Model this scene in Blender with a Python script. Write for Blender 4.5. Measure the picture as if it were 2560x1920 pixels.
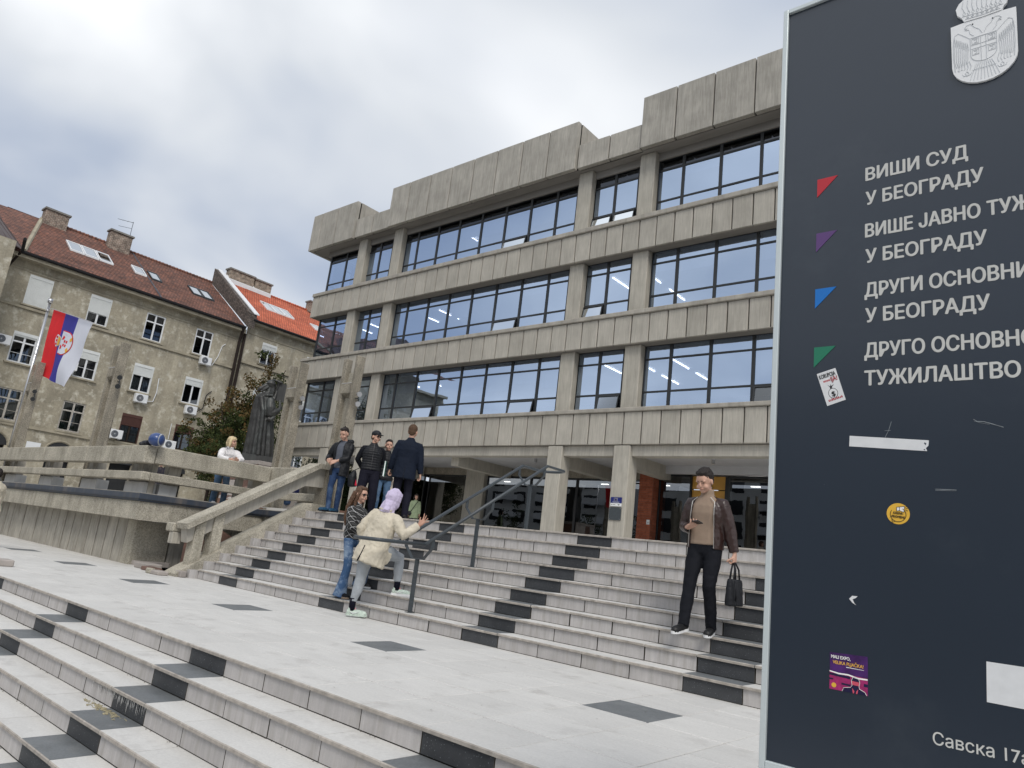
import bpy, bmesh, math, random
from mathutils import Vector, Matrix, Euler, noise as mnoise
R = math.radians
rnd = random.Random(7)
for o in list(bpy.data.objects): bpy.data.objects.remove(o)
SC = bpy.context.scene
COL = SC.collection

# ---------------------------------------------------------------- camera
cam_d = bpy.data.cameras.new('camera'); cam = bpy.data.objects.new('camera', cam_d); COL.objects.link(cam)
SC.camera = cam
YAW, PITCH, ROLL, FPX = 0.722478993, 0.232901129, 0.119270704, 1799.54646
cy, sy, cp, sp = math.cos(YAW), math.sin(YAW), math.cos(PITCH), math.sin(PITCH)
fw = Vector((-sy*cp, cy*cp, sp)); rt = Vector((cy, sy, 0)); up = rt.cross(fw)
cr, sr = math.cos(ROLL), math.sin(ROLL)
r2 = cr*rt + sr*up; u2 = -sr*rt + cr*up
cam.matrix_world = Matrix(((r2.x, u2.x, -fw.x, 0), (r2.y, u2.y, -fw.y, 0), (r2.z, u2.z, -fw.z, 0), (0, 0, 0, 1)))
cam_d.sensor_width = 36; cam_d.lens = FPX/2560*36; cam_d.clip_end = 2000; cam_d.clip_start = .05

# ---------------------------------------------------------------- world: overcast sky over a Nishita sky
SUN_EL, SUN_AZ = R(48), R(125)     # azimuth: direction the sun stands in, counted from +Y towards +X
W = bpy.data.worlds.new('World'); SC.world = W; W.use_nodes = True
nt = W.node_tree; nt.nodes.clear()
def N(t, ty, **kw):
    n = t.nodes.new(ty)
    for k, v in kw.items():
        if k in n.inputs: n.inputs[k].default_value = v
        else: setattr(n, k, v)
    return n
out = N(nt, 'ShaderNodeOutputWorld'); bg = N(nt, 'ShaderNodeBackground')
sky = N(nt, 'ShaderNodeTexSky'); sky.sky_type = 'NISHITA'; sky.sun_disc = False
sky.sun_elevation = SUN_EL; sky.sun_rotation = SUN_AZ
tc = N(nt, 'ShaderNodeTexCoord'); sep = N(nt, 'ShaderNodeSeparateXYZ')
nt.links.new(tc.outputs['Generated'], sep.inputs[0])
zc = N(nt, 'ShaderNodeMath', operation='MAXIMUM'); zc.inputs[1].default_value = 0.0; nt.links.new(sep.outputs['Z'], zc.inputs[0])
za = N(nt, 'ShaderNodeMath', operation='ADD'); za.inputs[1].default_value = 0.22; nt.links.new(zc.outputs[0], za.inputs[0])
dv = N(nt, 'ShaderNodeVectorMath', operation='SCALE')
inv = N(nt, 'ShaderNodeMath', operation='DIVIDE'); inv.inputs[0].default_value = 1.0; nt.links.new(za.outputs[0], inv.inputs[1])
nt.links.new(tc.outputs['Generated'], dv.inputs[0]); nt.links.new(inv.outputs[0], dv.inputs['Scale'])
mp = N(nt, 'ShaderNodeMapping'); mp.inputs['Scale'].default_value = (1, 1, 0.15); mp.inputs['Location'].default_value = (5.3, 2.9, 0)
mp.inputs['Rotation'].default_value = (0, 0, R(25))
nt.links.new(dv.outputs[0], mp.inputs[0])
n1 = N(nt, 'ShaderNodeTexNoise'); n1.inputs['Scale'].default_value = 1.1; n1.inputs['Detail'].default_value = 4.5; n1.inputs['Roughness'].default_value = .46; n1.inputs['Distortion'].default_value = .35
n2 = N(nt, 'ShaderNodeTexNoise'); n2.inputs['Scale'].default_value = .62; n2.inputs['Detail'].default_value = 3; n2.inputs['Roughness'].default_value = .5
nt.links.new(mp.outputs[0], n1.inputs['Vector']); 
mp2 = N(nt, 'ShaderNodeMapping'); mp2.inputs['Location'].default_value = (11.3, 4.0, 2.0); nt.links.new(dv.outputs[0], mp2.inputs[0]); nt.links.new(mp2.outputs[0], n2.inputs['Vector'])
rp = N(nt, 'ShaderNodeValToRGB'); rp.color_ramp.elements[0].position = .37; rp.color_ramp.elements[0].color = (.43, .49, .60, 1)
rp.color_ramp.elements[1].position = .63; rp.color_ramp.elements[1].color = (.92, .94, .965, 1)
e = rp.color_ramp.elements.new(.5); e.color = (.67, .705, .755, 1)
nt.links.new(n1.outputs[0], rp.inputs[0])
gap = N(nt, 'ShaderNodeValToRGB'); gap.color_ramp.elements[0].position = .30; gap.color_ramp.elements[0].color = (1, 1, 1, 1)
gap.color_ramp.elements[1].position = .47; gap.color_ramp.elements[1].color = (0, 0, 0, 1)
nt.links.new(n2.outputs[0], gap.inputs[0])
skm = N(nt, 'ShaderNodeVectorMath', operation='SCALE'); skm.inputs['Scale'].default_value = 0.10; nt.links.new(sky.outputs[0], skm.inputs[0])
thin = N(nt, 'ShaderNodeMixRGB', blend_type='MIX'); thin.inputs[0].default_value = .5; thin.inputs[2].default_value = (.42, .50, .68, 1)
nt.links.new(skm.outputs[0], thin.inputs[1])
mx = N(nt, 'ShaderNodeMixRGB', blend_type='MIX'); gm = N(nt, 'ShaderNodeMath', operation='MULTIPLY'); gm.inputs[1].default_value = .85
nt.links.new(gap.outputs[0], gm.inputs[0]); nt.links.new(gm.outputs[0], mx.inputs[0]); nt.links.new(rp.outputs[0], mx.inputs[1]); nt.links.new(thin.outputs[0], mx.inputs[2])
nt.links.new(mx.outputs[0], bg.inputs[0]); bg.inputs[1].default_value = .90
nt.links.new(bg.outputs[0], out.inputs[0])
# sun behind thin cloud
sd = bpy.data.lights.new('sun', 'SUN'); sun = bpy.data.objects.new('sun', sd); COL.objects.link(sun)
sd.energy = 1.5; sd.angle = R(22); sd.color = (1, .955, .88)
sdir = Vector((math.sin(SUN_AZ)*math.cos(SUN_EL), math.cos(SUN_AZ)*math.cos(SUN_EL), math.sin(SUN_EL)))
sun.rotation_euler = (-sdir).to_track_quat('-Z', 'Y').to_euler()
vs = SC.view_settings; vs.view_transform = 'Standard'; vs.look = 'None'; vs.exposure = 0.30; vs.gamma = 1; vs.use_curve_mapping = False
SC.cycles.max_bounces = 6; SC.cycles.diffuse_bounces = 3; SC.cycles.transparent_max_bounces = 12; SC.cycles.caustics_reflective = False; SC.cycles.caustics_refractive = False

# ---------------------------------------------------------------- materials
MATS = {}
def mat(name, col, rough=.8, spec=.3, metal=0., var=.12, vscale=3., streak=0., grain=0., gscale=120., bump=0., bscale=60., speck=None, dirt=None, rndv=0., emit=None, coat=0., sheen=0., stretch=(1, 1, 1), blotch=None):
    """procedural principled material in object-independent world coordinates"""
    if name in MATS: return MATS[name]
    m = bpy.data.materials.new(name); m.use_nodes = True; MATS[name] = m
    t = m.node_tree; b = t.nodes['Principled BSDF']; L = t.links.new
    b.inputs['Roughness'].default_value = rough; b.inputs['Metallic'].default_value = metal
    b.inputs['Specular IOR Level'].default_value = spec
    if coat: b.inputs['Coat Weight'].default_value = coat
    if sheen: b.inputs['Sheen Weight'].default_value = sheen
    geo = N(t, 'ShaderNodeNewGeometry'); pos = geo.outputs['Position']
    col4 = (*col, 1)
    rgb = N(t, 'ShaderNodeRGB'); rgb.outputs[0].default_value = col4; cur = rgb.outputs[0]
    def mul(cur, fac, lo, hi):
        mr = N(t, 'ShaderNodeMapRange'); mr.inputs['To Min'].default_value = lo; mr.inputs['To Max'].default_value = hi
        mr.inputs['From Min'].default_value = .3; mr.inputs['From Max'].default_value = .7
        L(fac, mr.inputs[0])
        v = N(t, 'ShaderNodeVectorMath', operation='SCALE'); L(cur, v.inputs[0]); L(mr.outputs[0], v.inputs['Scale']); return v.outputs[0]
    def mapped(sx, sy_, sz):
        mm = N(t, 'ShaderNodeMapping'); mm.inputs['Scale'].default_value = (sx, sy_, sz); L(pos, mm.inputs[0]); return mm.outputs[0]
    def noi(vec, sc, det=3, ro=.55):
        n = N(t, 'ShaderNodeTexNoise'); n.inputs['Scale'].default_value = sc; n.inputs['Detail'].default_value = det; n.inputs['Roughness'].default_value = ro
        L(vec, n.inputs['Vector']); return n
    if var: cur = mul(cur, noi(mapped(*stretch), vscale, 4).outputs[0], 1-var, 1+var)
    if streak: cur = mul(cur, noi(mapped(1, 1, .07), 22, 4, .7).outputs[0], 1-streak, 1+streak)
    if grain: cur = mul(cur, noi(pos, gscale, 2, .8).outputs[0], 1-grain, 1+grain)
    if rndv:
        oi = N(t, 'ShaderNodeObjectInfo'); cur = mul(cur, oi.outputs['Random'], 1-rndv*.4, 1+rndv*.4)
    if blotch:   # (colour, scale, threshold, softness)
        bc, bs, bt, bsoft = blotch
        nn = noi(pos, bs, 6, .68); rr = N(t, 'ShaderNodeMapRange'); rr.inputs['From Min'].default_value = bt; rr.inputs['From Max'].default_value = bt+bsoft
        L(nn.outputs[0], rr.inputs[0]); x = N(t, 'ShaderNodeMixRGB'); x.inputs[2].default_value = (*bc, 1); L(rr.outputs[0], x.inputs[0]); L(cur, x.inputs[1]); cur = x.outputs[0]
    if speck:    # (colour, scale, amount)
        sc_, ss, sa = speck
        vo = N(t, 'ShaderNodeTexVoronoi'); vo.inputs['Scale'].default_value = ss; L(pos, vo.inputs['Vector'])
        lt = N(t, 'ShaderNodeMath', operation='LESS_THAN'); lt.inputs[1].default_value = sa
        L(vo.outputs['Distance'], lt.inputs[0])
        x = N(t, 'ShaderNodeMixRGB'); x.inputs[2].default_value = (*sc_, 1)
        f2 = N(t, 'ShaderNodeMath', operation='MULTIPLY'); L(lt.outputs[0], f2.inputs[0])
        sx = N(t, 'ShaderNodeSeparateXYZ'); L(vo.outputs['Color'], sx.inputs[0]); L(sx.outputs[0], f2.inputs[1])
        L(f2.outputs[0], x.inputs[0]); L(cur, x.inputs[1]); cur = x.outputs[0]
    if dirt:     # (colour, scale, strength) vertical run marks
        dc, ds, dk = dirt
        n = noi(mapped(1, 1, .12), ds, 5, .65); rr = N(t, 'ShaderNodeMapRange'); rr.inputs['From Min'].default_value = .5; rr.inputs['From Max'].default_value = .72; rr.inputs['To Max'].default_value = dk
        L(n.outputs[0], rr.inputs[0]); x = N(t, 'ShaderNodeMixRGB'); x.inputs[2].default_value = (*dc, 1); L(rr.outputs[0], x.inputs[0]); L(cur, x.inputs[1]); cur = x.outputs[0]
    L(cur, b.inputs['Base Color'])
    if bump:
        bn = noi(pos, bscale, 4, .7); bp = N(t, 'ShaderNodeBump'); bp.inputs['Strength'].default_value = bump; bp.inputs['Distance'].default_value = .01
        L(bn.outputs[0], bp.inputs['Height']); L(bp.outputs[0], b.inputs['Normal'])
    if emit:
        b.inputs['Emission Color'].default_value = (*emit[0], 1); b.inputs['Emission Strength'].default_value = emit[1]
    return m
def M(n): return MATS[n]
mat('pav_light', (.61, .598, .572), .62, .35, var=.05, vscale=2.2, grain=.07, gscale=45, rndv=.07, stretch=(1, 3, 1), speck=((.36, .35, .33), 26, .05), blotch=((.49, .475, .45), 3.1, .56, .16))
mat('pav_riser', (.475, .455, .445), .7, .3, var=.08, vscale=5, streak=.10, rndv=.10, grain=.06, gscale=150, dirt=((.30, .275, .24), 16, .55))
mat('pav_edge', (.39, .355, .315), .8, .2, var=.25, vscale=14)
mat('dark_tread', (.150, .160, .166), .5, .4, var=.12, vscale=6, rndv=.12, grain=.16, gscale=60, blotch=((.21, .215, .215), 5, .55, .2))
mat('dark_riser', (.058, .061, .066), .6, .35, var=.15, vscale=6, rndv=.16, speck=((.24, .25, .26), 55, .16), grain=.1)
mat('joint', (.07, .065, .055), .95, .1, var=.3, vscale=10)
mat('lime', (.72, .71, .68), .9, .1, var=.2, vscale=20)
mat('concrete', (.425, .40, .35), .9, .15, var=.10, vscale=1.3, streak=.15, rndv=.12, dirt=((.25, .235, .20), 3.6, .42), bump=.25, bscale=40, grain=.06)
mat('concrete_cap', (.39, .365, .32), .9, .15, var=.16, vscale=2.2, streak=.05, dirt=((.2, .19, .16), 7, .5), bump=.3, bscale=40)
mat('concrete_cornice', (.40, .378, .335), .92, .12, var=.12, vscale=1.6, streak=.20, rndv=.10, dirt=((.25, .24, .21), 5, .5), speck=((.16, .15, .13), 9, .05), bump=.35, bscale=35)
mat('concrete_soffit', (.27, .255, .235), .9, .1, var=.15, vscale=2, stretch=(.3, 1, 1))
mat('concrete_pier', (.44, .415, .36), .9, .12, var=.08, vscale=2, streak=.14, dirt=((.27, .25, .22), 6, .4), bump=.25)
mat('concrete_rough', (.41, .38, .315), .95, .1, var=.22, vscale=2.2, grain=.42, gscale=42, speck=((.52, .48, .39), 40, .34), dirt=((.20, .185, .15), 4, .65), bump=.9, bscale=70)
mat('concrete_dark', (.29, .262, .212), .95, .1, var=.25, vscale=2.5, grain=.45, gscale=42, speck=((.43, .40, .34), 45, .28), dirt=((.15, .14, .12), 3, .6), bump=.9, bscale=70)
mat('concrete_board', (.40, .375, .325), .93, .1, var=.16, vscale=3, streak=.24, rndv=.08, dirt=((.22, .20, .165), 3.2, .45), bump=.3)
mat('slot_dark', (.035, .033, .03), 1, 0, var=0)
mat('rail_light', (.52, .52, .51), .7, .3, var=.08, dirt=((.34, .32, .29), 8, .3))
mat('slate_metal', (.044, .056, .078), .45, .5, var=.12, vscale=3, dirt=((.22, .18, .14), 2.6, .5))
mat('frame_metal', (.022, .024, .026), .42, .5, var=0)
mat('dark_steel', (.052, .062, .070), .42, .5, var=.1, vscale=20)
mat('brick_red', (.32, .10, .055), .85, .2, var=.2, vscale=9, rndv=.3)
mat('mortar', (.20, .12, .09), .95, .1)
mat('yellow_panel', (.56, .30, .065), .5, .4, var=.08)
mat('white_paint', (.74, .75, .75), .5, .4, var=.04, rndv=.03)
mat('portico_ceiling', (.50, .50, .51), .8, .2, var=.04)
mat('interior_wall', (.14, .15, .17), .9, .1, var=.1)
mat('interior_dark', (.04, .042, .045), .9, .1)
mat('led', (1, 1, 1), emit=((1, .98, .93), 6.0))
mat('blind', (.82, .85, .88), .9, .1, var=.04)
mat('stucco', (.37, .335, .26), .95, .1, var=.26, vscale=.6, streak=.05, grain=.14, gscale=7, dirt=((.18, .165, .135), 1.1, .55), blotch=((.60, .57, .48), 2.3, .52, .16), bump=.4, bscale=8)
mat('stucco_trim', (.36, .325, .25), .95, .1, var=.2, vscale=1.2, dirt=((.2, .18, .15), 2, .6))
mat('gutter', (.018, .018, .02), .7, .2, var=.2)
mat('pipe_brown', (.032, .025, .022), .85, .08, var=.2)
mat('pvc_white', (.76, .78, .80), .4, .4, var=.03)
mat('shutter', (.70, .72, .71), .55, .3, var=.04)
mat('shutter_brown', (.085, .04, .033), .6, .3, var=.08)
mat('old_frame', (.42, .40, .36), .8, .2, var=.35, vscale=14)
mat('curtain', (.40, .42, .45), .95, .1, streak=.25)
mat('curtain_green', (.16, .24, .21), .95, .1, streak=.2)
mat('chimney_cap', (.23, .22, .2), .95, .1, var=.2)
mat('flashing', (.72, .73, .74), .4, .4, var=.05)
mat('bronze', (.048, .048, .046), .48, .6, metal=.45, var=.3, vscale=2.2, streak=.25, dirt=((.10, .115, .11), 2.6, .45), bump=.2, bscale=12)
mat('granite_brown', (.155, .092, .073), .6, .3, var=.2, vscale=5, grain=.2, rndv=.25)
mat('granite_pink', (.36, .325, .30), .7, .3, var=.14, vscale=4, grain=.1, rndv=.2)
mat('bark', (.055, .042, .032), .95, .1, var=.3, vscale=9)
mat('steel', (.60, .60, .61), .28, .6, metal=.9, var=.05)
mat('sign_panel', (.0165, .025, .038), .36, .55, var=.05, vscale=1.5, blotch=((.032, .041, .053), 1.6, .58, .2), speck=((.16, .17, .18), 3.2, .012))
_sp = M('sign_panel').node_tree.nodes['Principled BSDF']; _sp.inputs['Coat Weight'].default_value = .45; _sp.inputs['Coat Tint'].default_value = (.8, .88, 1, 1); _sp.inputs['Coat Roughness'].default_value = .18
mat('sign_frame', (.62, .68, .69), .38, .5, metal=.25, var=.03)
mat('sign_text', (.60, .60, .575), .5, .4, var=.03)
mat('crest_white', (.86, .87, .88), .5, .4, var=.02)
mat('crest_line', (.60, .62, .64), .6, .3)
mat('asphalt', (.05, .05, .052), .9, .2, var=.2)
mat('foliage_far', (.045, .06, .025), .9, .1, var=.4, vscale=2)
mat('facade_white', (.66, .655, .63), .85, .2, var=.1, vscale=.6)

def glass(name, tint, glossw, ior=1.5, rough=.0, trans=(.5, .55, .6)):
    m = bpy.data.materials.new(name); m.use_nodes = True; MATS[name] = m; t = m.node_tree; t.nodes.clear(); L = t.links.new
    o = N(t, 'ShaderNodeOutputMaterial'); g = N(t, 'ShaderNodeBsdfGlossy'); g.inputs['Color'].default_value = (*tint, 1); g.inputs['Roughness'].default_value = rough
    tr = N(t, 'ShaderNodeBsdfTransparent'); tr.inputs['Color'].default_value = (*trans, 1)
    fr = N(t, 'ShaderNodeFresnel'); fr.inputs[0].default_value = ior
    mr = N(t, 'ShaderNodeMapRange'); mr.inputs['To Min'].default_value = glossw; mr.inputs['To Max'].default_value = 1.0; L(fr.outputs[0], mr.inputs[0])
    mxs = N(t, 'ShaderNodeMixShader'); L(mr.outputs[0], mxs.inputs[0]); L(tr.outputs[0], mxs.inputs[1]); L(g.outputs[0], mxs.inputs[2]); L(mxs.outputs[0], o.inputs[0])
    # a faint waviness so reflections are not perfect
    geo = N(t, 'ShaderNodeNewGeometry'); nn = N(t, 'ShaderNodeTexNoise'); nn.inputs['Scale'].default_value = 1.3; L(geo.outputs['Position'], nn.inputs['Vector'])
    bp = N(t, 'ShaderNodeBump'); bp.inputs['Strength'].default_value = .06; bp.inputs['Distance'].default_value = .02; L(nn.outputs[0], bp.inputs['Height']); L(bp.outputs[0], g.inputs['Normal'])
    return m
glass('glass_blue', (.63, .77, 1.0), .62, trans=(.55, .62, .76))
glass('glass_soffit_reflection', (.35, .38, .44), .16, trans=(.10, .11, .12))  # dark tint stands in for the soffit mirrored in the upper panes
glass('glass_lobby', (.62, .64, .66), .16, trans=(.30, .31, .32))
glass('glass_plain', (.8, .85, .9), .12, trans=(.35, .37, .4))
glass('glass_sky', (.9, .93, .95), .75, trans=(.3, .3, .3))

def tile_roof(name, c1, c2, sy_=.1976, sx=.19):
    m = bpy.data.materials.new(name); m.use_nodes = True; MATS[name] = m; t = m.node_tree; b = t.nodes['Principled BSDF']; L = t.links.new
    b.inputs['Roughness'].default_value = .85
    geo = N(t, 'ShaderNodeNewGeometry'); s = N(t, 'ShaderNodeSeparateXYZ'); L(geo.outputs['Position'], s.inputs[0])
    cb = N(t, 'ShaderNodeCombineXYZ'); L(s.outputs['Y'], cb.inputs[0]); L(s.outputs['X'], cb.inputs[1])
    br = N(t, 'ShaderNodeTexBrick'); br.inputs['Scale'].default_value = 1; br.inputs['Brick Width'].default_value = sx; br.inputs['Row Height'].default_value = sy_
    br.inputs['Color1'].default_value = (*c1, 1); br.inputs['Color2'].default_value = (*c2, 1); br.inputs['Mortar'].default_value = (c1[0]*.3, c1[1]*.3, c1[2]*.3, 1)  # dark row lines paint the shadow under the tile lips
    br.inputs['Mortar Size'].default_value = .026; br.inputs['Mortar Smooth'].default_value = .6; L(cb.outputs[0], br.inputs['Vector'])
    n = N(t, 'ShaderNodeTexNoise'); n.inputs['Scale'].default_value = .7; n.inputs['Detail'].default_value = 7; n.inputs['Roughness'].default_value = .75; L(geo.outputs['Position'], n.inputs['Vector'])
    mr = N(t, 'ShaderNodeMapRange'); mr.inputs['From Min'].default_value = .3; mr.inputs['From Max'].default_value = .7; mr.inputs['To Min'].default_value = .62; mr.inputs['To Max'].default_value = 1.35; L(n.outputs[0], mr.inputs[0])
    v = N(t, 'ShaderNodeVectorMath', operation='SCALE'); L(br.outputs[0], v.inputs[0]); L(mr.outputs[0], v.inputs['Scale']); L(v.outputs[0], b.inputs['Base Color'])
    return m
tile_roof('roof_old', (.26, .115, .078), (.12, .066, .054))
tile_roof('roof_new', (.60, .165, .085), (.47, .12, .065), sy_=.21)
def brick_mat(name, c1, c2, mo, w=.25, h=.085, ax=('Y', 'Z')):
    m = bpy.data.materials.new(name); m.use_nodes = True; MATS[name] = m; t = m.node_tree; b = t.nodes['Principled BSDF']; L = t.links.new
    b.inputs['Roughness'].default_value = .9
    geo = N(t, 'ShaderNodeNewGeometry'); s = N(t, 'ShaderNodeSeparateXYZ'); L(geo.outputs['Position'], s.inputs[0])
    ad = N(t, 'ShaderNodeMath', operation='ADD'); L(s.outputs['X'], ad.inputs[0]); L(s.outputs['Y'], ad.inputs[1])
    cb = N(t, 'ShaderNodeCombineXYZ'); L(ad.outputs[0], cb.inputs[0]); L(s.outputs['Z'], cb.inputs[1])
    br = N(t, 'ShaderNodeTexBrick'); br.inputs['Scale'].default_value = 1; br.inputs['Brick Width'].default_value = w; br.inputs['Row Height'].default_value = h
    br.inputs['Color1'].default_value = (*c1, 1); br.inputs['Color2'].default_value = (*c2, 1); br.inputs['Mortar'].default_value = (*mo, 1); br.inputs['Mortar Size'].default_value = .022
    L(cb.outputs[0], br.inputs['Vector'])
    n = N(t, 'ShaderNodeTexNoise'); n.inputs['Scale'].default_value = 4; n.inputs['Detail'].default_value = 6; L(geo.outputs['Position'], n.inputs['Vector'])
    mr = N(t, 'ShaderNodeMapRange'); mr.inputs['From Min'].default_value = .3; mr.inputs['From Max'].default_value = .7; mr.inputs['To Min'].default_value = .5; mr.inputs['To Max'].default_value = 1.5; L(n.outputs[0], mr.inputs[0])
    v = N(t, 'ShaderNodeVectorMath', operation='SCALE'); L(br.outputs[0], v.inputs[0]); L(mr.outputs[0], v.inputs['Scale']); L(v.outputs[0], b.inputs['Base Color'])
brick_mat('brick_chimney', (.20, .115, .085), (.13, .085, .065), (.33, .29, .24))
brick_mat('brick_chimney_pale', (.33, .25, .18), (.16, .11, .085), (.30, .27, .22))
brick_mat('stone_gable', (.10, .085, .075), (.16, .13, .11), (.06, .05, .045), .3, .12)

# ---------------------------------------------------------------- mesh helpers (all coordinates are world coordinates)
ORG = {}
def root_org(o):
    while o.parent: o = o.parent
    return ORG.get(o.name, Vector((0, 0, 0)))
class MB:
    def __init__(s): s.v = []; s.f = []; s.m = []
    def quad(s, a, b, c, d, mi=0):
        i = len(s.v); s.v += [tuple(a), tuple(b), tuple(c), tuple(d)]; s.f.append((i, i+1, i+2, i+3)); s.m.append(mi)
    def poly(s, pts, mi=0):
        i = len(s.v); s.v += [tuple(p) for p in pts]; s.f.append(tuple(range(i, i+len(pts)))); s.m.append(mi)
    def box(s, x0, x1, y0, y1, z0, z1, mi=0, top=None, front=None):
        i = len(s.v); s.v += [(x, y, z) for z in (z0, z1) for y in (y0, y1) for x in (x0, x1)]
        for f, k in (((0, 2, 3, 1), mi), ((4, 5, 7, 6), mi if top is None else top), ((0, 1, 5, 4), mi if front is None else front), ((2, 6, 7, 3), mi), ((0, 4, 6, 2), mi), ((1, 3, 7, 5), mi)):
            s.f.append(tuple(i+q for q in f)); s.m.append(k)
        return s
    def bbox(s, x0, x1, y0, y1, z0, z1, b=.015, mi=0):
        """box with chamfered vertical and horizontal edges"""
        bm = bmesh.new(); bmesh.ops.create_cube(bm, size=1)
        for v in bm.verts: v.co = Vector(((x0+x1)/2+v.co.x*(x1-x0), (y0+y1)/2+v.co.y*(y1-y0), (z0+z1)/2+v.co.z*(z1-z0)))
        bmesh.ops.bevel(bm, geom=bm.edges[:], offset=b, segments=1, affect='EDGES')
        i = len(s.v); bm.verts.ensure_lookup_table(); s.v += [tuple(v.co) for v in bm.verts]
        for f in bm.faces: s.f.append(tuple(i+v.index for v in f.verts)); s.m.append(mi)
        bm.free(); return s
    def prism(s, poly, axis, a0, a1, mi=0):
        """poly: list of 2D points (the two other axes in order), extruded along axis 0/1/2"""
        def P(p, a):
            q = list(p); q.insert(axis, a); return tuple(q)
        i = len(s.v); n = len(poly); s.v += [P(p, a0) for p in poly]+[P(p, a1) for p in poly]
        s.f.append(tuple(i+k for k in range(n))); s.m.append(mi); s.f.append(tuple(i+n+k for k in reversed(range(n)))); s.m.append(mi)
        for k in range(n):
            s.f.append((i+k, i+(k+1) % n, i+n+(k+1) % n, i+n+k)); s.m.append(mi)
        return s
    def tube(s, pts, rad, seg=8, mi=0, cap=True, sq=None):
        """pts: points, rad: number or list; sq: optional list of (a,b) half widths -> elliptical"""
        pts = [Vector(p) for p in pts]; n = len(pts)
        rads = rad if isinstance(rad, (list, tuple)) else [rad]*n
        i0 = len(s.v); prev = None
        for k, p in enumerate(pts):
            d = (pts[min(k+1, n-1)]-pts[max(k-1, 0)])
            if d.length < 1e-9: d = Vector((0, 0, 1))
            d.normalize()
            if prev is None:
                h = Vector((0, 0, 1)) if abs(d.z) < .9 else Vector((1, 0, 0))
                a = d.cross(h).normalized()
            else:
                a = (prev-d*prev.dot(d)).normalized()
            b = d.cross(a); prev = a
            rr = rads[k]; ra, rb = rr if isinstance(rr, tuple) else (rr, rr)
            for q in range(seg):
                t = 2*math.pi*q/seg; s.v.append(tuple(p+a*math.cos(t)*ra+b*math.sin(t)*rb))
        for k in range(n-1):
            for q in range(seg):
                q2 = (q+1) % seg; s.f.append((i0+k*seg+q, i0+k*seg+q2, i0+(k+1)*seg+q2, i0+(k+1)*seg+q)); s.m.append(mi)
        if cap:
            s.f.append(tuple(i0+q for q in reversed(range(seg)))); s.m.append(mi)
            s.f.append(tuple(i0+(n-1)*seg+q for q in range(seg))); s.m.append(mi)
        return s
    def ball(s, c, r, seg=12, rings=8, mi=0, rot=None):
        rx, ry, rz = r if isinstance(r, tuple) else (r, r, r); c = Vector(c); i0 = len(s.v)
        for k in range(1, rings):
            ph = math.pi*k/rings
            for q in range(seg):
                t = 2*math.pi*q/seg; v = Vector((math.cos(t)*math.sin(ph)*rx, math.sin(t)*math.sin(ph)*ry, math.cos(ph)*rz))
                if rot is not None: v = rot @ v
                s.v.append(tuple(c+v))
        tp = Vector((0, 0, rz)); 
        if rot is not None: tp = rot @ tp
        s.v.append(tuple(c+tp)); s.v.append(tuple(c-tp)); T = len(s.v)-2; B = T+1
        for q in range(seg):
            q2 = (q+1) % seg
            s.f.append((T, i0+q, i0+q2)); s.m.append(mi)
            for k in range(rings-2): s.f.append((i0+k*seg+q, i0+(k+1)*seg+q, i0+(k+1)*seg+q2, i0+k*seg+q2)); s.m.append(mi)
            s.f.append((i0+(rings-2)*seg+q, B, i0+(rings-2)*seg+q2)); s.m.append(mi)
        return s
    def mesh(s, name, mats, org=Vector((0, 0, 0)), smooth=False):
        me = bpy.data.meshes.new(name); me.from_pydata([(v[0]-org[0], v[1]-org[1], v[2]-org[2]) for v in s.v], [], s.f)
        for m in mats: me.materials.append(M(m) if isinstance(m, str) else m)
        me.polygons.foreach_set('material_index', s.m)
        if smooth: me.polygons.foreach_set('use_smooth', [True]*len(me.polygons))
        me.update(); return me
    def build(s, name, mats, parent=None, smooth=False, label=None, kind=None, fix=True):
        if not isinstance(mats, (list, tuple)): mats = [mats]
        org = root_org(parent) if parent else Vector((0, 0, 0))
        me = s.mesh(name, mats, org, smooth)
        if fix:
            bm = bmesh.new(); bm.from_mesh(me); bmesh.ops.recalc_face_normals(bm, faces=bm.faces); bm.to_mesh(me); bm.free()
        o = bpy.data.objects.new(name, me); COL.objects.link(o)
        if parent: o.parent = parent
        if label: o['label'] = label
        if kind: o['kind'] = kind
        return o
def tag(o, label=None, cat=None, group=None, kind=None):
    if label: o['label'] = label
    if cat: o['category'] = cat
    if group: o['group'] = group
    if kind: o['kind'] = kind
    return o
def thing(name, label, cat, loc, group=None):
    o = bpy.data.objects.new(name, None); COL.objects.link(o); o.location = loc; o.empty_display_size = .2
    ORG[o.name] = Vector(loc); return tag(o, label, cat, group)
def solo(name, mb, mats, label, cat, group=None, smooth=False):
    """a thing that is one mesh, its origin at the middle of its base"""
    xs = [v[0] for v in mb.v]; ys = [v[1] for v in mb.v]; zs = [v[2] for v in mb.v]
    org = Vector(((min(xs)+max(xs))/2, (min(ys)+max(ys))/2, min(zs)))
    o = mb.build(name, mats, None, smooth)
    o.data.transform(Matrix.Translation(-org)); o.location = org; ORG[o.name] = org
    return tag(o, label, cat, group)
def piece(name, me, parent, loc, rot=None, scale=None):
    """one more copy of a shared mesh (mesh centred on its own origin) as a part"""
    o = bpy.data.objects.new(name, me); COL.objects.link(o); o.parent = parent; o.location = Vector(loc)-root_org(parent)
    if rot: o.rotation_euler = rot
    if scale: o.scale = scale
    return o
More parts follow.
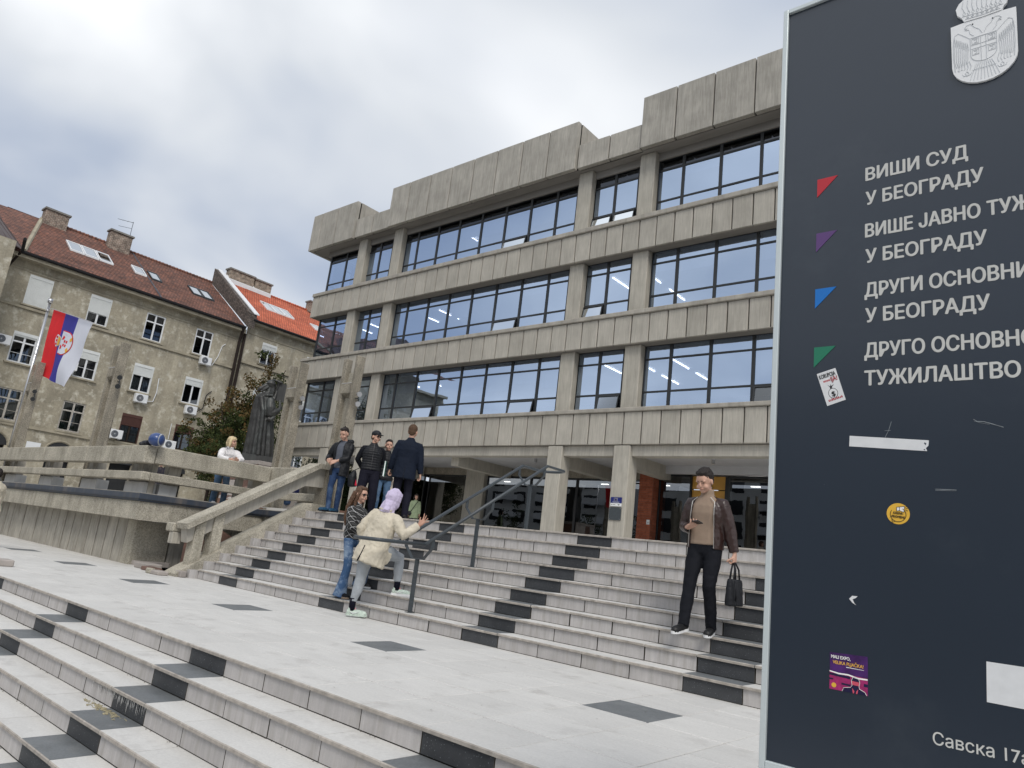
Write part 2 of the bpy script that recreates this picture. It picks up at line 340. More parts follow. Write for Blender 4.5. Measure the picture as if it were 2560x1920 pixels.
# ================================================================ GROUND, STEPS AND PLAZA
ZP = -1.089; PIT = .604; X0 = -2.856; RU, TU = .171, .291; YU = 6.971; ZL = ZP+9*RU; RL, TL = .166, .294; YE = 3.468; XL = -13.33
g = MB(); g.quad((-700, -700, -2.16), (700, -700, -2.16), (700, 700, -2.16), (-700, 700, -2.16))
tag(g.build('ground', 'asphalt'), kind='structure')
g = MB(); g.box(-27, 3, -6, YE-.34-5*TL+.0, -2.3, ZP-6*RL-.03)
lowerpave = tag(g.build('lower_pavement', 'pav_light'), kind='structure')
plaza = MB(); plaza.box(-40, 3, YE+.02, YU+.1, -2.3, ZP-.018); plaza = tag(plaza.build('plaza', 'joint'), kind='structure')
def is_dark_x(k): return k % 5 == 0      # columns of dark stone: every fifth
# tile meshes: paving slab with a worn edge
def slab_mesh(name, sx, sy, t, mats, chip=.004):
    m = MB(); bx = .0035
    x, y = sx/2, sy/2
    v = [(-x, -y, -t), (x, -y, -t), (x, y, -t), (-x, y, -t), (-x, -y, -chip), (x, -y, -chip), (x, y, -chip), (-x, y, -chip), (-x+bx, -y+bx, 0), (x-bx, -y+bx, 0), (x-bx, y-bx, 0), (-x+bx, y-bx, 0)]
    m.v = v; m.f = [(8, 9, 10, 11), (4, 5, 9, 8), (5, 6, 10, 9), (6, 7, 11, 10), (7, 4, 8, 11), (0, 1, 5, 4), (1, 2, 6, 5), (2, 3, 7, 6), (3, 0, 4, 7)]
    m.m = [0, 1, 1, 1, 1, 1, 1, 1, 1]
    return m.mesh(name, mats)
slabL = slab_mesh('paving_slab', PIT-.009, .5945-.009, .02, ['pav_light', 'pav_light'])
slabD = slab_mesh('dark_paving_slab', PIT-.009, .5945-.009, .02, ['dark_tread', 'dark_tread'])
PY = [YE+.003+.0]+[3.459+.586*k for k in range(1, 7)]
# rows follow the joints read off the photograph
for r in range(6):
    ya = YE+.5857*r; yb = ya+.5857
    yc = (ya+yb)/2
    for k in range(-39, 6):
        xc = X0+PIT*k+PIT/2-.0
        if xc > 1.6: continue
        dark = (r == 3 and (k+1) % 5 == 0)
        near = xc > -24.5
        if not near: continue
        piece('paving_slab', slabD if dark else slabL, plaza, (xc, yc, ZP+rnd.uniform(-.0012, .0012)), rot=(rnd.uniform(-.0012, .0012), rnd.uniform(-.0012, .0012), 0), scale=(1, .5857/.5945, 1))
far = MB()
for r in range(6):
    for k in range(-62, -36):
        xc = X0+PIT*k+PIT/2
        if xc > -24.5: continue
        far.box(xc-PIT/2+.003, xc+PIT/2-.003, YE+.5857*r+.003, YE+.5857*(r+1)-.003, ZP-.02, ZP)
far.build('paving_slab', 'pav_light', plaza, kind='stuff')

def tread_mesh(name, w, d, mats):
    """tread slab 25 mm thick whose worn front edge is a narrow tan strip"""
    m = MB(); x = w/2; t = .026
    m.v = [(-x, 0, -t), (x, 0, -t), (x, d, -t), (-x, d, -t), (-x, 0, -.006), (x, 0, -.006), (-x, .007, 0), (x, .007, 0), (x, d, 0), (-x, d, 0)]
    m.f = [(6, 7, 8, 9), (4, 5, 7, 6), (0, 1, 5, 4), (1, 2, 8, 7, 5), (3, 0, 4, 6, 9), (0, 3, 2, 1)]; m.m = [0, 1, 1, 0, 0, 0]
    return m.mesh(name, mats)
def riser_mesh(name, w, h, mats):
    m = MB(); x = w/2; b = .003; t = .02
    m.v = [(-x+b, 0, b), (x-b, 0, b), (x-b, 0, h-b), (-x+b, 0, h-b), (-x, b, 0), (x, b, 0), (x, b, h), (-x, b, h), (-x, t, 0), (x, t, 0), (x, t, h), (-x, t, h)]
    m.f = [(0, 1, 2, 3), (4, 5, 1, 0), (5, 6, 2, 1), (6, 7, 3, 2), (7, 4, 0, 3), (4, 8, 9, 5), (5, 9, 10, 6), (6, 10, 11, 7), (7, 11, 8, 4)]; m.m = [0]+[1]*8
    return m.mesh(name, mats)
def flight(root, n, ytop_of, z_of, depth, rise, kmin, kmax, kshift, pitch, x0, dark_off, landing=None, nosing=.022, xclip=None):
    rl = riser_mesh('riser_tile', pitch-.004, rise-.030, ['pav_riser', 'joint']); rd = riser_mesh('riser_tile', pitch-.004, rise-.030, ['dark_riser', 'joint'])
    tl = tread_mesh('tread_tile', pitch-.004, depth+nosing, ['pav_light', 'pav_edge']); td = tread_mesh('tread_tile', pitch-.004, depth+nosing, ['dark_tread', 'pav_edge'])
    half = {}
    for s in range(n):
        y, z = ytop_of(s), z_of(s)          # front of riser, top of tread
        for k in range(kmin, kmax):
            xa, xb = x0+pitch*k, x0+pitch*(k+1)
            if xclip is not None and xa < xclip:
                if xb < xclip+.06: continue
                xa = xclip
            w = xb-xa; dark = (k-dark_off) % 5 == 0
            sc = (w/pitch*rnd.choice((1, 1, .994, .985)), 1, 1)
            jz = rnd.uniform(-.0015, .0015)
            piece('riser_tile', rd if dark else rl, root, ((xa+xb)/2, y+rnd.uniform(0, .003), z-rise+.003), scale=sc)
            piece('tread_tile', td if dark else tl, root, ((xa+xb)/2, y-nosing, z+jz), rot=(0, 0, 0), scale=sc)
# upper flight
XU = -6.487
up_ = MB(); pts = [(YU+.02, -2.3)]
for s in range(9):
    pts += [(YU+.02+s*TU, ZP+(s+1)*RU-.03), (YU+.02+(s+1)*TU, ZP+(s+1)*RU-.03)]
pts += [(YU+.02+9*TU, -2.3)]
up_.prism(pts, 0, XL-.01, 3.0); upper = tag(up_.build('upper_steps', 'joint'), kind='structure')
flight(upper, 9, lambda s: YU+s*TU, lambda s: ZP+(s+1)*RU, TU, RU, -12, 15, 0, .6063, XU, 0, xclip=XL)
# landing (its slabs are seen only edge on)
land = MB(); land.box(XL-2.2, 10, YU+.1+9*TU-.24, 30, -2.3, ZL-.02); landing = tag(land.build('landing', 'pav_light'), kind='structure')
ls = MB()
for i in range(-3, 17):
    for j in range(0, 18):
        xa = XU+PIT*2*(i-5); ya = YU+9*TU+.012+j*.7
        ls.box(xa+.003, xa+PIT*2-.003, ya+.003, ya+.697, ZL-.018, ZL)
ls.build('paving_slab', 'pav_light', landing, kind='stuff')
# lower flight: the plaza edge is its top tread
lo = MB(); pts = [(YE+.5, ZP-.03), (YE+.02, ZP-.03)]
for s in range(6):
    pts += [(YE+.02-s*TL, ZP-.03-(s+1)*RL), (YE+.02-(s+1)*TL, ZP-.03-(s+1)*RL)]
pts = [(YE+.5, -2.3), (YE+.5, ZP-.03), (YE+.02, ZP-.03)]
for s in range(1, 7):
    pts += [(YE+.02-(s-1)*TL, ZP-.03-s*RL), (YE+.02-s*TL, ZP-.03-s*RL)]
pts += [(YE+.02-6*TL, -2.3)]
lo.prism(pts, 0, -27, 2.2); lower = tag(lo.build('lower_steps', 'joint'), kind='structure')
XW = -3.452
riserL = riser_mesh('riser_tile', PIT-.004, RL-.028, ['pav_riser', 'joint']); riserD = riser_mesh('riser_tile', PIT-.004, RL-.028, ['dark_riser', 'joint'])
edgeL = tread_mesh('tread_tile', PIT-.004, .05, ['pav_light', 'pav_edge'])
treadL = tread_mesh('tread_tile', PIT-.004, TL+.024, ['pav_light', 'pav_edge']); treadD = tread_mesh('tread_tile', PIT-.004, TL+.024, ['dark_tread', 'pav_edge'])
farm = MB()
for s in range(7):
    y = YE-s*TL; z = ZP-s*RL
    for k in range(-20, 9):
        xa = XW+PIT*k; xc = xa+PIT/2; dark = k % 5 == 0
        if s < 6:
            piece('riser_tile', riserD if dark else riserL, lower, (xc, y+rnd.uniform(0, .003), z-RL+.004))
        if s == 0: piece('nosing_tile', edgeL, lower, (xc, y-.02, z+.0006))
        else: piece('tread_tile', treadD if dark else treadL, lower, (xc, y-.022, z+rnd.uniform(-.0015, .0015)))
    for k in range(-39, -20):
        xa = XW+PIT*k
        if s < 6: farm.box(xa+.003, xa+PIT-.003, y, y+.02, z-RL+.004, z-.026, 2 if k % 5 == 0 else 1)
        farm.box(xa+.003, xa+PIT-.003, y-.022, y+TL, z-.026, z, 3 if k % 5 == 0 else 0)
farm.build('step_tile', ['pav_light', 'pav_riser', 'dark_riser', 'dark_tread'], lower, kind='stuff')
# crumbled stone and dry grass in one joint of the lower steps, moss and lime runs
deb = MB()
r_ = random.Random(3)
for i in range(170):
    x = -6.45+r_.gauss(0, .17); y = YE-2*TL-.045-abs(r_.gauss(0, .035)); z = ZP-3*RL
    s = r_.uniform(.004, .014); a = r_.uniform(0, 3)
    deb.tube([(x, y, z+.003), (x+math.cos(a)*s*4, y+math.sin(a)*s*1.6, z+.006)], s*.25, 4)
    if i % 3 == 0: deb.ball((x+.02, y, z+s*.3), (s, s*.8, s*.5), 6, 4)
mat('dry_grass', (.34, .30, .2), .95, .1, var=.4, vscale=40)
tag(deb.build('dry_grass_and_grit', 'dry_grass'), label='dry grass and stone grit caught in the corner of a lower step', cat='litter', kind='stuff')
gt = MB(); r_ = random.Random(9)
for s in range(0, 6):
    for i in range(170):
        x = -13.5+r_.random()**1.0*13; cl = mnoise.noise((x*1.4, s*3.1, 0))
        if cl < .02: continue
        y = YE-s*TL-.004-abs(r_.gauss(0, .009)); z = ZP-(s+1)*RL; q = r_.uniform(.003, .009)
        gt.poly([(x-q, y-q*.6, z+.002), (x+q, y-q*.4, z+.002), (x+q*.6, y+q*.5, z+q*.7), (x-q*.7, y+q*.5, z+q*.5)])
for i in range(260):
    x = -13.2+r_.random()*13; s = r_.choice((0, 0, 0, 1, 2, 3, 4)); cl = mnoise.noise((x*1.1, s*2.7, 5))
    if cl < 0: continue
    y = YU+s*TU-.004-abs(r_.gauss(0, .008)); z = ZP+s*RU; q = r_.uniform(.003, .009)
    gt.poly([(x-q, y-q*.6, z+.002), (x+q, y-q*.4, z+.002), (x+q*.6, y+q*.5, z+q*.7), (x-q*.7, y+q*.5, z+q*.5)])
for i in range(70):
    x = -13+r_.random()*12; y = YE+r_.random()*3.4; q = r_.uniform(.004, .012); a = r_.random()*3
    gt.poly([(x+math.cos(a+k*1.57)*q, y+math.sin(a+k*1.57)*q*.7, ZP+.003+.001*k) for k in range(4)])
mat('grit', (.12, .10, .075), .95, .1, var=.5, vscale=30)
tag(gt.build('grit_and_leaf_bits', 'grit', fix=False), label='dark grit and leaf bits gathered along the feet of the steps', cat='litter', kind='stuff')
lm_ = MB()
for i in range(120):
    x = -6.38+r_.gauss(0, .27); y = YE-2*TL-.0015; zt = ZP-2*RL-.027; L_ = min(.125, abs(r_.gauss(0, .055))+.01); w = r_.uniform(.0015, .006)
    lm_.poly([(x-w, y, zt), (x+w, y, zt), (x+w*.5, y, zt-L_*.7), (x, y, zt-L_), (x-w*.6, y, zt-L_*.6)])
lm_.build('lime_runs', 'lime', lower, fix=False, kind='stuff')

# ================================================================ STRINGER WITH SOLID CONCRETE HANDRAIL (left side of the upper steps)
def slope_z(y, off): return ZP+RU+(y-YU)*RU/TU+off
hr = thing('concrete_handrail', 'heavy slanted concrete handrail on two posts beside the left end of the upper steps', 'handrail', (-13.65, 6.65, ZP))
m = MB()   # sloping stringer kerb
za, zb = ZP+.02, .605
m.prism([(6.60, -1.04), (6.66, -.99), (9.28, .60), (9.62, .60), (9.62, .2), (9.62, -1.2), (6.62, -1.2)], 0, -13.93, -13.47)
m.build('stringer', 'concrete_rough', hr)
m = MB()
for s in range(9):   # thin stone skirting stepping up between stringer and steps
    y = YU-.16+s*TU; z = ZP+(s+1)*RU
    m.box(-13.47, -13.345, y, y+TU+.16, z-.33, z-.02+.0)
m.build('skirting_block', 'pav_riser', hr)
m = MB()
m.prism([(6.62, -.12), (6.66, -.225), (9.33, 1.37), (9.72, 1.37), (9.72, 1.47), (9.31, 1.478)], 0, -13.90, -13.47)
m.build('rail', 'concrete_rough', hr)
m = MB()
m.prism([(6.70, -.20), (6.76, -.47), (9.10, .95), (9.72, .98), (9.72, 1.369), (9.33, 1.369)], 0, -13.84, -13.60)
m.build('rail_web', 'concrete', hr)
m = MB(); m.bbox(-14.25, -13.94, 6.60, 6.86, -.30, -.13, .02); m.build('rail_return', 'concrete_rough', hr)
m = MB(); m.bbox(-14.10, -13.93, 6.62, 6.80, -.52, -.302, .01); m.build('rail_return_post', 'concrete_board', hr)
for ya, yb, zb_, zt in ((6.86, 7.06, -.99, -.09), (7.20, 7.41, -.80, .12)):
    m = MB(); m.prism([(ya, zb_), (yb, zb_+.12), (yb-.02, zt+.05), (ya+.0, zt-.06)], 0, -13.80, -13.56); m.build('post', 'concrete_rough', hr)
m = MB(); m.bbox(-13.88, -13.5, 9.55, 9.78, .45, 1.365, .012); m.build('end_post', 'concrete_dark', hr)
for i, (x, y, s, mm) in enumerate([(-13.75, 6.42, .2, 'granite_pink'), (-14.1, 6.5, .16, 'granite_brown'), (-13.5, 6.72, .12, 'granite_pink'), (-14.5, 6.62, .22, 'granite_brown'), (-13.95, 6.36, .1, 'concrete_rough'), (-14.95, 6.75, .3, 'granite_pink')]):
    m = MB(); m.bbox(x-s, x+s, y-s*.5, y+s*.5, ZP, ZP+.075+.02*(i % 3), .015)
    solo('stone_slab', m, mm, ['pale stone slab under the foot of the concrete handrail', 'brown stone slab wedged behind the handrail foot', 'small pale slab between handrail foot and first step', 'long brown slab lying at the terrace corner', 'rough rubble lump at the very front of the handrail foot', 'low pale kerb stone along the foot of the terrace corner'][i], 'stone slab', 'loose stones around the foot of the concrete handrail')

# ================================================================ TERRACE: retaining wall, slate strip, railing
ZT = .36; XC = -16.36; YF = 6.78
terr = MB(); terr.box(-60, XC-.1, YF+.12, 40, -2.3, ZT); terr.box(XC-.12, XL-.62, 9.75, 40, -2.3, ZT-.002)
terrace = tag(terr.build('terrace', 'pav_light'), kind='structure')
rw = thing('retaining_wall', 'board marked concrete retaining wall of the terrace with upright panels and dark blue metal strip', 'wall', (-20, YF, ZP))
m = MB(); m.box(-40, XC-.02, YF+.05, YF+.119, -1.2, -.14); m.box(XC-.08, XC-.02, YF+.05, 9.3, -1.2, -.14); m.build('wall_core', 'slot_dark', rw)
pw = 3.04/6
x = XC; k = 0
wpan = MB(); wpan.bbox(-.229, .229, -.03, .045, 0, .95, .008); wpm = wpan.mesh('wall_panel', ['concrete_board'])
while x > -29:
    piece('wall_panel', wpm, rw, (x-pw/2, YF+.01+rnd.uniform(-.004, .004), ZP-.01))
    x -= pw
m = MB()
while x > -39.5:
    m.box(x-pw+.018, x-.018, YF-.02, YF+.05, ZP-.01, ZP+.94); x -= pw
m.build('wall_panel', 'concrete_board', rw, kind='stuff')
m = MB(); m.bbox(XC-.004, XC+.42, YF-.02, YF+.75, ZP-.02, -.172, .02); m.build('corner_block', 'concrete_rough', rw)
m = MB(); m.bbox(XC+.14, XC+.56, YF+.06, YF+.80, ZP-.02, ZP+.09, .01); m.build('corner_plinth', 'granite_pink', rw)
for y in (7.56, 8.02, 8.48, 8.94):
    m = MB(); m.bbox(XC+.30, XC+.42, y, y+.43, ZP-.02, -.15, .006); m.build('wall_panel', 'concrete_board', rw)
m = MB()   # projecting band above the panels, turning the corner and then along the steps
m.prism([(6.40, -.16), (6.42, -.17), (6.9, -.17), (6.9, .20), (6.40, .20)], 0, -40, -15.20)
m.build('coping_band', 'concrete_rough', rw)
m = MB(); m.box(-15.7, -15.2, 6.90, 9.18, -.165, .205); m.box(-15.2, XL-.62, 9.2, 9.7, -.165, .205); m.box(-15.9, -15.2, 9.181, 9.7, -.165, .205); m.build('coping_band', 'concrete_rough', rw)
m = MB(); m.box(-40, -15.16, 6.36, 6.9, .208, .36); m.box(-15.7, -15.16, 6.9, 9.14, .208, .36); m.box(-15.7, XL-.62, 9.141, 9.7, .208, .36); m.build('metal_strip', 'slate_metal', rw)
m = MB(); m.box(-40, -15.15, 6.345, 6.359, .235, .25); m.box(-15.159, -15.145, 6.345, 9.13, .235, .25); m.box(-15.159, XL-.62, 9.126, 9.14, .235, .25); m.build('drip_edge', 'frame_metal', rw)
m = MB(); m.box(-40, -15.2, 6.38, 6.95, .361, .375); m.box(-15.7, -15.2, 6.951, 9.1, .361, .375); m.box(-15.7, XL-.63, 9.16, 9.7, .361, .3745); m.build('coping_top', 'concrete_cap', rw)

rl = thing('terrace_railing', 'two beam concrete railing along the terrace edge above the dark blue strip', 'railing', (-20, 6.7, ZT))
joints = [-40.5, -37.42, -34.38, -31.34, -28.30, -25.26, -22.23, -19.20, -15.93]
def rbeam(x0, x1, y0, y1, z0, z1, name): m = MB(); m.bbox(x0, x1, y0, y1, z0, z1, .018); m.build(name, 'concrete_rough', rl)
for a_, b_ in zip(joints[:-1], joints[1:]):
    rbeam(a_+.006, b_-.006, 6.60, 6.84, 1.015, 1.39, 'top_beam'); rbeam(a_+.006, b_-.006, 6.62, 6.82, .655, .835, 'lower_beam')
rbeam(-16.17, -15.93, 6.852, 9.64, 1.03, 1.405, 'top_beam'); rbeam(-16.15, -15.95, 6.832, 9.64, .655, .835, 'lower_beam')
rbeam(-16.17, -14.0, 9.652, 9.88, 1.05, 1.42, 'top_beam'); rbeam(-16.15, -13.9, 9.66, 9.86, .655, .835, 'lower_beam')
def rpost(x, y, ax):
    w, d = (.30, .10)
    m = MB()
    if ax == 'x': m.bbox(x-.42, x-.30, y, y+.2, ZT, 1.05, .008); m.bbox(x-.06, x+.22, y, y+.22, ZT, 1.05, .008)
    else: m.bbox(x-.2, x, y-.42, y-.30, ZT, 1.05, .008); m.bbox(x-.22, x, y-.06, y+.22, ZT, 1.05, .008)
    m.build('rail_post', 'concrete_board', rl)
    m = MB()
    if ax == 'x': m.bbox(x-.48, x+.48, y-.03, y+.26, ZT+.01, ZT+.27, .01)
    else: m.bbox(x-.26, x+.03, y-.20, y+.20, ZT+.01, ZT+.27, .01)
    m.build('post_foot', 'rail_light', rl)
for x in (-37.5, -34.4, -31.4, -28.35, -25.35, -22.3, -19.3, -16.7): rpost(x, 6.86, 'x')
for y in (7.35, 9.4): rpost(-16.18, y, 'y')
for x in (-14.6,): rpost(x, 9.9, 'x')
# ---- twin-slab concrete pylons with a block between
def pylon(xl, y, ztop, z0, label):
    t = thing('pylon', label, 'pylon', (xl+.3, y, z0), 'twin slab concrete pylons on the terrace')
    m = MB(); m.bbox(xl, xl+.15, y, y+.165, z0, ztop-.01, .012); m.build('slab', 'concrete_dark', t)
    m = MB(); m.bbox(xl+.49, xl+.58, y-.02, y+.21, z0, ztop+.04, .012); m.build('slab', 'concrete_dark', t)
    m = MB(); m.box(xl+.151, xl+.489, y+.11, y+.16, z0, ztop-.35); m.build('web', 'concrete_rough', t)
    m = MB(); m.prism([(y-.03, ztop-.66), (y-.03, ztop-.90), (y+.105, ztop-.99), (y+.105, ztop-.66)], 0, xl+.12, xl+.488); m.build('block', 'concrete_dark', t)
    m = MB(); m.box(xl+.12, xl+.488, y-.035, y+.105, ztop-.659, ztop-.645); m.build('block_cap', 'rail_light', t)
    m = MB(); m.tube([(xl+.58, y+.1, ztop-1.02), (xl+.70, y+.1, ztop-1.02)], .012, 6); m.tube([(xl+.70, y+.1, ztop-1.2), (xl+.70, y+.1, ztop-.84)], .012, 6); m.build('lamp_bracket', 'dark_steel', t)
    for dz in (-.14, .10):
        m = MB(); m.tube([(xl+.67, y+.08, ztop-1.02+dz), (xl+.79, y+.05, ztop-1.04+dz)], [.045, .065], 10); m.build('flood_lamp', 'frame_metal' if xl < -18 else 'steel', t)
    return t
pylon(-14.65, 10.25, 4.25, ZL, 'concrete twin pylon standing on the landing behind the man in jeans')
pylon(-17.02, 10.25, 4.27, ZT, 'concrete twin pylon just right of the bronze statue')
pylon(-20.65, 7.1, 4.25, ZT, 'concrete twin pylon behind the terrace railing between flag and statue')
pylon(-26.61, 6.93, 4.17, ZT, 'concrete twin pylon beside the flagpole')
pylon(-24.7, 8.6, 3.55, ZT, 'shorter concrete pylon farther back left of the middle pylon')
# ---- granite monument base with the bronze statue
pb = thing('monument_pedestal', 'stepped pedestal of brown and pink granite slabs under the bronze statue', 'pedestal', (-24.2, 14.4, ZT))
m = MB(); m.box(-25.3, -23.1, 13.92, 15.7, ZT, 2.06); m.build('pedestal_core', 'mortar', pb)
for i in range(4):
    for j in range(3):
        m = MB(); m.bbox(-25.32+i*.555, -25.32+(i+1)*.555-.01, 13.87, 13.93, ZT+j*.57, ZT+(j+1)*.57-.01, .006); m.build('granite_slab', 'granite_brown' if (i*2+j) % 3 else 'granite_pink', pb)
        m = MB(); m.bbox(-23.12, -23.06, 13.9+i*.45, 13.9+(i+1)*.45-.01, ZT+j*.57, ZT+(j+1)*.57-.01, .006); m.build('granite_slab', 'granite_pink' if (i+j) % 3 else 'granite_brown', pb)
m = MB(); m.bbox(-25.34, -23.04, 13.86, 15.7, 2.065, 2.20, .012); m.build('cap_slab', 'granite_pink', pb)
# sloping granite revetment seen under the rails
gr = thing('granite_revetment', 'sloping bank of brown and pale granite slabs behind the terrace railing', 'stone bank', (-17.6, 10.6, ZT))
for i in range(7):
    for j in range(2):
        x = -20.8+i*.62; m = MB()
        m.prism([(10.9+j*.45, ZT+.02+j*.38), (10.9+(j+1)*.45-.015, ZT+.02+(j+1)*.38-.012), (10.96+(j+1)*.45, ZT-.05+(j+1)*.38), (10.96+j*.45, ZT-.05+j*.38)], 0, x, x+.605)
        m.build('granite_slab', ('granite_pink', 'granite_brown', 'granite_brown')[(i+j*2) % 3], gr)
m = MB(); m.box(-20.8, -16.46, 10.98, 12.6, ZT-.02, ZT+.30); m.build('bank_core', 'mortar', gr)
# brown granite slab leaning below the handrail
m = MB(); m.prism([(7.75, -1.08), (8.75, -1.08), (8.75, -.55), (7.9, -.16), (7.75, -.30)], 0, -14.72, -14.60)
solo('leaning_granite_slab', m, 'granite_brown', 'brown granite slab standing behind the posts of the concrete handrail', 'stone slab')
m = MB(); m.prism([(7.35, -1.08), (7.62, -1.08), (7.62, -.42), (7.35, -.42)], 0, -14.9, -14.45)
solo('granite_block', m, 'granite_brown', 'dark brown granite block at the bottom left behind the handrail posts', 'stone block')
m = MB(); m.bbox(-13.95, -13.62, 3.72, 4.05, ZP, ZP+.10, .012); 
solo('kerb_stone', m, 'granite_pink', 'broken kerb stone lying on the plaza at the far left edge', 'stone block')
# ================================================================ COURTHOUSE
YB, YG, YP = 20.0, 20.5, 20.2
XE, XR = -32.3, 9.0
ch = thing('courthouse', 'long brutalist concrete courthouse with three rows of blue mirrored windows', 'building', (-12, YB, ZL))
bands = [(3.95, 5.04, 5.18), (7.42, 8.44, 8.60), (10.88, 12.0, 12.18)]
# structural slabs behind the bands
for z0, zc, zs in bands:
    m = MB(); m.box(XE+.25, XR, YB+.10, YG+.25, z0+.03, zc); m.box(XE+.25, XE+.6, YG+.25, 34, z0+.03, zc); m.build('spandrel_core', 'slot_dark', ch)
    m = MB(); m.bbox(XE, XR, YB-.07, YG+.16, zc+.002, zs, .02); m.box(XE, XE+.5, YG+.161, 34, zc+.002, zs-.002); m.build('sill', 'concrete_cap', ch)
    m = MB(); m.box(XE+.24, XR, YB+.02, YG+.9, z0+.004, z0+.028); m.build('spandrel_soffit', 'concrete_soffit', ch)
pj = .684; xj = -13.93
def panel_me(w, h, t=.10, b=.016):
    q = MB(); q.bbox(-w/2, w/2, 0, t, 0, h, b); return q.mesh('facade_panel', ['concrete'])
for bi, (z0, zc, zs) in enumerate(bands):
    me = panel_me(pj-.040, zc-z0-.006)
    k = -27
    while True:
        xa = xj+pj*k
        if xa > XR-.7: break
        if xa > XE-.05:
            piece('facade_panel', me, ch, (xa+pj/2, YB+rnd.uniform(-.006, .006), z0))
        k += 1
    m = MB(); m.bbox(XE+.02, xj+pj*-26-.018 if xj-pj*26 > XE+.3 else XE+.35, YB+.004, YB+.11, z0, zc-.006, .01); m.build('facade_panel', 'concrete', ch)
    for j in range(12):  # end wall panels
        m = MB(); m.bbox(XE+.02, XE+.12, YB+.125+j*pj, YB+.125+(j+1)*pj-.018, z0, zc-.006, .01); m.build('facade_panel', 'concrete', ch)
# piers
PX = [-29.3, -26.54, -15.6, -12.87, -1.93, .8]
for x in PX:
    for (za, zb_) in ((5.18, 7.424), (8.6, 10.884), (12.18, 14.755)):
        m = MB(); m.bbox(x, x+.63, YP, YG+.35, za+.001, zb_-.001, .02); m.build('pier', 'concrete_pier', ch)
    m = MB(); m.bbox(x, x+.63, YB+.02, YB+.57, ZL+.0, 3.935, .03); m.build('ground_pier', 'concrete_pier', ch)
# windows: bays given by mullion lines
bays = [[-32.05, -30.60, -29.65], [-28.80, -27.83, -26.90], [-26.0, -25.05, -23.66, -22.3, -20.92, -19.52, -18.15, -16.8, -15.80],
        [-15.08, -14.05, -13.05], [-12.30, -11.25, -9.85, -8.45, -7.08, -5.7, -4.33, -3.1, -2.13], [-1.4, -.4, .6], [1.3, 2.6, 4.0, 5.4, 6.8, 8.2]]
rows = [(5.18, 5.81, 6.95, 7.50), (8.60, 9.24, 10.44, 10.96), (12.18, 12.83, 14.05, 14.50)]
openw = {(0, -25.05-0): 0}
opens = {(0, 2, 2), (0, 2, 6), (0, 3, 1), (0, 4, 3), (1, 2, 4+1), (1, 3, 0), (2, 2, 5), (2, 3, 0), (2, 3, 1), (0, 1, 9)}   # (row, bay, column) whose bottom sash is tilted out
blinds = {(0, 2, 3): .45, (0, 2, 4): .55, (0, 2, 5): .5, (0, 2, 6): .4, (0, 2, 7): .5, (0, 3, 0): .25, (0, 4, 1): .12, (0, 4, 2): .7, (0, 4, 3): .65, (0, 2, 1): .4, (0, 2, 2): .38, (1, 2, 3): .5, (1, 2, 5): .2, (1, 4, 1): .35, (1, 4, 0): .3, (1, 4, 3): .4, (1, 2, 0): .2, (2, 2, 3): .4, (2, 2, 4): .45, (2, 2, 5): .6, (2, 2, 6): .5, (2, 2, 7): .55, (2, 4, 1): .3, (1, 2, 6): .3, (2, 1, 0): .5, (2, 0, 0): .7}
FR = .055
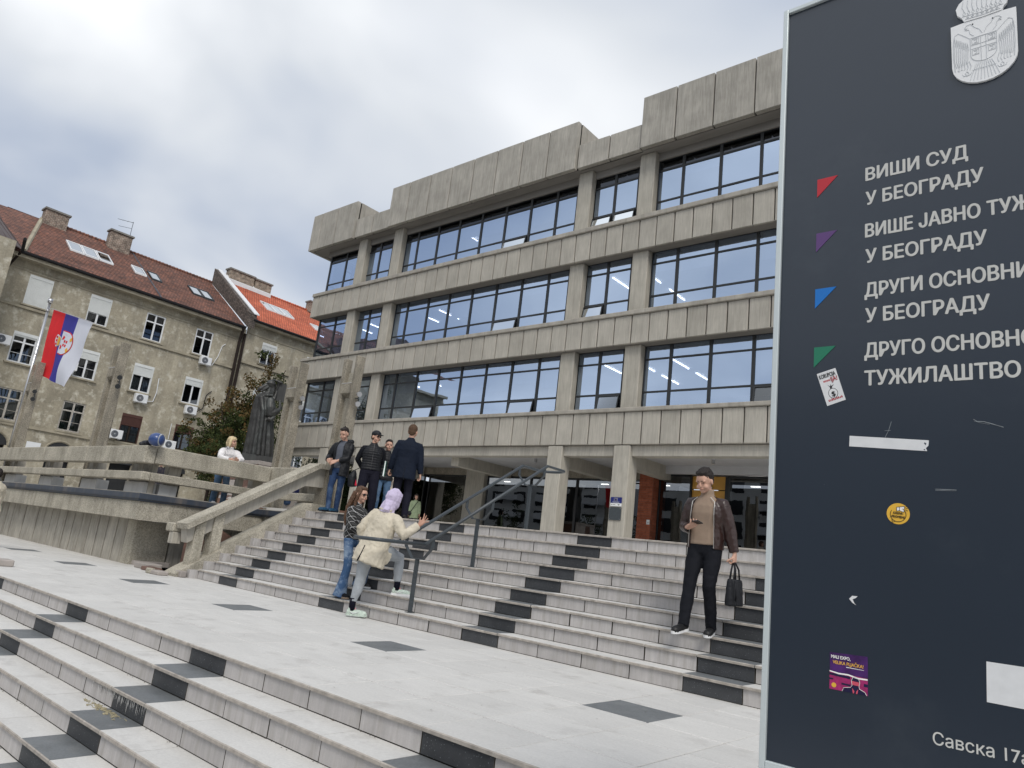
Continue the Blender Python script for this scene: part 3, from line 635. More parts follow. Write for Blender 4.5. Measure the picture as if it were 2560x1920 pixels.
for ri, (z0, zt1, zt2, z1) in enumerate(rows):
    for bi, xs in enumerate(bays):
        for ci, (xa, xb) in enumerate(zip(xs[:-1], xs[1:])):
            m = MB()
            w0 = .11 if ci == 0 else .052; w1 = .052 if ci < len(xs)-2 else .04
            xi0, xi1 = xa+w0, xb-w1
            y0, y1 = YG-.02, YG+.045
            m.box(xa+.001, xi0, y0, y1, z0, z1); m.box(xi1, xb-.001, y0, y1, z0, z1)
            ztop = z1-.10 if ri < 2 else z1-.06
            for za_, zb_ in ((z0, z0+.045), (zt1-.03, zt1+.03), (zt2-.03, zt2+.03), (ztop, z1)): m.box(xi0, xi1, y0+.004, y1-.004, za_, zb_)
            f = m.build('window', 'frame_metal', ch)
            for pi, (za_, zb_) in enumerate(((z0+.045, zt1-.035), (zt1+.035, zt2-.035), (zt2+.035, ztop))):
                if pi == 0 and (ri, bi, ci) in opens:
                    L_ = zb_-za_; an = R(11); m = MB()
                    dy, dz = math.sin(an)*L_, math.cos(an)*L_
                    def Q(x, t, d=0): return (x, YG-.03-dy*t-d*math.cos(an), zb_-dz*t+d*math.sin(an)*-1)
                    fr_ = MB()
                    for (x0_, x1_, t0, t1) in ((xi0+.01, xi0+.05, 0, 1), (xi1-.05, xi1-.01, 0, 1), (xi0+.05, xi1-.05, 0, .08), (xi0+.05, xi1-.05, .92, 1)):
                        a, b, c, d = Q(x0_, t0), Q(x1_, t0), Q(x1_, t1), Q(x0_, t1); off = Vector((0, -.035, 0))
                        fr_.quad(a, b, c, d); fr_.quad(*[tuple(Vector(q)+off) for q in (a, b, c, d)])
                        fr_.quad(a, d, tuple(Vector(d)+off), tuple(Vector(a)+off)); fr_.quad(b, c, tuple(Vector(c)+off), tuple(Vector(b)+off)); fr_.quad(d, c, tuple(Vector(c)+off), tuple(Vector(d)+off))
                    fr_.build('sash', 'frame_metal', f)
                    m.quad(Q(xi0+.05, .08), Q(xi1-.05, .08), Q(xi1-.05, .92), Q(xi0+.05, .92)); m.build('pane', 'glass_plain', f, fix=False)
                    # stay arm
                    continue
                m = MB(); e = rnd.uniform(-.004, .004); e2 = rnd.uniform(-.003, .003)
                m.quad((xi0, YG+.012+e, za_), (xi1, YG+.012-e, za_), (xi1, YG+.012-e+e2, zb_), (xi0, YG+.012+e+e2, zb_)); m.build('pane', 'glass_soffit_reflection' if (ri == 2 and pi == 2) else 'glass_blue', f, fix=False)
            if (ri, bi, ci) in blinds:
                h = blinds[(ri, bi, ci)]*(z1-z0); m = MB(); m.box(xi0+.03, xi1-.03, YG+.16, YG+.17, z1-.06-h, z1-.06); m.build('blind', 'blind', f)
# corner window returning along the end wall
for ri, (z0, zt1, zt2, z1) in enumerate(rows):
    for j in range(4):
        ya = YG+.06+j*1.37; yb = ya+1.37; m = MB(); x = -32.05
        m.box(x, x+.10, ya, ya+.05, z0, z1); m.box(x, x+.10, yb-.05, yb, z0, z1)
        for za_, zb_ in ((z0, z0+.045), (zt1-.035, zt1+.035), (zt2-.035, zt2+.035), (z1-.08, z1)): m.box(x+.004, x+.096, ya+.05, yb-.05, za_, zb_)
        f = m.build('window', 'frame_metal', ch)
        for za_, zb_ in ((z0+.045, zt1-.035), (zt1+.035, zt2-.035), (zt2+.035, z1-.08)):
            m = MB(); m.quad((x+.05, ya+.05, za_), (x+.05, yb-.05, za_), (x+.05, yb-.05, zb_), (x+.05, ya+.05, zb_)); m.build('pane', 'glass_blue', f, fix=False)
# rooms behind the glass
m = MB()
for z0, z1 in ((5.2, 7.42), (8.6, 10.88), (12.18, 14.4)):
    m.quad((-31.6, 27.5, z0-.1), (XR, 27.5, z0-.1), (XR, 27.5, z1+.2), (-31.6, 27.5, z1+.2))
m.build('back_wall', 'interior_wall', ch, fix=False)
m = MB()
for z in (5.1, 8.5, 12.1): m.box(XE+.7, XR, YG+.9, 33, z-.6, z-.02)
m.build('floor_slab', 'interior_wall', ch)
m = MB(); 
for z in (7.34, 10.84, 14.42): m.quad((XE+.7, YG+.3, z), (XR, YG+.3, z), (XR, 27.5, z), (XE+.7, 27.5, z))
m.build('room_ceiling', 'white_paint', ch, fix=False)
strips = [(-11.9, 21.8, 23.06, 7.3), (-11.9, 23.65, 24.6, 7.3), (-13.28, 22.4, 23.04, 7.3), (-13.28, 23.6, 24.95, 7.3), (-14.68, 21.77, 23.06, 7.3), (-17.38, 21.7, 22.5, 7.3), (-24.28, 22.49, 23.0, 7.3), (-22.8, 21.67, 22.2, 7.3), (-25.68, 22.3, 22.5, 7.3),
          (-14.64, 21.68, 23.0, 10.8), (-13.22, 22.33, 22.9, 10.8), (-13.22, 23.6, 24.9, 10.8), (-24.27, 21.75, 22.55, 10.8), (-24.27, 22.65, 23.1, 10.8), (-25.65, 22.37, 23.06, 10.8), (-30.85, 22.27, 23.07, 10.8), (-29.57, 21.9, 22.46, 10.8), (-22.9, 21.9, 22.3, 14.3)]
for x, ya, yb, z in strips:
    m = MB(); m.box(x-.017, x+.017, ya, yb, z, z+.03); m.build('ceiling_light', 'led', ch)
# cornice: tall blocks and lower stretches between them
seg = [('h', -32.42, -28.62, [-32.42, -31.6, -30.24, -28.62]), ('l', -28.60, -26.02, [-28.60, -27.28, -26.02]), ('h', -26.0, -15.12, [-26.0, -24.7, -23.3, -21.95, -20.6, -19.25, -17.88, -16.52, -15.12]),
       ('l', -15.10, -12.36, [-15.10, -13.7, -12.36]), ('h', -12.34, -1.45, [-12.34, -11.0, -9.62, -8.23, -6.87, -5.5, -4.15, -2.8, -1.45]), ('l', -1.43, 1.31, [-1.43, -.05, 1.31]), ('h', 1.33, 8.9, [1.33, 2.7, 4.07, 5.44, 6.8, 8.9])]
for kd, xa, xb, js in seg:
    KF = 19.72/19.25; y0 = 19.70 if kd == 'h' else 19.80; zt = (16.38 if kd == 'h' else 15.38)*KF; zb_ = 14.74
    xa, xb, js = xa*KF, xb*KF, [j*KF for j in js]
    for ja, jb in zip(js[:-1], js[1:]):
        m = MB(); m.bbox(ja+.023, jb-.023, y0+rnd.uniform(-.004, .004), y0+.2, zb_-(.03 if kd == 'h' else 0), zt, .014); m.build('cornice_panel', 'concrete_cornice', ch)
    m = MB(); m.box(xa+.03, xb-.03, y0+.201, y0+.26, zb_+.02, zt-.03); m.build('cornice_core', 'slot_dark', ch)
    if kd == 'h':
        for xq in (xb-.20, xa+.012):
            m = MB(); m.bbox(xq, xq+.188, y0+.262, y0+2.6, zb_+.9, zt-.005, .01); m.build('cornice_return', 'concrete_cap', ch)
        m = MB(); m.box(xa+.2, xb-.2, y0+.27, y0+2.6, zt-.6, zt-.3); m.build('roof_slab', 'concrete_cap', ch)
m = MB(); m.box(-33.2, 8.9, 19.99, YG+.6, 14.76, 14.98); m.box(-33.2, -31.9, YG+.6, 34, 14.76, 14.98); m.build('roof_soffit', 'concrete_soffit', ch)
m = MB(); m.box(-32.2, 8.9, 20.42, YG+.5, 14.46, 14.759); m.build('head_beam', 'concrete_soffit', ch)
for j in range(8):
    m = MB(); m.bbox(-33.22, -33.02, 19.92+j*1.37, 19.92+(j+1)*1.37-.022, 14.72, 16.76 if j < 2 else 15.74, .012); m.build('cornice_panel', 'concrete_cornice', ch)
m = MB(); m.box(-32.9, 8.9, 20.2, 34, 15.0, 15.3); m.build('roof_slab', 'concrete_cap', ch)
# ---- portico and lobby
m = MB(); m.bbox(XE+.3, XR, YB+.15, YB+.55, 3.585, 3.949, .015); m.build('portico_beam', 'concrete', ch)
m = MB(); m.box(XE+.3, XR, YB+.56, 25.9, 3.70, 3.92); m.build('portico_ceiling', 'portico_ceiling', ch)
for x in PX[1:4]+[-21.0]:
    m = MB(); m.box(x+.12, x+.52, YB+.56, 23.9, 3.25, 3.699); m.build('ceiling_beam', 'concrete_pier', ch)
for i, x in enumerate((-24.0, -17.2, -10.0)):
    m = MB(); m.tube([(x, 21.4, 3.56), (x, 21.4, 3.70)], .055, 10); m.build('downlight', 'steel', ch)
YQ = 24.0
def lob(xa, xb, name='lobby_pane', z0=ZL+.05, z1=3.30, y=YQ, mt='glass_lobby'):
    m = MB()
    m.box(xa, xa+.05, y-.03, y+.05, z0, z1+.06); m.box(xb-.05, xb, y-.03, y+.05, z0, z1+.06); m.box(xa+.05, xb-.05, y-.03, y+.05, z1, z1+.06); m.box(xa+.05, xb-.05, y-.03, y+.05, ZL, z0)
    f = m.build('shopfront', 'frame_metal', ch)
    m = MB(); m.quad((xa+.05, y, z0), (xb-.05, y, z0), (xb-.05, y, z1), (xa+.05, y, z1)); m.build('pane', mt, f, fix=False)
xs = [-31.5, -28.6, -25.6, -23.1, -22.6, -20.1, -18.0, -16.2]
for a_, b_ in ((-31.5, -28.8), (-28.8, -26.0), (-25.7, -23.2), (-21.9, -19.4), (-19.4, -17.0), (-17.0, -14.95)): lob(a_, b_)
m = MB(); m.bbox(-23.15, -22.0, YQ-.15, YQ+.2, ZL, 3.7, .02); m.build('lobby_pier', 'concrete_pier', ch)
m = MB(); m.box(-31.5, -12.9, YQ-.02, YQ+.1, 3.365, 3.699); m.build('lobby_lintel', 'concrete_dark', ch)
lob(-14.95, -13.45, z1=3.2)
# brick pier in separate bricks
bp_ = MB(); bp_.box(-13.38, -12.83, YQ-1.28, YQ-.35, ZL, 3.69); bpo = bp_.build('brick_pier', 'mortar', ch)
bm_ = MB(); bm_.box(-.1325, .1325, -.012, .06, 0, .068); bme = bm_.mesh('brick', ['brick_red'])
bm2 = MB(); bm2.box(-.012, .06, -.1125, .1125, 0, .068); bme2 = bm2.mesh('brick', ['brick_red'])
for j in range(41):
    z = ZL+.006+j*.0785; sh = .13 if j % 2 else 0
    for i in range(-1, 3):
        xa = -13.38+i*.275+sh; xb = xa+.265
        xa2, xb2 = max(xa, -13.38), min(xb, -12.83)
        if xb2-xa2 < .04: continue
        piece('brick', bme, bpo, ((xa2+xb2)/2, YQ-1.281, z), scale=((xb2-xa2)/.265, 1, 1))
    for i in range(-1, 4):
        ya = YQ-1.27+i*.235+sh; yb = ya+.225; ya2, yb2 = max(ya, YQ-1.268), min(yb, YQ-.35)
        if yb2-ya2 < .05: continue
        o = piece('brick', bme2, bpo, (-12.83-.047, (ya2+yb2)/2, z), scale=(1, (yb2-ya2)/.225, 1))
m = MB(); m.box(-12.98, -12.86, YQ-1.31, YQ-1.294, 1.62, 1.78); o = m.build('key_switch', 'white_paint', bpo)
m = MB(); m.box(-12.925, -12.905, YQ-1.313, YQ-1.3105, 1.66, 1.71); m.build('key_slot', 'frame_metal', bpo)
lob(-12.80, -11.55, z1=3.40, y=YQ-.9)
# white fascia over the entrance, yellow panels, door closer
m = MB(); m.box(-12.82, XR, YQ-1.32, YQ-1.2, 3.42, 3.699); m.build('entrance_fascia', 'portico_ceiling', ch)
m = MB(); m.box(-11.5, -10.28, YQ-.92, YQ-.86, ZL, 2.93); m.build('yellow_door', 'yellow_panel', ch)
m = MB(); m.box(-11.5, -10.28, YQ-.92, YQ-.86, 2.965, 3.41); m.build('yellow_panel', 'yellow_panel', ch)
m = MB(); m.box(-11.2, -10.75, YQ-.99, YQ-.93, 2.99, 3.04); m.build('door_closer', 'steel', ch)
m = MB(); m.box(-10.278, -10.12, YQ-1.0, YQ-.8, ZL, 3.41); m.box(-11.56, -11.502, YQ-1.0, YQ-.8, ZL, 3.41); m.build('door_post', 'frame_metal', ch)
for a_, b_ in ((-10.1, -8.2), (-8.2, -6.3), (-6.3, -4.4), (-4.4, -2.5), (-2.5, -.6), (-.6, 1.3), (1.3, 3.2)): lob(a_, b_, z1=3.34, y=YQ-1.15)
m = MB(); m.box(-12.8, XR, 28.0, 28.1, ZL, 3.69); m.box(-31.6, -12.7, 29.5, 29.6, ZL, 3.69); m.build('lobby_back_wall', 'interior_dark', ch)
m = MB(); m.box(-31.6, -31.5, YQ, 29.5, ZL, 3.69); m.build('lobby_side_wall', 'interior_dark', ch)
for x, y in ((-13.6, 25.0), (-9.2, 25.2), (-16.5, 25.2), (-9.9, 24.6), (-22, 25.4)):
    m = MB(); m.box(x-.16, x+.16, y, y+.1, 3.30, 3.33); m.build('lobby_light', 'led', ch)
# plaques on the ground pier
pl = thing('information_plaque', 'blue and white plaque with a ring of stars on the concrete pier by the entrance', 'plaque', (-12.55, 19.99, 1.95))
mat('eu_blue', (.012, .02, .16), .4, .4, var=0); mat('star_yellow', (.75, .62, .12), .5, .3, var=0)
m = MB(); m.box(-12.79, -12.39, 19.985, 20.018, 2.03, 2.22); m.build('blue_field', 'eu_blue', pl)
m = MB(); m.box(-12.79, -12.39, 19.985, 20.018, 1.93, 2.029); m.build('white_field', 'white_paint', pl)
m = MB()
for k in range(12):
    a = k*math.pi/6; cx_, cz_ = -12.60+math.sin(a)*.042, 2.14+math.cos(a)*.042; pp = []
    for q in range(10):
        rr = .0085 if q % 2 == 0 else .0036; b = q*math.pi/5; pp.append((cx_+math.sin(b)*rr, 19.982, cz_+math.cos(b)*rr))
    m.poly(pp)
m.build('star_ring', 'star_yellow', pl, fix=False)
m = MB()
for z_, x_, w_ in ((2.065, -12.72, .27), (2.05, -12.70, .22)): m.box(x_, x_+w_, 19.982, 19.984, z_, z_+.006)
m.box(-12.665, -12.535, 19.982, 19.984, 2.19, 2.194); m.box(-12.665, -12.661, 19.982, 19.984, 2.09, 2.19); m.box(-12.539, -12.535, 19.982, 19.984, 2.09, 2.19)
m.build('caption_lines', 'white_paint', pl)
m = MB()
for x_, w_ in ((-12.76, .05), (-12.68, .04), (-12.63, .02)): m.box(x_, x_+w_, 19.982, 19.984, 1.975, 1.99)
for q in range(3): m.ball((-12.5+q*.022, 19.984, 1.985-(q % 2)*.01), (.014, .003, .014), 8, 5)
m.build('logo', 'frame_metal', pl)
m = MB(); m.box(-12.82, -12.38, 19.988, 20.018, 1.49, 1.895)
dp = solo('dark_plaque', m, 'dark_steel', 'plain dark plaque under the blue plaque on the concrete pier', 'plaque')
m = MB()
for x_ in (-12.79, -12.41):
    for z_ in (1.52, 1.865): m.ball((x_, 19.987, z_), .009, 6, 4)
m.build('screw', 'steel', dp)
# ================================================================ OLD APARTMENT HOUSES (facade in the plane x = XA, seen from +x)
XA = -46.0
def onA(y, z): return (y, z)
def wall_holes(name, parent, y0, y1, z0, z1, holes, mt, x=XA, depth=.16, reveal=None):
    ys = sorted({y0, y1, *[h[0] for h in holes], *[h[1] for h in holes]}); zs = sorted({z0, z1, *[h[2] for h in holes], *[h[3] for h in holes]})
    m = MB()
    for a, b in zip(ys[:-1], ys[1:]):
        for c, d in zip(zs[:-1], zs[1:]):
            cy_, cz_ = (a+b)/2, (c+d)/2
            if any(h[0] < cy_ < h[1] and h[2] < cz_ < h[3] for h in holes): continue
            m.quad((x, a, c), (x, b, c), (x, b, d), (x, a, d))
    for (a, b, c, d) in holes:
        xi = x-depth
        m.quad((x, a, c), (xi, a, c), (xi, a, d), (x, a, d)); m.quad((x, b, c), (x, b, d), (xi, b, d), (xi, b, c))
        m.quad((x, a, d), (xi, a, d), (xi, b, d), (x, b, d)); m.quad((x, a, c), (x, b, c), (xi, b, c), (xi, a, c))
    return m.build(name, mt, parent, fix=False)
def apt_window(par, yc, zb, w, h, style, shut=0.0, brown=False, old=False, curt=None, x=XA):
    y0, y1 = yc-w/2, yc+w/2; z1 = zb+h; X = x-.08
    fm = 'old_frame' if old else ('pipe_brown' if brown else 'pvc_white'); t = .085
    sh = h*shut; zt = z1-sh
    m = MB(); e = 0
    m.box(X-.04, X+.03, y0, y0+t, zb, z1); m.box(X-.04, X+.03, y1-t, y1, zb, z1); m.box(X-.04, X+.03, y0+t, y1-t, zb, zb+t); m.box(X-.04, X+.03, y0+t, y1-t, z1-t, z1)
    m.box(X-.035, X+.035, yc-.05, yc+.05, zb+t, z1-t)
    if style == 'T': m.box(X-.03, X+.04, y0+t, y1-t, zb+h*.66, zb+h*.66+.08)
    if style == 'B':
        for a, b in ((y0+t, yc-.05), (yc+.05, y1-t)): m.box(X-.02, X+.02, a, b, zb+h*.36, zb+h*.36+.022)
    if style == 'TB':
        m.box(X-.03, X+.04, y0+t, y1-t, zb+h*.66, zb+h*.66+.08)
        for a, b in ((y0+t, yc-.05), (yc+.05, y1-t)): m.box(X-.02, X+.02, a, b, zb+h*.31, zb+h*.31+.022)
    f = m.build('window', fm, par)
    m = MB(); m.quad((X, y0+t, zb+t), (X, y1-t, zb+t), (X, y1-t, z1-t), (X, y0+t, z1-t)); m.build('pane', 'glass_plain', f, fix=False)
    if curt:
        m = MB(); n = 16; sides = [(y0+.05, yc-.03), (yc+.03, y1-.05)] if curt == 2 else [(yc+.02, y1-.05)] if curt == 1 else [(y0+.05, y1-.05)]
        for a, b in sides:
            pts = [(a+(b-a)*k/n, X-.16+.025*math.sin(k*1.9)) for k in range(n+1)]
            for (pa, xa_), (pb, xb_) in zip(pts[:-1], pts[1:]): m.quad((xa_, pa, zb+.05), (xb_, pb, zb+.05), (xb_, pb, z1-.05), (xa_, pa, z1-.05))
        m.build('curtain', 'curtain_green' if old and curt == 3 else 'curtain', f, smooth=True, fix=False)
    if shut:
        sm = 'shutter_brown' if brown else 'shutter'; n = max(2, int(sh/.05)); m = MB()
        m.box(X+.036, x+.012, y0+.0, y1, z1-.17, z1)
        for k in range(n):
            za = z1-.17-(sh-.17)*(k+1)/n; zc = z1-.17-(sh-.17)*k/n
            m.quad((X+.06, y0+.04, za), (X+.06, y1-.04, za), (X+.075, y1-.04, (za+zc)/2), (X+.075, y0+.04, (za+zc)/2)); m.quad((X+.075, y0+.04, (za+zc)/2), (X+.075, y1-.04, (za+zc)/2), (X+.06, y1-.04, zc), (X+.06, y0+.04, zc))
        m.box(X+.04, X+.10, y0, y0+.04, zb, z1-.17); m.box(X+.04, X+.10, y1-.04, y1, zb, z1-.17)
        m.build('roller_shutter', sm, f)
    m = MB(); m.box(x-.02, x+.13, y0-.12, y1+.12, zb-.09, zb-.005); m.build('window_sill', 'stucco_trim', f)
    return (y0, y1, zb, z1)
w_, h_ = 1.19, 1.72
A = thing('apartment_house', 'old four storey stucco apartment house with brown tiled roof and peeling walls', 'building', (XA, 16.5, -2))
cols = [11.32, 14.53, 17.82, 21.05]
specs = []
zrows = {3: 10.38, 2: 7.08, 1: 3.93}
specs += [(11.32, zrows[3], 'B', 1.0, False, False, None), (14.53, zrows[3], 'B', .62, False, False, 2), (17.82, zrows[3], 'T', 0, False, False, 1), (21.05, zrows[3], 'T', 0, False, False, 1)]
specs += [(11.32, zrows[2], 'TB', .16, False, False, None), (14.60, zrows[2], 'B', .34, False, False, 2), (17.82, zrows[2], 'N', .42, False, False, 1), (21.05, zrows[2], 'N', .30, False, False, None)]
specs += [(11.32, zrows[1], 'TB', 0, False, True, 3), (14.56, zrows[1], 'TB', 0, False, True, 3), (17.82, zrows[1], 'TB', .42, True, False, 3), (21.10, zrows[1]+.15, 'TB', .33, True, False, 3)]
holes = []
for yc, zb, st, sh, br, old, cu in specs:
    holes.append(apt_window(A, yc, zb, w_ if zb != zrows[3] or yc > 12 else 1.2, h_-(.15 if zb > 4 and zb < 4.5 else 0), st, sh, br, old, cu))
for yc in (8.0, 4.8, 1.6):
    for k, zb in enumerate((10.38, 7.08, 3.93)): holes.append(apt_window(A, yc, zb, w_, h_, 'TB', (.3, .5, 0)[k], False, False, 2))
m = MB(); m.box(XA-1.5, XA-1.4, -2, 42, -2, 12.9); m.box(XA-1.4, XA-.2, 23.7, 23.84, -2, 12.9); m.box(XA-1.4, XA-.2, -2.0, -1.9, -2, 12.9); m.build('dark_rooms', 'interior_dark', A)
# ground floor arches, dark openings
for yc in (4.6, 7.9, 11.1, 14.40, 17.8, 21.05):
    holes.append((yc-.62, yc+.62, .2, 2.62))
wall_holes('wall', A, -2.0, 23.84, -2.2, 13.05, holes, 'stucco')
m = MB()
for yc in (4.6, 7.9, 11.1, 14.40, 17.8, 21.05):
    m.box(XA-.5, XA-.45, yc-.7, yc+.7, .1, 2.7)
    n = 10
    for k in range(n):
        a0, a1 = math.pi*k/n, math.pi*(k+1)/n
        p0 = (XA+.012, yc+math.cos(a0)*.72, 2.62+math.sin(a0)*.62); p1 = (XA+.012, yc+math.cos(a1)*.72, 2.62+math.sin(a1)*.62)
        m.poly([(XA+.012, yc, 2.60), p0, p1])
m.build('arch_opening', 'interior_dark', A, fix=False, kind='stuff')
m = MB()
for yc in (4.6, 7.9, 11.1, 14.40, 17.8, 21.05):
    n = 12
    for k in range(n):
        a0, a1 = math.pi*k/n, math.pi*(k+1)/n
        m.tube([(XA+.02, yc+math.cos(a0)*.80, 2.62+math.sin(a0)*.70), (XA+.02, yc+math.cos(a1)*.80, 2.62+math.sin(a1)*.70)], .06, 6)
m.build('arch_moulding', 'stucco_trim', A, kind='stuff')
# cornices, string courses, eaves, gutter
def course(par, y0, y1, z0, z1, d, name='string_course', mt='stucco_trim'): m = MB(); m.box(XA+.003, XA+d, y0, y1, z0, z1); m.build(name, mt, par)
course(A, -2, 23.56, 10.10, 10.24, .10); course(A, -2, 23.56, 3.70, 3.86, .10); course(A, -2, 23.56, 12.20, 12.27, .04)
course(A, -2, 23.56, 12.34, 12.38, .03)
m = MB(); m.box(XA-.3, XA+.50, -2, 23.5, 12.74, 12.80); m.box(XA+.46, XA+.52, -2, 23.5, 12.74, 12.955); m.build('eaves_soffit', 'stucco_trim', A)
m = MB()
pr = [(XA+.50, 13.03), (XA+.50, 12.97), (XA+.54, 12.92), (XA+.62, 12.92), (XA+.67, 12.98), (XA+.67, 13.08), (XA+.64, 13.08), (XA+.63, 13.0), (XA+.6, 12.95), (XA+.55, 12.95), (XA+.53, 13.0), (XA+.52, 13.1)]
m.prism([(p[0], p[1]) for p in pr], 1, 9.9, 23.45); m.build('gutter', 'gutter', A)
# roof: courses of overlapping tiles
def roof(par, y0, y1, xe, ze, xr, zr, mt, name='roof', hip=None, rows=34):
    m = MB(); dx, dz = (xr-xe)/rows, (zr-ze)/rows
    for k in range(rows):
        xa, za = xe+dx*k, ze+dz*k
        ya0, ya1 = y0, y1
        if hip: ya0 = hip(k/rows)
        ny = max(1, int((ya1-ya0)/.8))
        for j in range(ny):
            a = ya0+(ya1-ya0)*j/ny; b = ya0+(ya1-ya0)*(j+1)/ny
            w1, w2 = mnoise.noise((a*.5, k*.3, 0))*.02, mnoise.noise((b*.5, k*.3, 0))*.02
            m.quad((xa, a, za+.035+w1), (xa, b, za+.035+w2), (xa+dx*1.05, b, za+dz*1.05+.012+w2), (xa+dx*1.05, a, za+dz*1.05+.012+w1))
            m.quad((xa, a, za-.01+w1), (xa, b, za-.01+w2), (xa, b, za+.035+w2), (xa, a, za+.035+w1))
    o = m.build(name, mt, par, fix=False, kind='stuff'); return o
XRG, ZRG = -52.2, 17.42
rf = roof(A, 10.2, 23.45, XA+.52, 13.05, XRG, ZRG, 'roof_old', hip=lambda t: 10.0+t*1.9)
m = MB(); m.quad((XRG, 10, ZRG), (XRG, 23.5, ZRG), (XRG-6, 23.5, 13.1), (XRG-6, 10, 13.1)); m.build('rear_roof', 'roof_old', A, fix=False)
m = MB()
for k in range(46):
    y = 11.9+k*.255; m.tube([(XRG, y, ZRG+.03), (XRG, y+.27, ZRG+.06)], [.10, .12], 8)
m.build('ridge_tiles', 'roof_old', A)
m = MB(); m.tube([(XA+.45, 10.0, 13.15), (XRG, 11.9, ZRG+.03)], .13, 6); m.build('hip_tiles', 'stucco_trim', A)
mat('metal_roof', (.075, .052, .048), .5, .4, var=.15)
m = MB()   # wing with a standing seam roof at the left
m.quad((XA+.5, 10.0, 13.1), (XRG, 11.9, ZRG), (XRG, 2, ZRG-.2), (XA+5.5, 2, 13.0)); m.build('wing_roof', 'roof_old', A, fix=False)
m = MB(); m.poly([(XA+.62, 9.9, 13.12), (XA-2.0, 8.9, 15.3), (XA+1.0, 4.0, 16.2), (XA+5.4, 4.0, 13.05)]); o = m.build('metal_roof', 'metal_roof', A, fix=False)
m = MB()
for k in range(14):
    t = k/13; a = Vector((XA+.62, 9.9, 13.15)).lerp(Vector((XA+5.4, 4.0, 13.08)), t); b = Vector((XA-2, 8.9, 15.33)).lerp(Vector((XA+1, 4.0, 16.23)), t); m.tube([a, b], .022, 4)
m.build('roof_seam', 'metal_roof', A)
m = MB(); m.box(XA-.1, XA+2.2, 3.0, 9.2, -2.2, 13.0); m.build('wing_wall', 'stucco', A)
m = MB(); m.tube([(XA+.62, 9.9, 13.05), (XA+3, 9.35, 13.02)], .08, 8); m.build('gutter', 'gutter', A)
m = MB(); m.tube([(XA+.60, 9.85, 12.95), (XA+.3, 9.75, 12.6), (XA+.14, 9.4, 11.7), (XA+.14, 9.35, 11.0), (XA+.14, 9.35, 0)], .065, 8); m.build('downpipe', 'pipe_brown', A)
m = MB(); m.tube([(XA+.60, 23.3, 12.95), (XA+.3, 23.4, 12.5), (XA+.14, 23.42, 12.1), (XA+.14, 23.42, 0)], .10, 10); m.tube([(XA+.14, 23.72, 12.7), (XA+.14, 23.72, 0)], .10, 10); m.build('downpipe', 'pipe_brown', A)
m = MB()   # dark valley strip between roof halves
m.tube([(XA+.5, 17.62, 13.12), (XRG, 17.62, ZRG+.03)], .05, 4); m.build('roof_joint', 'slate_metal', A)
def slopez(x): return 13.05+(XA+.52-x)/(XA+.52-XRG)*(ZRG-13.05)
def skylight(par, y0, y1, x0, x1, dark=False, dz=0):
    t = .07; m = MB()
    def q(y, x, h): return (x, y, slopez(x)+h+dz)
    def bar(ya, yb, xa, xb):
        p = [q(ya, xa, .02), q(yb, xa, .02), q(yb, xb, .02), q(ya, xb, .02)]; P = [q(ya, xa, .13), q(yb, xa, .13), q(yb, xb, .13), q(ya, xb, .13)]
        i = len(m.v); m.v += p+P
        for f in ((0, 1, 2, 3), (4, 5, 6, 7), (0, 1, 5, 4), (1, 2, 6, 5), (2, 3, 7, 6), (3, 0, 4, 7)): m.f.append(tuple(i+k for k in f)); m.m.append(0)
    bar(y0, y0+t, x0, x1); bar(y1-t, y1, x0, x1); bar(y0+t, y1-t, x0, x0-t); bar(y0+t, y1-t, x1+t, x1)
    f = m.build('skylight', 'frame_metal' if dark else 'flashing', par)
    m = MB(); m.quad(q(y0+t, x0-t, .10), q(y1-t, x0-t, .10), q(y1-t, x1+t, .10), q(y0+t, x1+t, .10)); m.build('pane', 'glass_sky', f, fix=False)
for k in range(3): skylight(A, 12.85+k*.86, 12.85+k*.86+.82, -48.25, -49.65)
skylight(A, 16.75, 17.5, -48.3, -49.4); skylight(A, 17.8, 18.5, -48.2, -49.4, True)
for k in range(2): skylight(A, 20.65+k*.80, 20.65+k*.80+.76, -48.2, -49.5, True)
def chimney(par, y0, y1, x0, x1, z0, z1, mt='brick_chimney'):
    m = MB(); m.box(x0, x1, y0, y1, z0, z1-.12); c = m.build('chimney', mt, par)
    m = MB(); m.box(x0-.08, x1+.08, y0-.08, y1+.08, z1-.118, z1); m.build('chimney_cap', 'chimney_cap', c)
    m = MB(); m.box(x0-.03, x1+.03, y0-.03, y1+.03, z0, z0+.35); m.build('chimney_base', 'roof_old', c)
chimney(A, 11.85, 13.2, -52.2, -51.5, 16.6, 18.1); chimney(A, 15.75, 17.15, -52.0, -51.4, 16.4, 18.30)
m = MB(); m.tube([(-51.5, 16.95, 18.2), (-51.5, 16.95, 19.35)], .018, 6); m.tube([(-51.5, 16.95, 19.3), (-51.5, 15.95, 19.15)], .014, 6); m.tube([(-51.5, 16.93, 18.85), (-51.5, 16.1, 18.7)], .012, 6)
for k in range(3): m.tube([(-51.65, 16.9-k*.3, 19.29-k*.045), (-51.35, 16.9-k*.3, 19.29-k*.045)], .008, 4)
m.build('aerial', 'dark_steel', A)
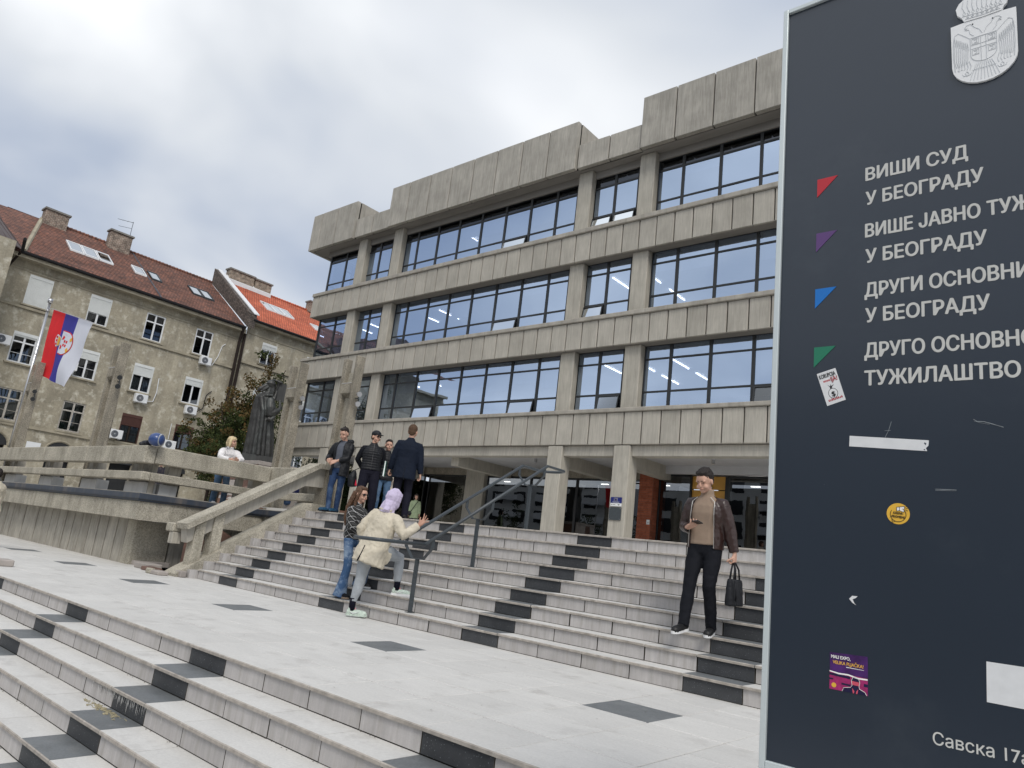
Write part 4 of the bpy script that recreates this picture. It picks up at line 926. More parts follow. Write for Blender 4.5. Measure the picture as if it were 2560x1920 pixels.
# peeling string of vents
def ac_unit(y, z, label, x=XA):
    t = thing('air_conditioner', label, 'air conditioner', (x+.2, y, z), 'air conditioners on the old apartment house')
    m = MB(); m.bbox(x+.10, x+.40, y-.37, y+.37, z, z+.52, .02); m.build('casing', 'pvc_white', t)
    m = MB(); m.tube([(x+.395, y-.10, z+.26), (x+.412, y-.10, z+.26)], .205, 20); m.build('fan_guard', 'slate_metal', t)
    m = MB(); m.tube([(x+.40, y-.10, z+.26), (x+.418, y-.10, z+.26)], .05, 10)
    for k in range(3):
        rr = .09+.05*k; pp = [(x+.416, y-.10+math.cos(a*.3927)*rr, z+.26+math.sin(a*.3927)*rr) for a in range(17)]; m.tube(pp, .006, 4)
    m.build('fan_hub', 'curtain', t)
    m = MB(); m.box(x+.01, x+.36, y-.28, y-.24, z-.04, z-.002); m.box(x+.01, x+.36, y+.24, y+.28, z-.04, z-.002); m.build('bracket', 'pvc_white', t)
    return t
for y, z, l in ((21.35, 9.80, 'air conditioner under the top floor window nearest the big drainpipe'), (17.93, 6.42, 'air conditioner with white pipe under the shuttered window in the middle'), (21.10, 6.42, 'air conditioner under the second floor window nearest the drainpipe'),
                (17.00, 4.02, 'air conditioner left of the brown shuttered window'), (20.25, 4.0, 'air conditioner just right of the blue helmet'), (13.72, 7.35, 'air conditioner with a blue sticker half behind the flag'), (10.25, 7.85, 'air conditioner at the far left edge of the house wall')):
    ac_unit(y, z, l)
m = MB(); m.tube([(XA+.1, 18.3, 6.6), (XA+.06, 18.75, 6.7), (XA+.06, 18.85, 7.3), (XA+.05, 18.8, 8.2)], .028, 6); m.tube([(XA+.1, 21.9, 9.9), (XA+.06, 22.2, 10.6), (XA+.06, 22.35, 11.4), (XA+.05, 22.55, 11.6)], .024, 6); m.tube([(XA+.06, 20.2, 4.6), (XA+.06, 20.2, 5.6)], .02, 6); m.build('coolant_pipe', 'pvc_white', A)
m = MB(); m.tube([(XA+.1, 21.6, 6.7), (XA+.06, 21.95, 7.0), (XA+.06, 22.0, 7.9), (XA+.05, 22.3, 8.25)], .025, 6); m.build('coolant_pipe', 'gutter', A)
m = MB(); m.box(XA+.02, XA+.05, 12.7, 13.4, 2.6, 3.02); solo('notice_board', m, 'pvc_white', 'white board on the old house wall between the two left pylons', 'board')
# second house with the bright new roof
A2 = thing('red_roof_house', 'old apartment house with bright orange red tiled roof partly behind the courthouse', 'building', (XA, 29, -2))
h2 = []
for yc in (25.8, 29.5, 33, 36.5):
    for zb, sh in ((11.02, .30), (7.7, .35), (4.3, .1)): h2.append(apt_window(A2, yc, zb, 1.15, 1.55, 'T', sh, False, False, None))
wall_holes('wall', A2, 23.86, 42, -2.2, 13.66, h2, 'stucco')
course(A2, 23.86, 42, 10.70, 10.86, .12); course(A2, 23.86, 42, 12.85, 12.92, .04); course(A2, 23.86, 42, 6.9, 7.0, .05)
m = MB(); m.box(XA-.3, XA+.5, 23.9, 42, 13.52, 13.66); m.build('eaves_soffit', 'stucco_trim', A2)
m = MB(); m.tube([(XA+.58, 23.9, 13.72), (XA+.58, 42, 13.72)], .09, 8); m.build('gutter', 'gutter', A2)
roof(A2, 24.1, 42, XA+.52, 13.78, XRG, 18.1, 'roof_new', rows=32)
m = MB()
for k in range(60): m.tube([(XRG, 26.8+k*.25, 18.13), (XRG, 26.8+k*.25+.27, 18.16)], [.09, .11], 8)
m.build('ridge_tiles', 'roof_new', A2)
m = MB(); m.prism([(XA+.56, 13.1), (XRG, 17.4), (XRG, 18.62), (XA+.62, 14.08)], 1, 23.52, 24.05); m.build('gable_parapet', 'stone_gable', A2)
m = MB(); m.prism([(XA+.70, 14.083), (XRG-.1, 18.65), (XRG-.1, 18.73), (XA+.70, 14.16)], 1, 23.78, 24.18); m.build('gable_flashing', 'flashing', A2)
m = MB(); m.prism([(XRG+.5, 17.80), (XRG+.2, 18.06), (XRG+.2, 18.42), (XRG+.5, 18.1)], 1, 24.2, 28.2); m.build('ridge_flashing', 'flashing', A2)
slopez = lambda x: 13.78+(XA+.52-x)/(XA+.52-XRG)*(18.1-13.78)
for k in range(3): skylight(A2, 26.35+k*.82, 26.35+k*.82+.78, -48.5, -49.8)
skylight(A2, 30.35, 31.1, -47.9, -48.8)
def ch2(y0, y1, z0, z1): chimney(A2, y0, y1, -52.4, -51.75, z0, z1, 'brick_chimney_pale')
ch2(24.55, 26.6, 17.6, 19.02); ch2(26.72, 28.15, 17.6, 18.95); chimney(A2, 31.9, 32.6, -52.4, -51.8, 17.6, 18.95)
m = MB()
for k in range(12): m.tube([(XA+.16, 25.2+k*.11, 11.0), (XA+.16, 25.2+k*.11, 11.42)], .010, 4)
m.tube([(XA+.16, 25.15, 11.42), (XA+.16, 26.45, 11.42)], .016, 5); m.tube([(XA+.16, 25.15, 11.02), (XA+.16, 26.45, 11.02)], .016, 5); m.build('window_grille', 'gutter', A2)

# ================================================================ FLAGPOLE AND FLAG
PXY = 7.1
fp = thing('flagpole', 'shiny steel flagpole with round cap at the left', 'flagpole', (-25.3, 6.95, ZT))
xp = -27.25
m = MB(); m.tube([(xp, PXY, ZT), (xp, PXY, 6.42)], .040, 14); m.build('pole', 'steel', fp, smooth=True)
m = MB(); m.tube([(xp, PXY, 6.42), (xp, PXY, 6.56)], .075, 14); m.tube([(xp, PXY, 6.12), (xp, PXY, 6.17)], .052, 14); m.tube([(xp, PXY, 4.60), (xp, PXY, 4.64)], .048, 14); m.build('collar', 'steel', fp, smooth=True)
m = MB(); m.tube([(xp, PXY, 6.18), (-26.86, PXY, 6.16), (-22.84, PXY, 5.19)], .012, 8); m.build('arm', 'steel', fp)
mat('flag_red', (.72, .028, .035), .8, .2, var=.06); mat('flag_blue', (.055, .055, .33), .8, .2, var=.06); mat('flag_white', (.70, .72, .80), .8, .2, var=.03); mat('flag_gold', (.78, .42, .06), .7, .2, var=.1)
# flag surface: u across (0 hoist .. 1), v down (0..1); corners taken where the cloth hangs
FTL, FTR, FBL, FBR = Vector((-26.83, PXY, 6.14)), Vector((-22.86, PXY, 5.18)), Vector((-26.45, PXY, 3.86)), Vector((-23.8, PXY, 3.29))
def flagP(u, v, off=0):
    top = FTL.lerp(FTR, u); bot = FBL.lerp(FBR, u)
    p = top.lerp(bot, v)
    p.y += -.07*math.sin(u*9+v*3.0)*v-.05*math.sin(v*7-u*5)*v*(.3+u) - off + .05
    return p
def flag_patch(m, fn, mi=0, off=.012):
    pass
fl = thing('flag', 'red blue and white flag with crowned eagle shield hanging from the steel pole', 'flag', (-25, 6.95, 3.2))
nu, nv = 48, 34
for nm, ua, ub, mt in (('red_stripe', 0, 1/3, 'flag_red'), ('blue_stripe', 1/3, 2/3, 'flag_blue'), ('white_stripe', 2/3, 1, 'flag_white')):
    m = MB(); n = 16
    vmax = lambda u: 1.0
    for i in range(n):
        for j in range(nv):
            u0, u1 = ua+(ub-ua)*i/n, ua+(ub-ua)*(i+1)/n; v0, v1 = j/nv, (j+1)/nv
            m.quad(flagP(u0, v0), flagP(u1, v0), flagP(u1, v1), flagP(u0, v1))
    o = m.build(nm, mt, fl, smooth=True, fix=False)
    bm = bmesh.new(); bm.from_mesh(o.data); bmesh.ops.remove_doubles(bm, verts=bm.verts, dist=.0005); bm.to_mesh(o.data); bm.free()
def flag_poly(name, polys, mt, off):
    """polys in flag coordinates (u, v), fan filled finely enough to follow the folds"""
    m = MB()
    for poly in polys:
        cx_ = sum(p[0] for p in poly)/len(poly); cy_ = sum(p[1] for p in poly)/len(poly)
        for a, b in zip(poly, poly[1:]+poly[:1]):
            K = 3
            for k in range(K):
                t0, t1 = k/K, (k+1)/K
                A_ = [(cx_+(a[0]-cx_)*t1, cy_+(a[1]-cy_)*t1), (cx_+(b[0]-cx_)*t1, cy_+(b[1]-cy_)*t1), (cx_+(b[0]-cx_)*t0, cy_+(b[1]-cy_)*t0), (cx_+(a[0]-cx_)*t0, cy_+(a[1]-cy_)*t0)]
                m.poly([flagP(u, v, off) for u, v in A_])
    return m.build(name, mt, fl, fix=False)
# shield lies on its side: its top towards the hoist. local frame: s = along crest height (towards fly), t = across (down)
def C(s, t): return (.24+s*.52, .42+(t-.5)*.36+.10*s*0)
def shield_outline(k=1.0, n=14):
    pts = [(.30, .5-.5*k), (.62, .5-.5*k)]
    for q in range(n+1):
        a = math.pi*(q/n)-math.pi/2; pts.append((.62+math.cos(a)*.38*k, .5+math.sin(a)*.5*k))
    pts += [(.30, .5+.5*k)]
    return pts
flag_poly('shield_edge', [[C(*p) for p in shield_outline(1.0)]], 'flag_red', .008)
flag_poly('shield', [[C(.30+(p[0]-.30)*.94+.012, .5+(p[1]-.5)*.92) for p in shield_outline(1.0)]], 'flag_white', .014)
wing = lambda sg: [(.36, .5+sg*.10), (.40, .5+sg*.30), (.50, .5+sg*.24), (.47, .5+sg*.14)]
flag_poly('eagle_red', [[C(*p) for p in wing(1)], [C(*p) for p in wing(-1)]]+[[C(s_, .5+t_), C(s_+.09, .5+t_), C(s_+.09, .5+t_+.10), C(s_, .5+t_+.10)] for s_ in (.50, .63) for t_ in (-.13, .03)], 'flag_red', .020)
flag_poly('fleur', [[C(.78, .5+sg*.22), C(.88, .5+sg*.36), C(.93, .5+sg*.20), C(.84, .5+sg*.12)] for sg in (1, -1)], 'flag_gold', .020)
cr_ = [(.29, .34), (.20, .28), (.10, .24), (.05, .33), (.02, .5), (.05, .67), (.10, .76), (.20, .72), (.29, .66)]
flag_poly('crown', [[C(*p) for p in cr_]], 'flag_white', .010)
flag_poly('crown_gold', [[C(.28, .35), C(.17, .30), C(.16, .5), C(.17, .70), C(.28, .65)]], 'flag_gold', .018)
flag_poly('crown_gap', [[C(.14, t0), C(.07, t0+.02), C(.07, t0+.09), C(.14, t0+.11)] for t0 in (.30, .445, .59)], 'flag_red', .018)

# ================================================================ HELMET AND BAG ON THE RAILING
mat('helmet_blue', (.03, .065, .20), .3, .5, var=.03, coat=.3)
hl = thing('helmet', 'blue motorcycle helmet with pale rim lying on the terrace railing corner', 'helmet', (-16.0, 6.72, 1.39))
m = MB(); m.ball((-15.82, 6.72, 1.53), (.165, .165, .145), 18, 12); m.build('shell', 'helmet_blue', hl, smooth=True)
m = MB(); m.tube([(-15.82+.75*.10-.66*math.cos(k*.3307)*.112, 6.72+.66*.10+.75*math.cos(k*.3307)*.128, 1.53+math.sin(k*.3307)*.118) for k in range(20)], .016, 6); m.build('rim', 'curtain', hl, smooth=True)
mat('bag_black', (.008, .009, .016), .9, .1, sheen=.2, var=.2, vscale=30)
m = MB(); m.ball((-16.28, 6.72, 1.447), (.20, .10, .07), 16, 10); m.ball((-16.15, 6.72, 1.462), (.1, .09, .06), 12, 8); m.ball((-16.40, 6.70, 1.436), (.1, .08, .052), 12, 8)
solo('black_bag', m, 'bag_black', 'soft black bag lying beside the blue helmet on the railing', 'bag', smooth=True)

# ================================================================ METAL HANDRAIL IN THE STEPS
mh = thing('steel_handrail', 'dark grey steel double handrail on three posts in the middle of the steps', 'handrail', (-7.65, 8.2, ZP))
XLh, XRh = -7.92, -7.38
def hz(y): return .012+(y-6.98)*.594
rad = .024
def rail(x): return [(x, 6.25, .005), (x, 6.98, .012), (x, 9.52, hz(9.52)), (x, 9.95, hz(9.52)-.01)]
arc0 = [(-7.65+math.cos(a)*.27, 6.25-math.sin(a)*.15, .005) for a in [math.pi*k/10 for k in range(11)]]
arc1 = [(-7.65-math.cos(a)*.27, 9.95+math.sin(a)*.18, hz(9.52)-.01) for a in [math.pi*k/10 for k in range(11)]]
loop = [(XRh, 6.98, .012), (XRh, 6.25, .005)]+arc0[1:-1]+[(XLh, 6.25, .005), (XLh, 6.98, .012), (XLh, 9.52, hz(9.52)), (XLh, 9.95, hz(9.52)-.01)]+arc1[1:-1]+[(XRh, 9.95, hz(9.52)-.01), (XRh, 9.52, hz(9.52)), (XRh, 6.98, .012)]
m = MB(); m.tube(loop, rad, 12); m.build('rail', 'dark_steel', mh, smooth=True)
for y, zf, in ((7.13, ZP+RU), (8.27, ZP+5*RU), (9.45, ZL)):
    zt = hz(y)-.30
    if y < 7.2: zt = hz(y)-.30
    m = MB(); m.box(-7.675, -7.625, y-.02, y+.02, zf, zt); m.build('post', 'dark_steel', mh)
    m = MB(); m.box(-7.70, -7.60, y-.05, y+.05, zf, zf+.008); m.build('base_plate', 'dark_steel', mh)
    m = MB(); m.box(-7.77, -7.53, y-.03, y+.03, zt+.001, zt+.014)
    for sx, xr_ in ((-1, XLh), (1, XRh)):
        xa = -7.65+sx*.12
        m.prism([(xa-.006, zt+.0145), (xa+.006, zt+.0145), (xr_+.006, zt+.17), (xr_+.006, hz(y)-.015), (xr_-.006, hz(y)-.015), (xr_-.006, zt+.17)], 1, y-.028, y+.028)
    m.build('bracket', 'dark_steel', mh)

# ================================================================ COURT SIGN
YS = 2.25
sg = thing('court_sign', 'tall dark blue court sign with white crest and grey Cyrillic lettering', 'sign', (-.2, YS, -2.1))
def U(v): return v*YS
x0, x1, zb, zt = U(-.3845), 1.05, U(-.2265), U(.922)
fr = U(.0078)
m = MB(); m.box(x0+fr, x1-fr, YS+.012, YS+.14, zb+fr*1.4, zt-fr); m.build('panel', 'sign_panel', sg)
m = MB(); m.bbox(x0, x0+fr, YS, YS+.16, zb-.0, zt, .002); m.build('frame_left', 'sign_frame', sg)
m = MB(); m.bbox(x1-fr, x1, YS, YS+.16, zb, zt, .002); m.build('frame_right', 'sign_frame', sg)
m = MB(); m.bbox(x0+fr+.0005, x1-fr-.0005, YS, YS+.16, zt-fr, zt-.001, .002); m.build('frame_top', 'sign_frame', sg)
m = MB(); m.bbox(x0+fr+.0005, x1-fr-.0005, YS, YS+.16, zb+.001, zb+fr*1.4, .002); m.build('frame_bottom', 'sign_frame', sg)
m = MB(); m.box(x0+.03, x1-.03, YS+.03, YS+.13, -2.10, zb); m.build('plinth', 'sign_panel', sg)
def text(s, x, z, h, parent, mt, y, width=None, bold=0.0, name='lettering', ext=0, rot=0.0, shear=0, space=1.0):
    """text mesh facing -y; h is the cap height, (x, z) the start of the baseline"""
    c = bpy.data.curves.new(name, 'FONT'); c.body = s; c.size = 1; c.extrude = 0; c.offset = 0; c.space_character = space; c.resolution_u = 3; c.shear = shear
    t = bpy.data.objects.new('t', c); COL.objects.link(t); bpy.context.view_layer.update()
    me = bpy.data.meshes.new_from_object(t.evaluated_get(bpy.context.evaluated_depsgraph_get())); bpy.data.objects.remove(t); bpy.data.curves.remove(c)
    cap = .728
    k = h/cap; xs = [v.co.x for v in me.vertices]; mn = min(xs); w = max(xs)-mn
    kx = width/w if width else k
    cr__, sr__ = math.cos(rot), math.sin(rot); org = root_org(parent) if parent else Vector((0, 0, 0))
    for v in me.vertices:
        a, b = (v.co.x-mn)*kx, v.co.y*k
        v.co = Vector((x+a*cr__-b*sr__, y, z+a*sr__+b*cr__))-org
    bm = bmesh.new(); bm.from_mesh(me); bmesh.ops.triangulate(bm, faces=bm.faces[:]); bmesh.ops.split_edges(bm, edges=bm.edges[:])
    bm.faces.ensure_lookup_table()
    for q, f in enumerate(bm.faces):      # overlapping strokes of one glyph must not share a plane
        for v in f.verts: v.co.y -= (q % 61)*2e-6
    bm.to_mesh(me); bm.free()
    if bold:   # heavier strokes: shifted layers a hair apart in depth
        bm = bmesh.new(); bm.from_mesh(me); src = bm.faces[:]
        for q, (du, dw) in enumerate(((-1, 0), (1, 0), (0, .7), (0, -.7), (-.7, .5), (.7, -.5))):
            r = bmesh.ops.duplicate(bm, geom=src)
            for v in [w_ for w_ in r['geom'] if isinstance(w_, bmesh.types.BMVert)]: v.co += Vector((du*bold*h, -.00014*(q+1), dw*bold*h))
        bm.to_mesh(me); bm.free()
    if ext:
        bm = bmesh.new(); bm.from_mesh(me); r = bmesh.ops.extrude_face_region(bm, geom=bm.faces[:])
        for v in [q for q in r['geom'] if isinstance(q, bmesh.types.BMVert)]: v.co.y -= ext
        bmesh.ops.recalc_face_normals(bm, faces=bm.faces); bm.to_mesh(me); bm.free()
    me.materials.append(M(mt) if isinstance(mt, str) else mt)
    o = bpy.data.objects.new(name, me); COL.objects.link(o); o.name = name
    if parent: o.parent = parent
    return o
YT = YS+.0118
H = U(.0201)
lines = [('ВИШИ СУД', .5795, -.2593, -.1345, 1), ('У БЕОГРАДУ', .5412, -.2590, -.1180, 1), ('ВИШЕ ЈАВНО ТУЖИЛАШТВО', .4912, -.2596, .0390, 1), ('У БЕОГРАДУ', .4523, -.2590, -.1170, 1), ('ДРУГИ ОСНОВНИ СУД', .4018, -.2600, -.0215, 1), ('У БЕОГРАДУ', .3645, -.2590, -.1165, 1), ('ДРУГО ОСНОВНО ЈАВНО', .3145, -.2600, .0080, 1), ('ТУЖИЛАШТВО', .2755, -.2600, -.0885, 1)]
for s, z, xa, xb, b in lines: text(s, U(xa), U(z), H, sg, 'sign_text', YT, width=U(xb-xa), bold=.040)
text('Савска 17а', U(-.1870), U(-.1512), U(.0135), sg, 'sign_text', YT, width=U(.0905), bold=.012)
for nm, c, z in (('red', (.50, .03, .045), .5992), ('purple', (.115, .055, .19), .5110), ('blue', (.012, .17, .55), .4233), ('green', (.02, .19, .11), .3351)):
    mat('tri_'+nm, c, .5, .4, var=.02); m = MB(); m.prism([(U(-.3267), U(z)), (U(-.2976), U(z)), (U(-.3267), U(z-.0295))], 1, YT-.0015, YT); m.build('triangle', 'tri_'+nm, sg)
# white crest: shield, crown, engraved lines
def V2(a, b): return (U(a), U(b))
sh = [(-.1488, .7857), (-.1340, .7868), (-.1130, .7859), (-.0900, .7868), (-.0734, .7857), (-.0738, .7190)]
for q in range(1, 12):
    a = -math.pi*q/12; sh.append((-.1111+math.cos(a)*.0373, .7190+math.sin(a)*.0325))
sh.append((-.1484, .7190))
m = MB(); m.prism([V2(*p) for p in sh], 1, YT-.008, YT); crest = m.build('crest_shield', 'crest_white', sg)
cw = [(-.1325, .7876), (-.1110, .7866), (-.0888, .7876), (-.0870, .7925), (-.0835, .7960), (-.0815, .8060), (-.0850, .8180), (-.0930, .8260), (-.1050, .8300), (-.1110, .8330), (-.1170, .8300), (-.1290, .8260), (-.1380, .8190), (-.1420, .8110), (-.1405, .8010), (-.1355, .7950)]
m = MB(); m.prism([V2(*p) for p in cw], 1, YT-.010, YT); m.build('crest_crown', 'crest_white', sg)
ln = MB()
def pl_(pts, r=.0011, y=YT-.0082): ln.tube([(U(a), y, U(b)) for a, b in pts], r, 4)
cx_ = -.1111
ins = [(-.1260, .7578), (-.0962, .7578), (-.0962, .7310)]+[(cx_+math.cos(-math.pi*q/10)*.0149, .7310+math.sin(-math.pi*q/10)*.0125) for q in range(1, 10)]+[(-.1260, .7310), (-.1260, .7578)]
pl_(ins, .0014)
pl_([(-.1141, .7578), (-.1141, .7190)]); pl_([(-.1081, .7578), (-.1081, .7190)]); pl_([(-.1260, .7465), (-.0962, .7465)]); pl_([(-.1260, .7405), (-.0962, .7405)])
for sx in (-1, 1):
    for z in (.7520, .7345):
        xx = cx_+sx*.0092; w = .0038
        pl_([(xx-w, z+w), (xx+w, z+w), (xx+w, z-w), (xx-w, z-w), (xx-w, z+w)]); pl_([(xx-w*.5, z+w*.5), (xx+w*.4, z+w*.5), (xx+w*.4, z-w*.5), (xx-w*.3, z-w*.5)])
    # head and neck
    pl_([(cx_+sx*.001, .7620), (cx_+sx*.004, .7690), (cx_+sx*.009, .7735), (cx_+sx*.014, .7810), (cx_+sx*.019, .7800), (cx_+sx*.0215, .7765), (cx_+sx*.018, .7755), (cx_+sx*.021, .7735), (cx_+sx*.016, .7725), (cx_+sx*.015, .7660), (cx_+sx*.011, .7610)])
    # wing outline and feathers
    pl_([(cx_+sx*.0155, .7580), (cx_+sx*.022, .7650), (cx_+sx*.029, .7720), (cx_+sx*.0335, .7690), (cx_+sx*.0350, .7560), (cx_+sx*.0352, .7350), (cx_+sx*.0335, .7120)])
    for k in range(8):
        xx = cx_+sx*(.0172+k*.0022); zt_ = .7520+k*.0020
        pl_([(xx, zt_-.012), (xx+sx*.001, zt_), (xx+sx*.0018, zt_-.012)]); pl_([(xx+sx*.0009, zt_-.013), (xx+sx*.0012, .7300-k*.0004), (xx+sx*.0014-sx*.001*k*.3, .7200-k*.0004)])
    for k in range(5): pl_([(cx_+sx*(.0170+k*.003), .7230), (cx_+sx*(.0150+k*.0035), .7150-k*.001), (cx_+sx*(.0165+k*.0035), .7090+k*.001)])
    pl_([(cx_+sx*.020, .7010), (cx_+sx*.022, .7050), (cx_+sx*.020, .7080), (cx_+sx*.018, .7050), (cx_+sx*.020, .7010), (cx_+sx*.024, .7020), (cx_+sx*.025, .7050)]); pl_([(cx_+sx*.020, .7010), (cx_+sx*.016, .7020), (cx_+sx*.015, .7050)])
for k in range(-4, 5):
    pl_([(cx_+k*.0021, .7170), (cx_+k*.0030, .7080), (cx_+k*.0042, .6900+abs(k)*.0006)]); pl_([(cx_+k*.0030-.0012, .7080), (cx_+k*.0030, .7060), (cx_+k*.0030+.0012, .7080)])
# crown ornament
pl_([(-.1310, .7905), (-.1110, .7895), (-.0905, .7905)], y=YT-.0102); pl_([(-.1345, .7960), (-.1110, .7945), (-.0875, .7960)], y=YT-.0102)
for k in range(-4, 5):
    xx = cx_+k*.0052; pl_([(xx, .7965), (xx-.0016, .8000), (xx, .8035), (xx+.0016, .8000), (xx, .7965)], y=YT-.0102); pl_([(xx, .8035), (xx+k*.0006, .8110), (xx+k*.0002, .8200)], y=YT-.0102)
for k in range(-3, 4): pl_([(cx_+k*.0056-.0014, .7925), (cx_+k*.0056, .7938), (cx_+k*.0056+.0014, .7925), (cx_+k*.0056, .7912), (cx_+k*.0056-.0014, .7925)], y=YT-.0102)
ln.build('engraving', 'crest_line', crest)
m = MB()
for p in ((-.1228, .7800), (-.0997, .7795)): m.ball((U(p[0]), YT-.0085, U(p[1])), .0022, 6, 4)
m.build('screw', 'frame_metal', crest)
# stickers
def sticker(name, poly, mats_, label, y=YT):
    t = thing(name, label, 'sticker', (U(sum(p[0] for p in poly)/len(poly)), y, U(min(p[1] for p in poly))), None)
    m = MB(); m.prism([V2(*p) for p in poly], 1, y-.0008, y); m.build('paper', mats_, t); return t
mat('st_white', (.72, .73, .74), .6, .3, var=.05, vscale=30); mat('st_yellow', (.78, .46, .06), .5, .3, var=.03); mat('st_black', (.02, .02, .022), .6, .3, var=0); mat('st_red', (.42, .03, .04), .6, .3, var=.2, vscale=60)
mat('st_purple', (.055, .012, .11), .5, .4, var=.5, vscale=25); mat('st_magenta', (.36, .022, .14), .5, .4, var=.3, vscale=60); mat('st_navy', (.008, .006, .045), .5, .4); mat('st_text_white', (.9, .88, .86), .5, .3, var=0); mat('st_text_yellow', (.85, .48, .10), .5, .3, var=0); mat('st_pink', (.62, .09, .14), .5, .3, var=0)
k1 = sticker('corruption_sticker', [(-.3225, .2958), (-.2978, .3029), (-.2838, .2571), (-.3078, .2492)], 'st_white', 'white sticker with a money bag drawing below the green triangle')
ang = math.atan2(.0071, .0247)
def K(a, b):   # sticker coordinates 0..1 across, 0..1 down
    p = Vector((-.3225, .2958)).lerp(Vector((-.2978, .3029)), a); q = Vector((-.3078, .2492)).lerp(Vector((-.2838, .2571)), a); r = p.lerp(q, b); return (U(r.x), U(r.y))
def kp(polys, mt, name, org, F, y): m = MB(); [m.poly([(F(a, b)[0], y, F(a, b)[1]) for a, b in p]) for p in polys]; return m.build(name, mt, org, fix=False)
kx, kz = K(.07, .19); text('KORUPCIJA', kx, kz, U(.0062), k1, 'st_black', YT-.0010, width=U(.0215), bold=.01, ext=0, rot=ang)
kx, kz = K(.60, .35); text('IJA!', kx, kz, U(.0066), k1, 'st_red', YT-.0010, width=U(.0085), bold=.02, ext=0, rot=ang)
kp([[(.2+i*.06, .27), (.24+i*.06, .26), (.25+i*.06, .31), (.21+i*.06, .33)] for i in range(6)], 'st_red', 'print', k1, K, YT-.0010)
bag = [(.50+math.cos(t_)*.25, .70+math.sin(t_)*.155) for t_ in [k*math.pi/8 for k in range(16)]]
kp([bag], 'st_black', 'print', k1, K, YT-.0010); kp([[(.5+(a-.5)*.90, .7+(b-.7)*.90) for a, b in bag]], 'st_white', 'print', k1, K, YT-.0012)
kp([[(.42, .56), (.56, .56), (.52, .52), (.68, .45), (.52, .48), (.52, .42), (.46, .48), (.36, .42), (.44, .50)]], 'st_black', 'print', k1, K, YT-.0012)
kp([[(.15+i*.085, .86+.03*math.sin(i*2)), (.21+i*.085, .84), (.22+i*.085, .90), (.17+i*.085, .91)] for i in range(9)], 'st_red', 'print', k1, K, YT-.0014)
kx, kz = K(.42, .79); text('$', kx, kz, U(.0072), k1, 'st_black', YT-.0014, bold=.03, ext=0, rot=ang)
tp = sticker('paper_strip', [(-.2785, .2071), (-.1855, .1998), (-.1862, .1930), (-.1890, .1900), (-.1876, .1862), (-.2790, .1929)], 'st_white', 'long white paper strip with a torn right end stuck on the sign')
kp([[(.95, .2), (.97, .3), (.96, .45), (.94, .3)], [(.94, .8), (.955, .82), (.95, .92), (.935, .88)]], 'slate_metal', 'torn_hole', tp, lambda a, b: (U(-.2785+.093*a), U(.2071-.0073*a-.0142*b)), YT-.0010)
yl = [(-.22085+math.cos(a)*.0131, .1070+math.sin(a)*.0131) for a in [2*math.pi*k/32 for k in range(32)]]
ys_ = sticker('round_yellow_sticker', yl, 'st_yellow', 'round yellow sticker with a megaphone in the middle of the sign')
def Yl(a, b): return (U(-.22085+a*.0131), U(.1070+b*.0131))
m = MB(); m.tube([(Yl(math.cos(a)*.68, math.sin(a)*.68-.08)[0], YT-.0012, Yl(0, math.sin(a)*.68-.08)[1]) for a in [R(145)+R(270)*k/24 for k in range(25)]], .0008, 4); m.tube([(Yl(-.55, -.45)[0], YT-.0012, Yl(0, -.45)[1]), (Yl(-.5, -.86)[0], YT-.0012, Yl(0, -.86)[1]), (Yl(-.25, -.72)[0], YT-.0012, Yl(0, -.72)[1])], .0008, 4); m.build('speech_bubble', 'st_black', ys_)
kx, kz = Yl(-.42, -.02); text('KRENI-', kx, kz, U(.0030), ys_, 'st_black', YT-.0012, width=U(.0112), bold=.03, ext=0, rot=-.08)
kx, kz = Yl(-.56, -.36); text('PROMENI', kx, kz, U(.0030), ys_, 'st_black', YT-.0012, width=U(.0145), bold=.03, ext=0, rot=-.08)
kp([[(-.12, .25), (.1, .28), (.1, .66), (-.12, .62)], [(.12, .3), (.50, .15), (.56, .72), (.12, .64)]], 'st_text_white', 'megaphone', ys_, Yl, YT-.0012)
m = MB()
for a, b in (((.12, .3), (.50, .15)), ((.50, .15), (.56, .72)), ((.56, .72), (.12, .64)), ((.12, .64), (.12, .3)), ((-.12, .25), (.12, .3)), ((-.12, .62), (.12, .64)), ((-.12, .25), (-.12, .62)), ((.64, .5), (.84, .55)), ((.64, .38), (.84, .3)), ((.62, .62), (.76, .75))):
    p, q = Yl(*a), Yl(*b); m.tube([(p[0], YT-.0014, p[1]), (q[0], YT-.0014, q[1])], .0006, 4)
m.build('megaphone_outline', 'st_black', ys_)
ex = sticker('expo_sticker', [(-.3002, -.0707), (-.2559, -.0690), (-.2551, -.1140), (-.2993, -.1143)], 'st_purple', 'square purple sticker with white and yellow capitals low on the sign')
def Ex(a, b): return (U(-.3000+.0443*a), U(-.0704-.0437*b))
kp([[(0, .52), (1, .55), (1, 1), (0, 1)]], 'st_magenta', 'print', ex, Ex, YT-.0010)
kp([[(0, .50), (.25, .53), (.5, .52), (.75, .57), (1, .56), (1, .60), (.75, .61), (.5, .56), (.25, .57), (0, .53)]], 'st_text_white', 'torn_line', ex, Ex, YT-.0014)
kp([[(0, .56), (.55, .58), (.55, .65), (0, .62)], [(0, .70), (.1, .7), (.1, .74), (0, .74)], [(.32, .78), (.56, .79), (.56, .84), (.32, .83)], [(.34, 1), (.38, .90), (.56, .86), (.60, .74), (.58, .62), (.70, .56), (.80, .64), (.78, .78), (.78, .85), (.95, .92), (.98, 1)], [(.9, .7), (1, .7), (1, .78), (.9, .78)]], 'st_navy', 'silhouette', ex, Ex, YT-.0012)
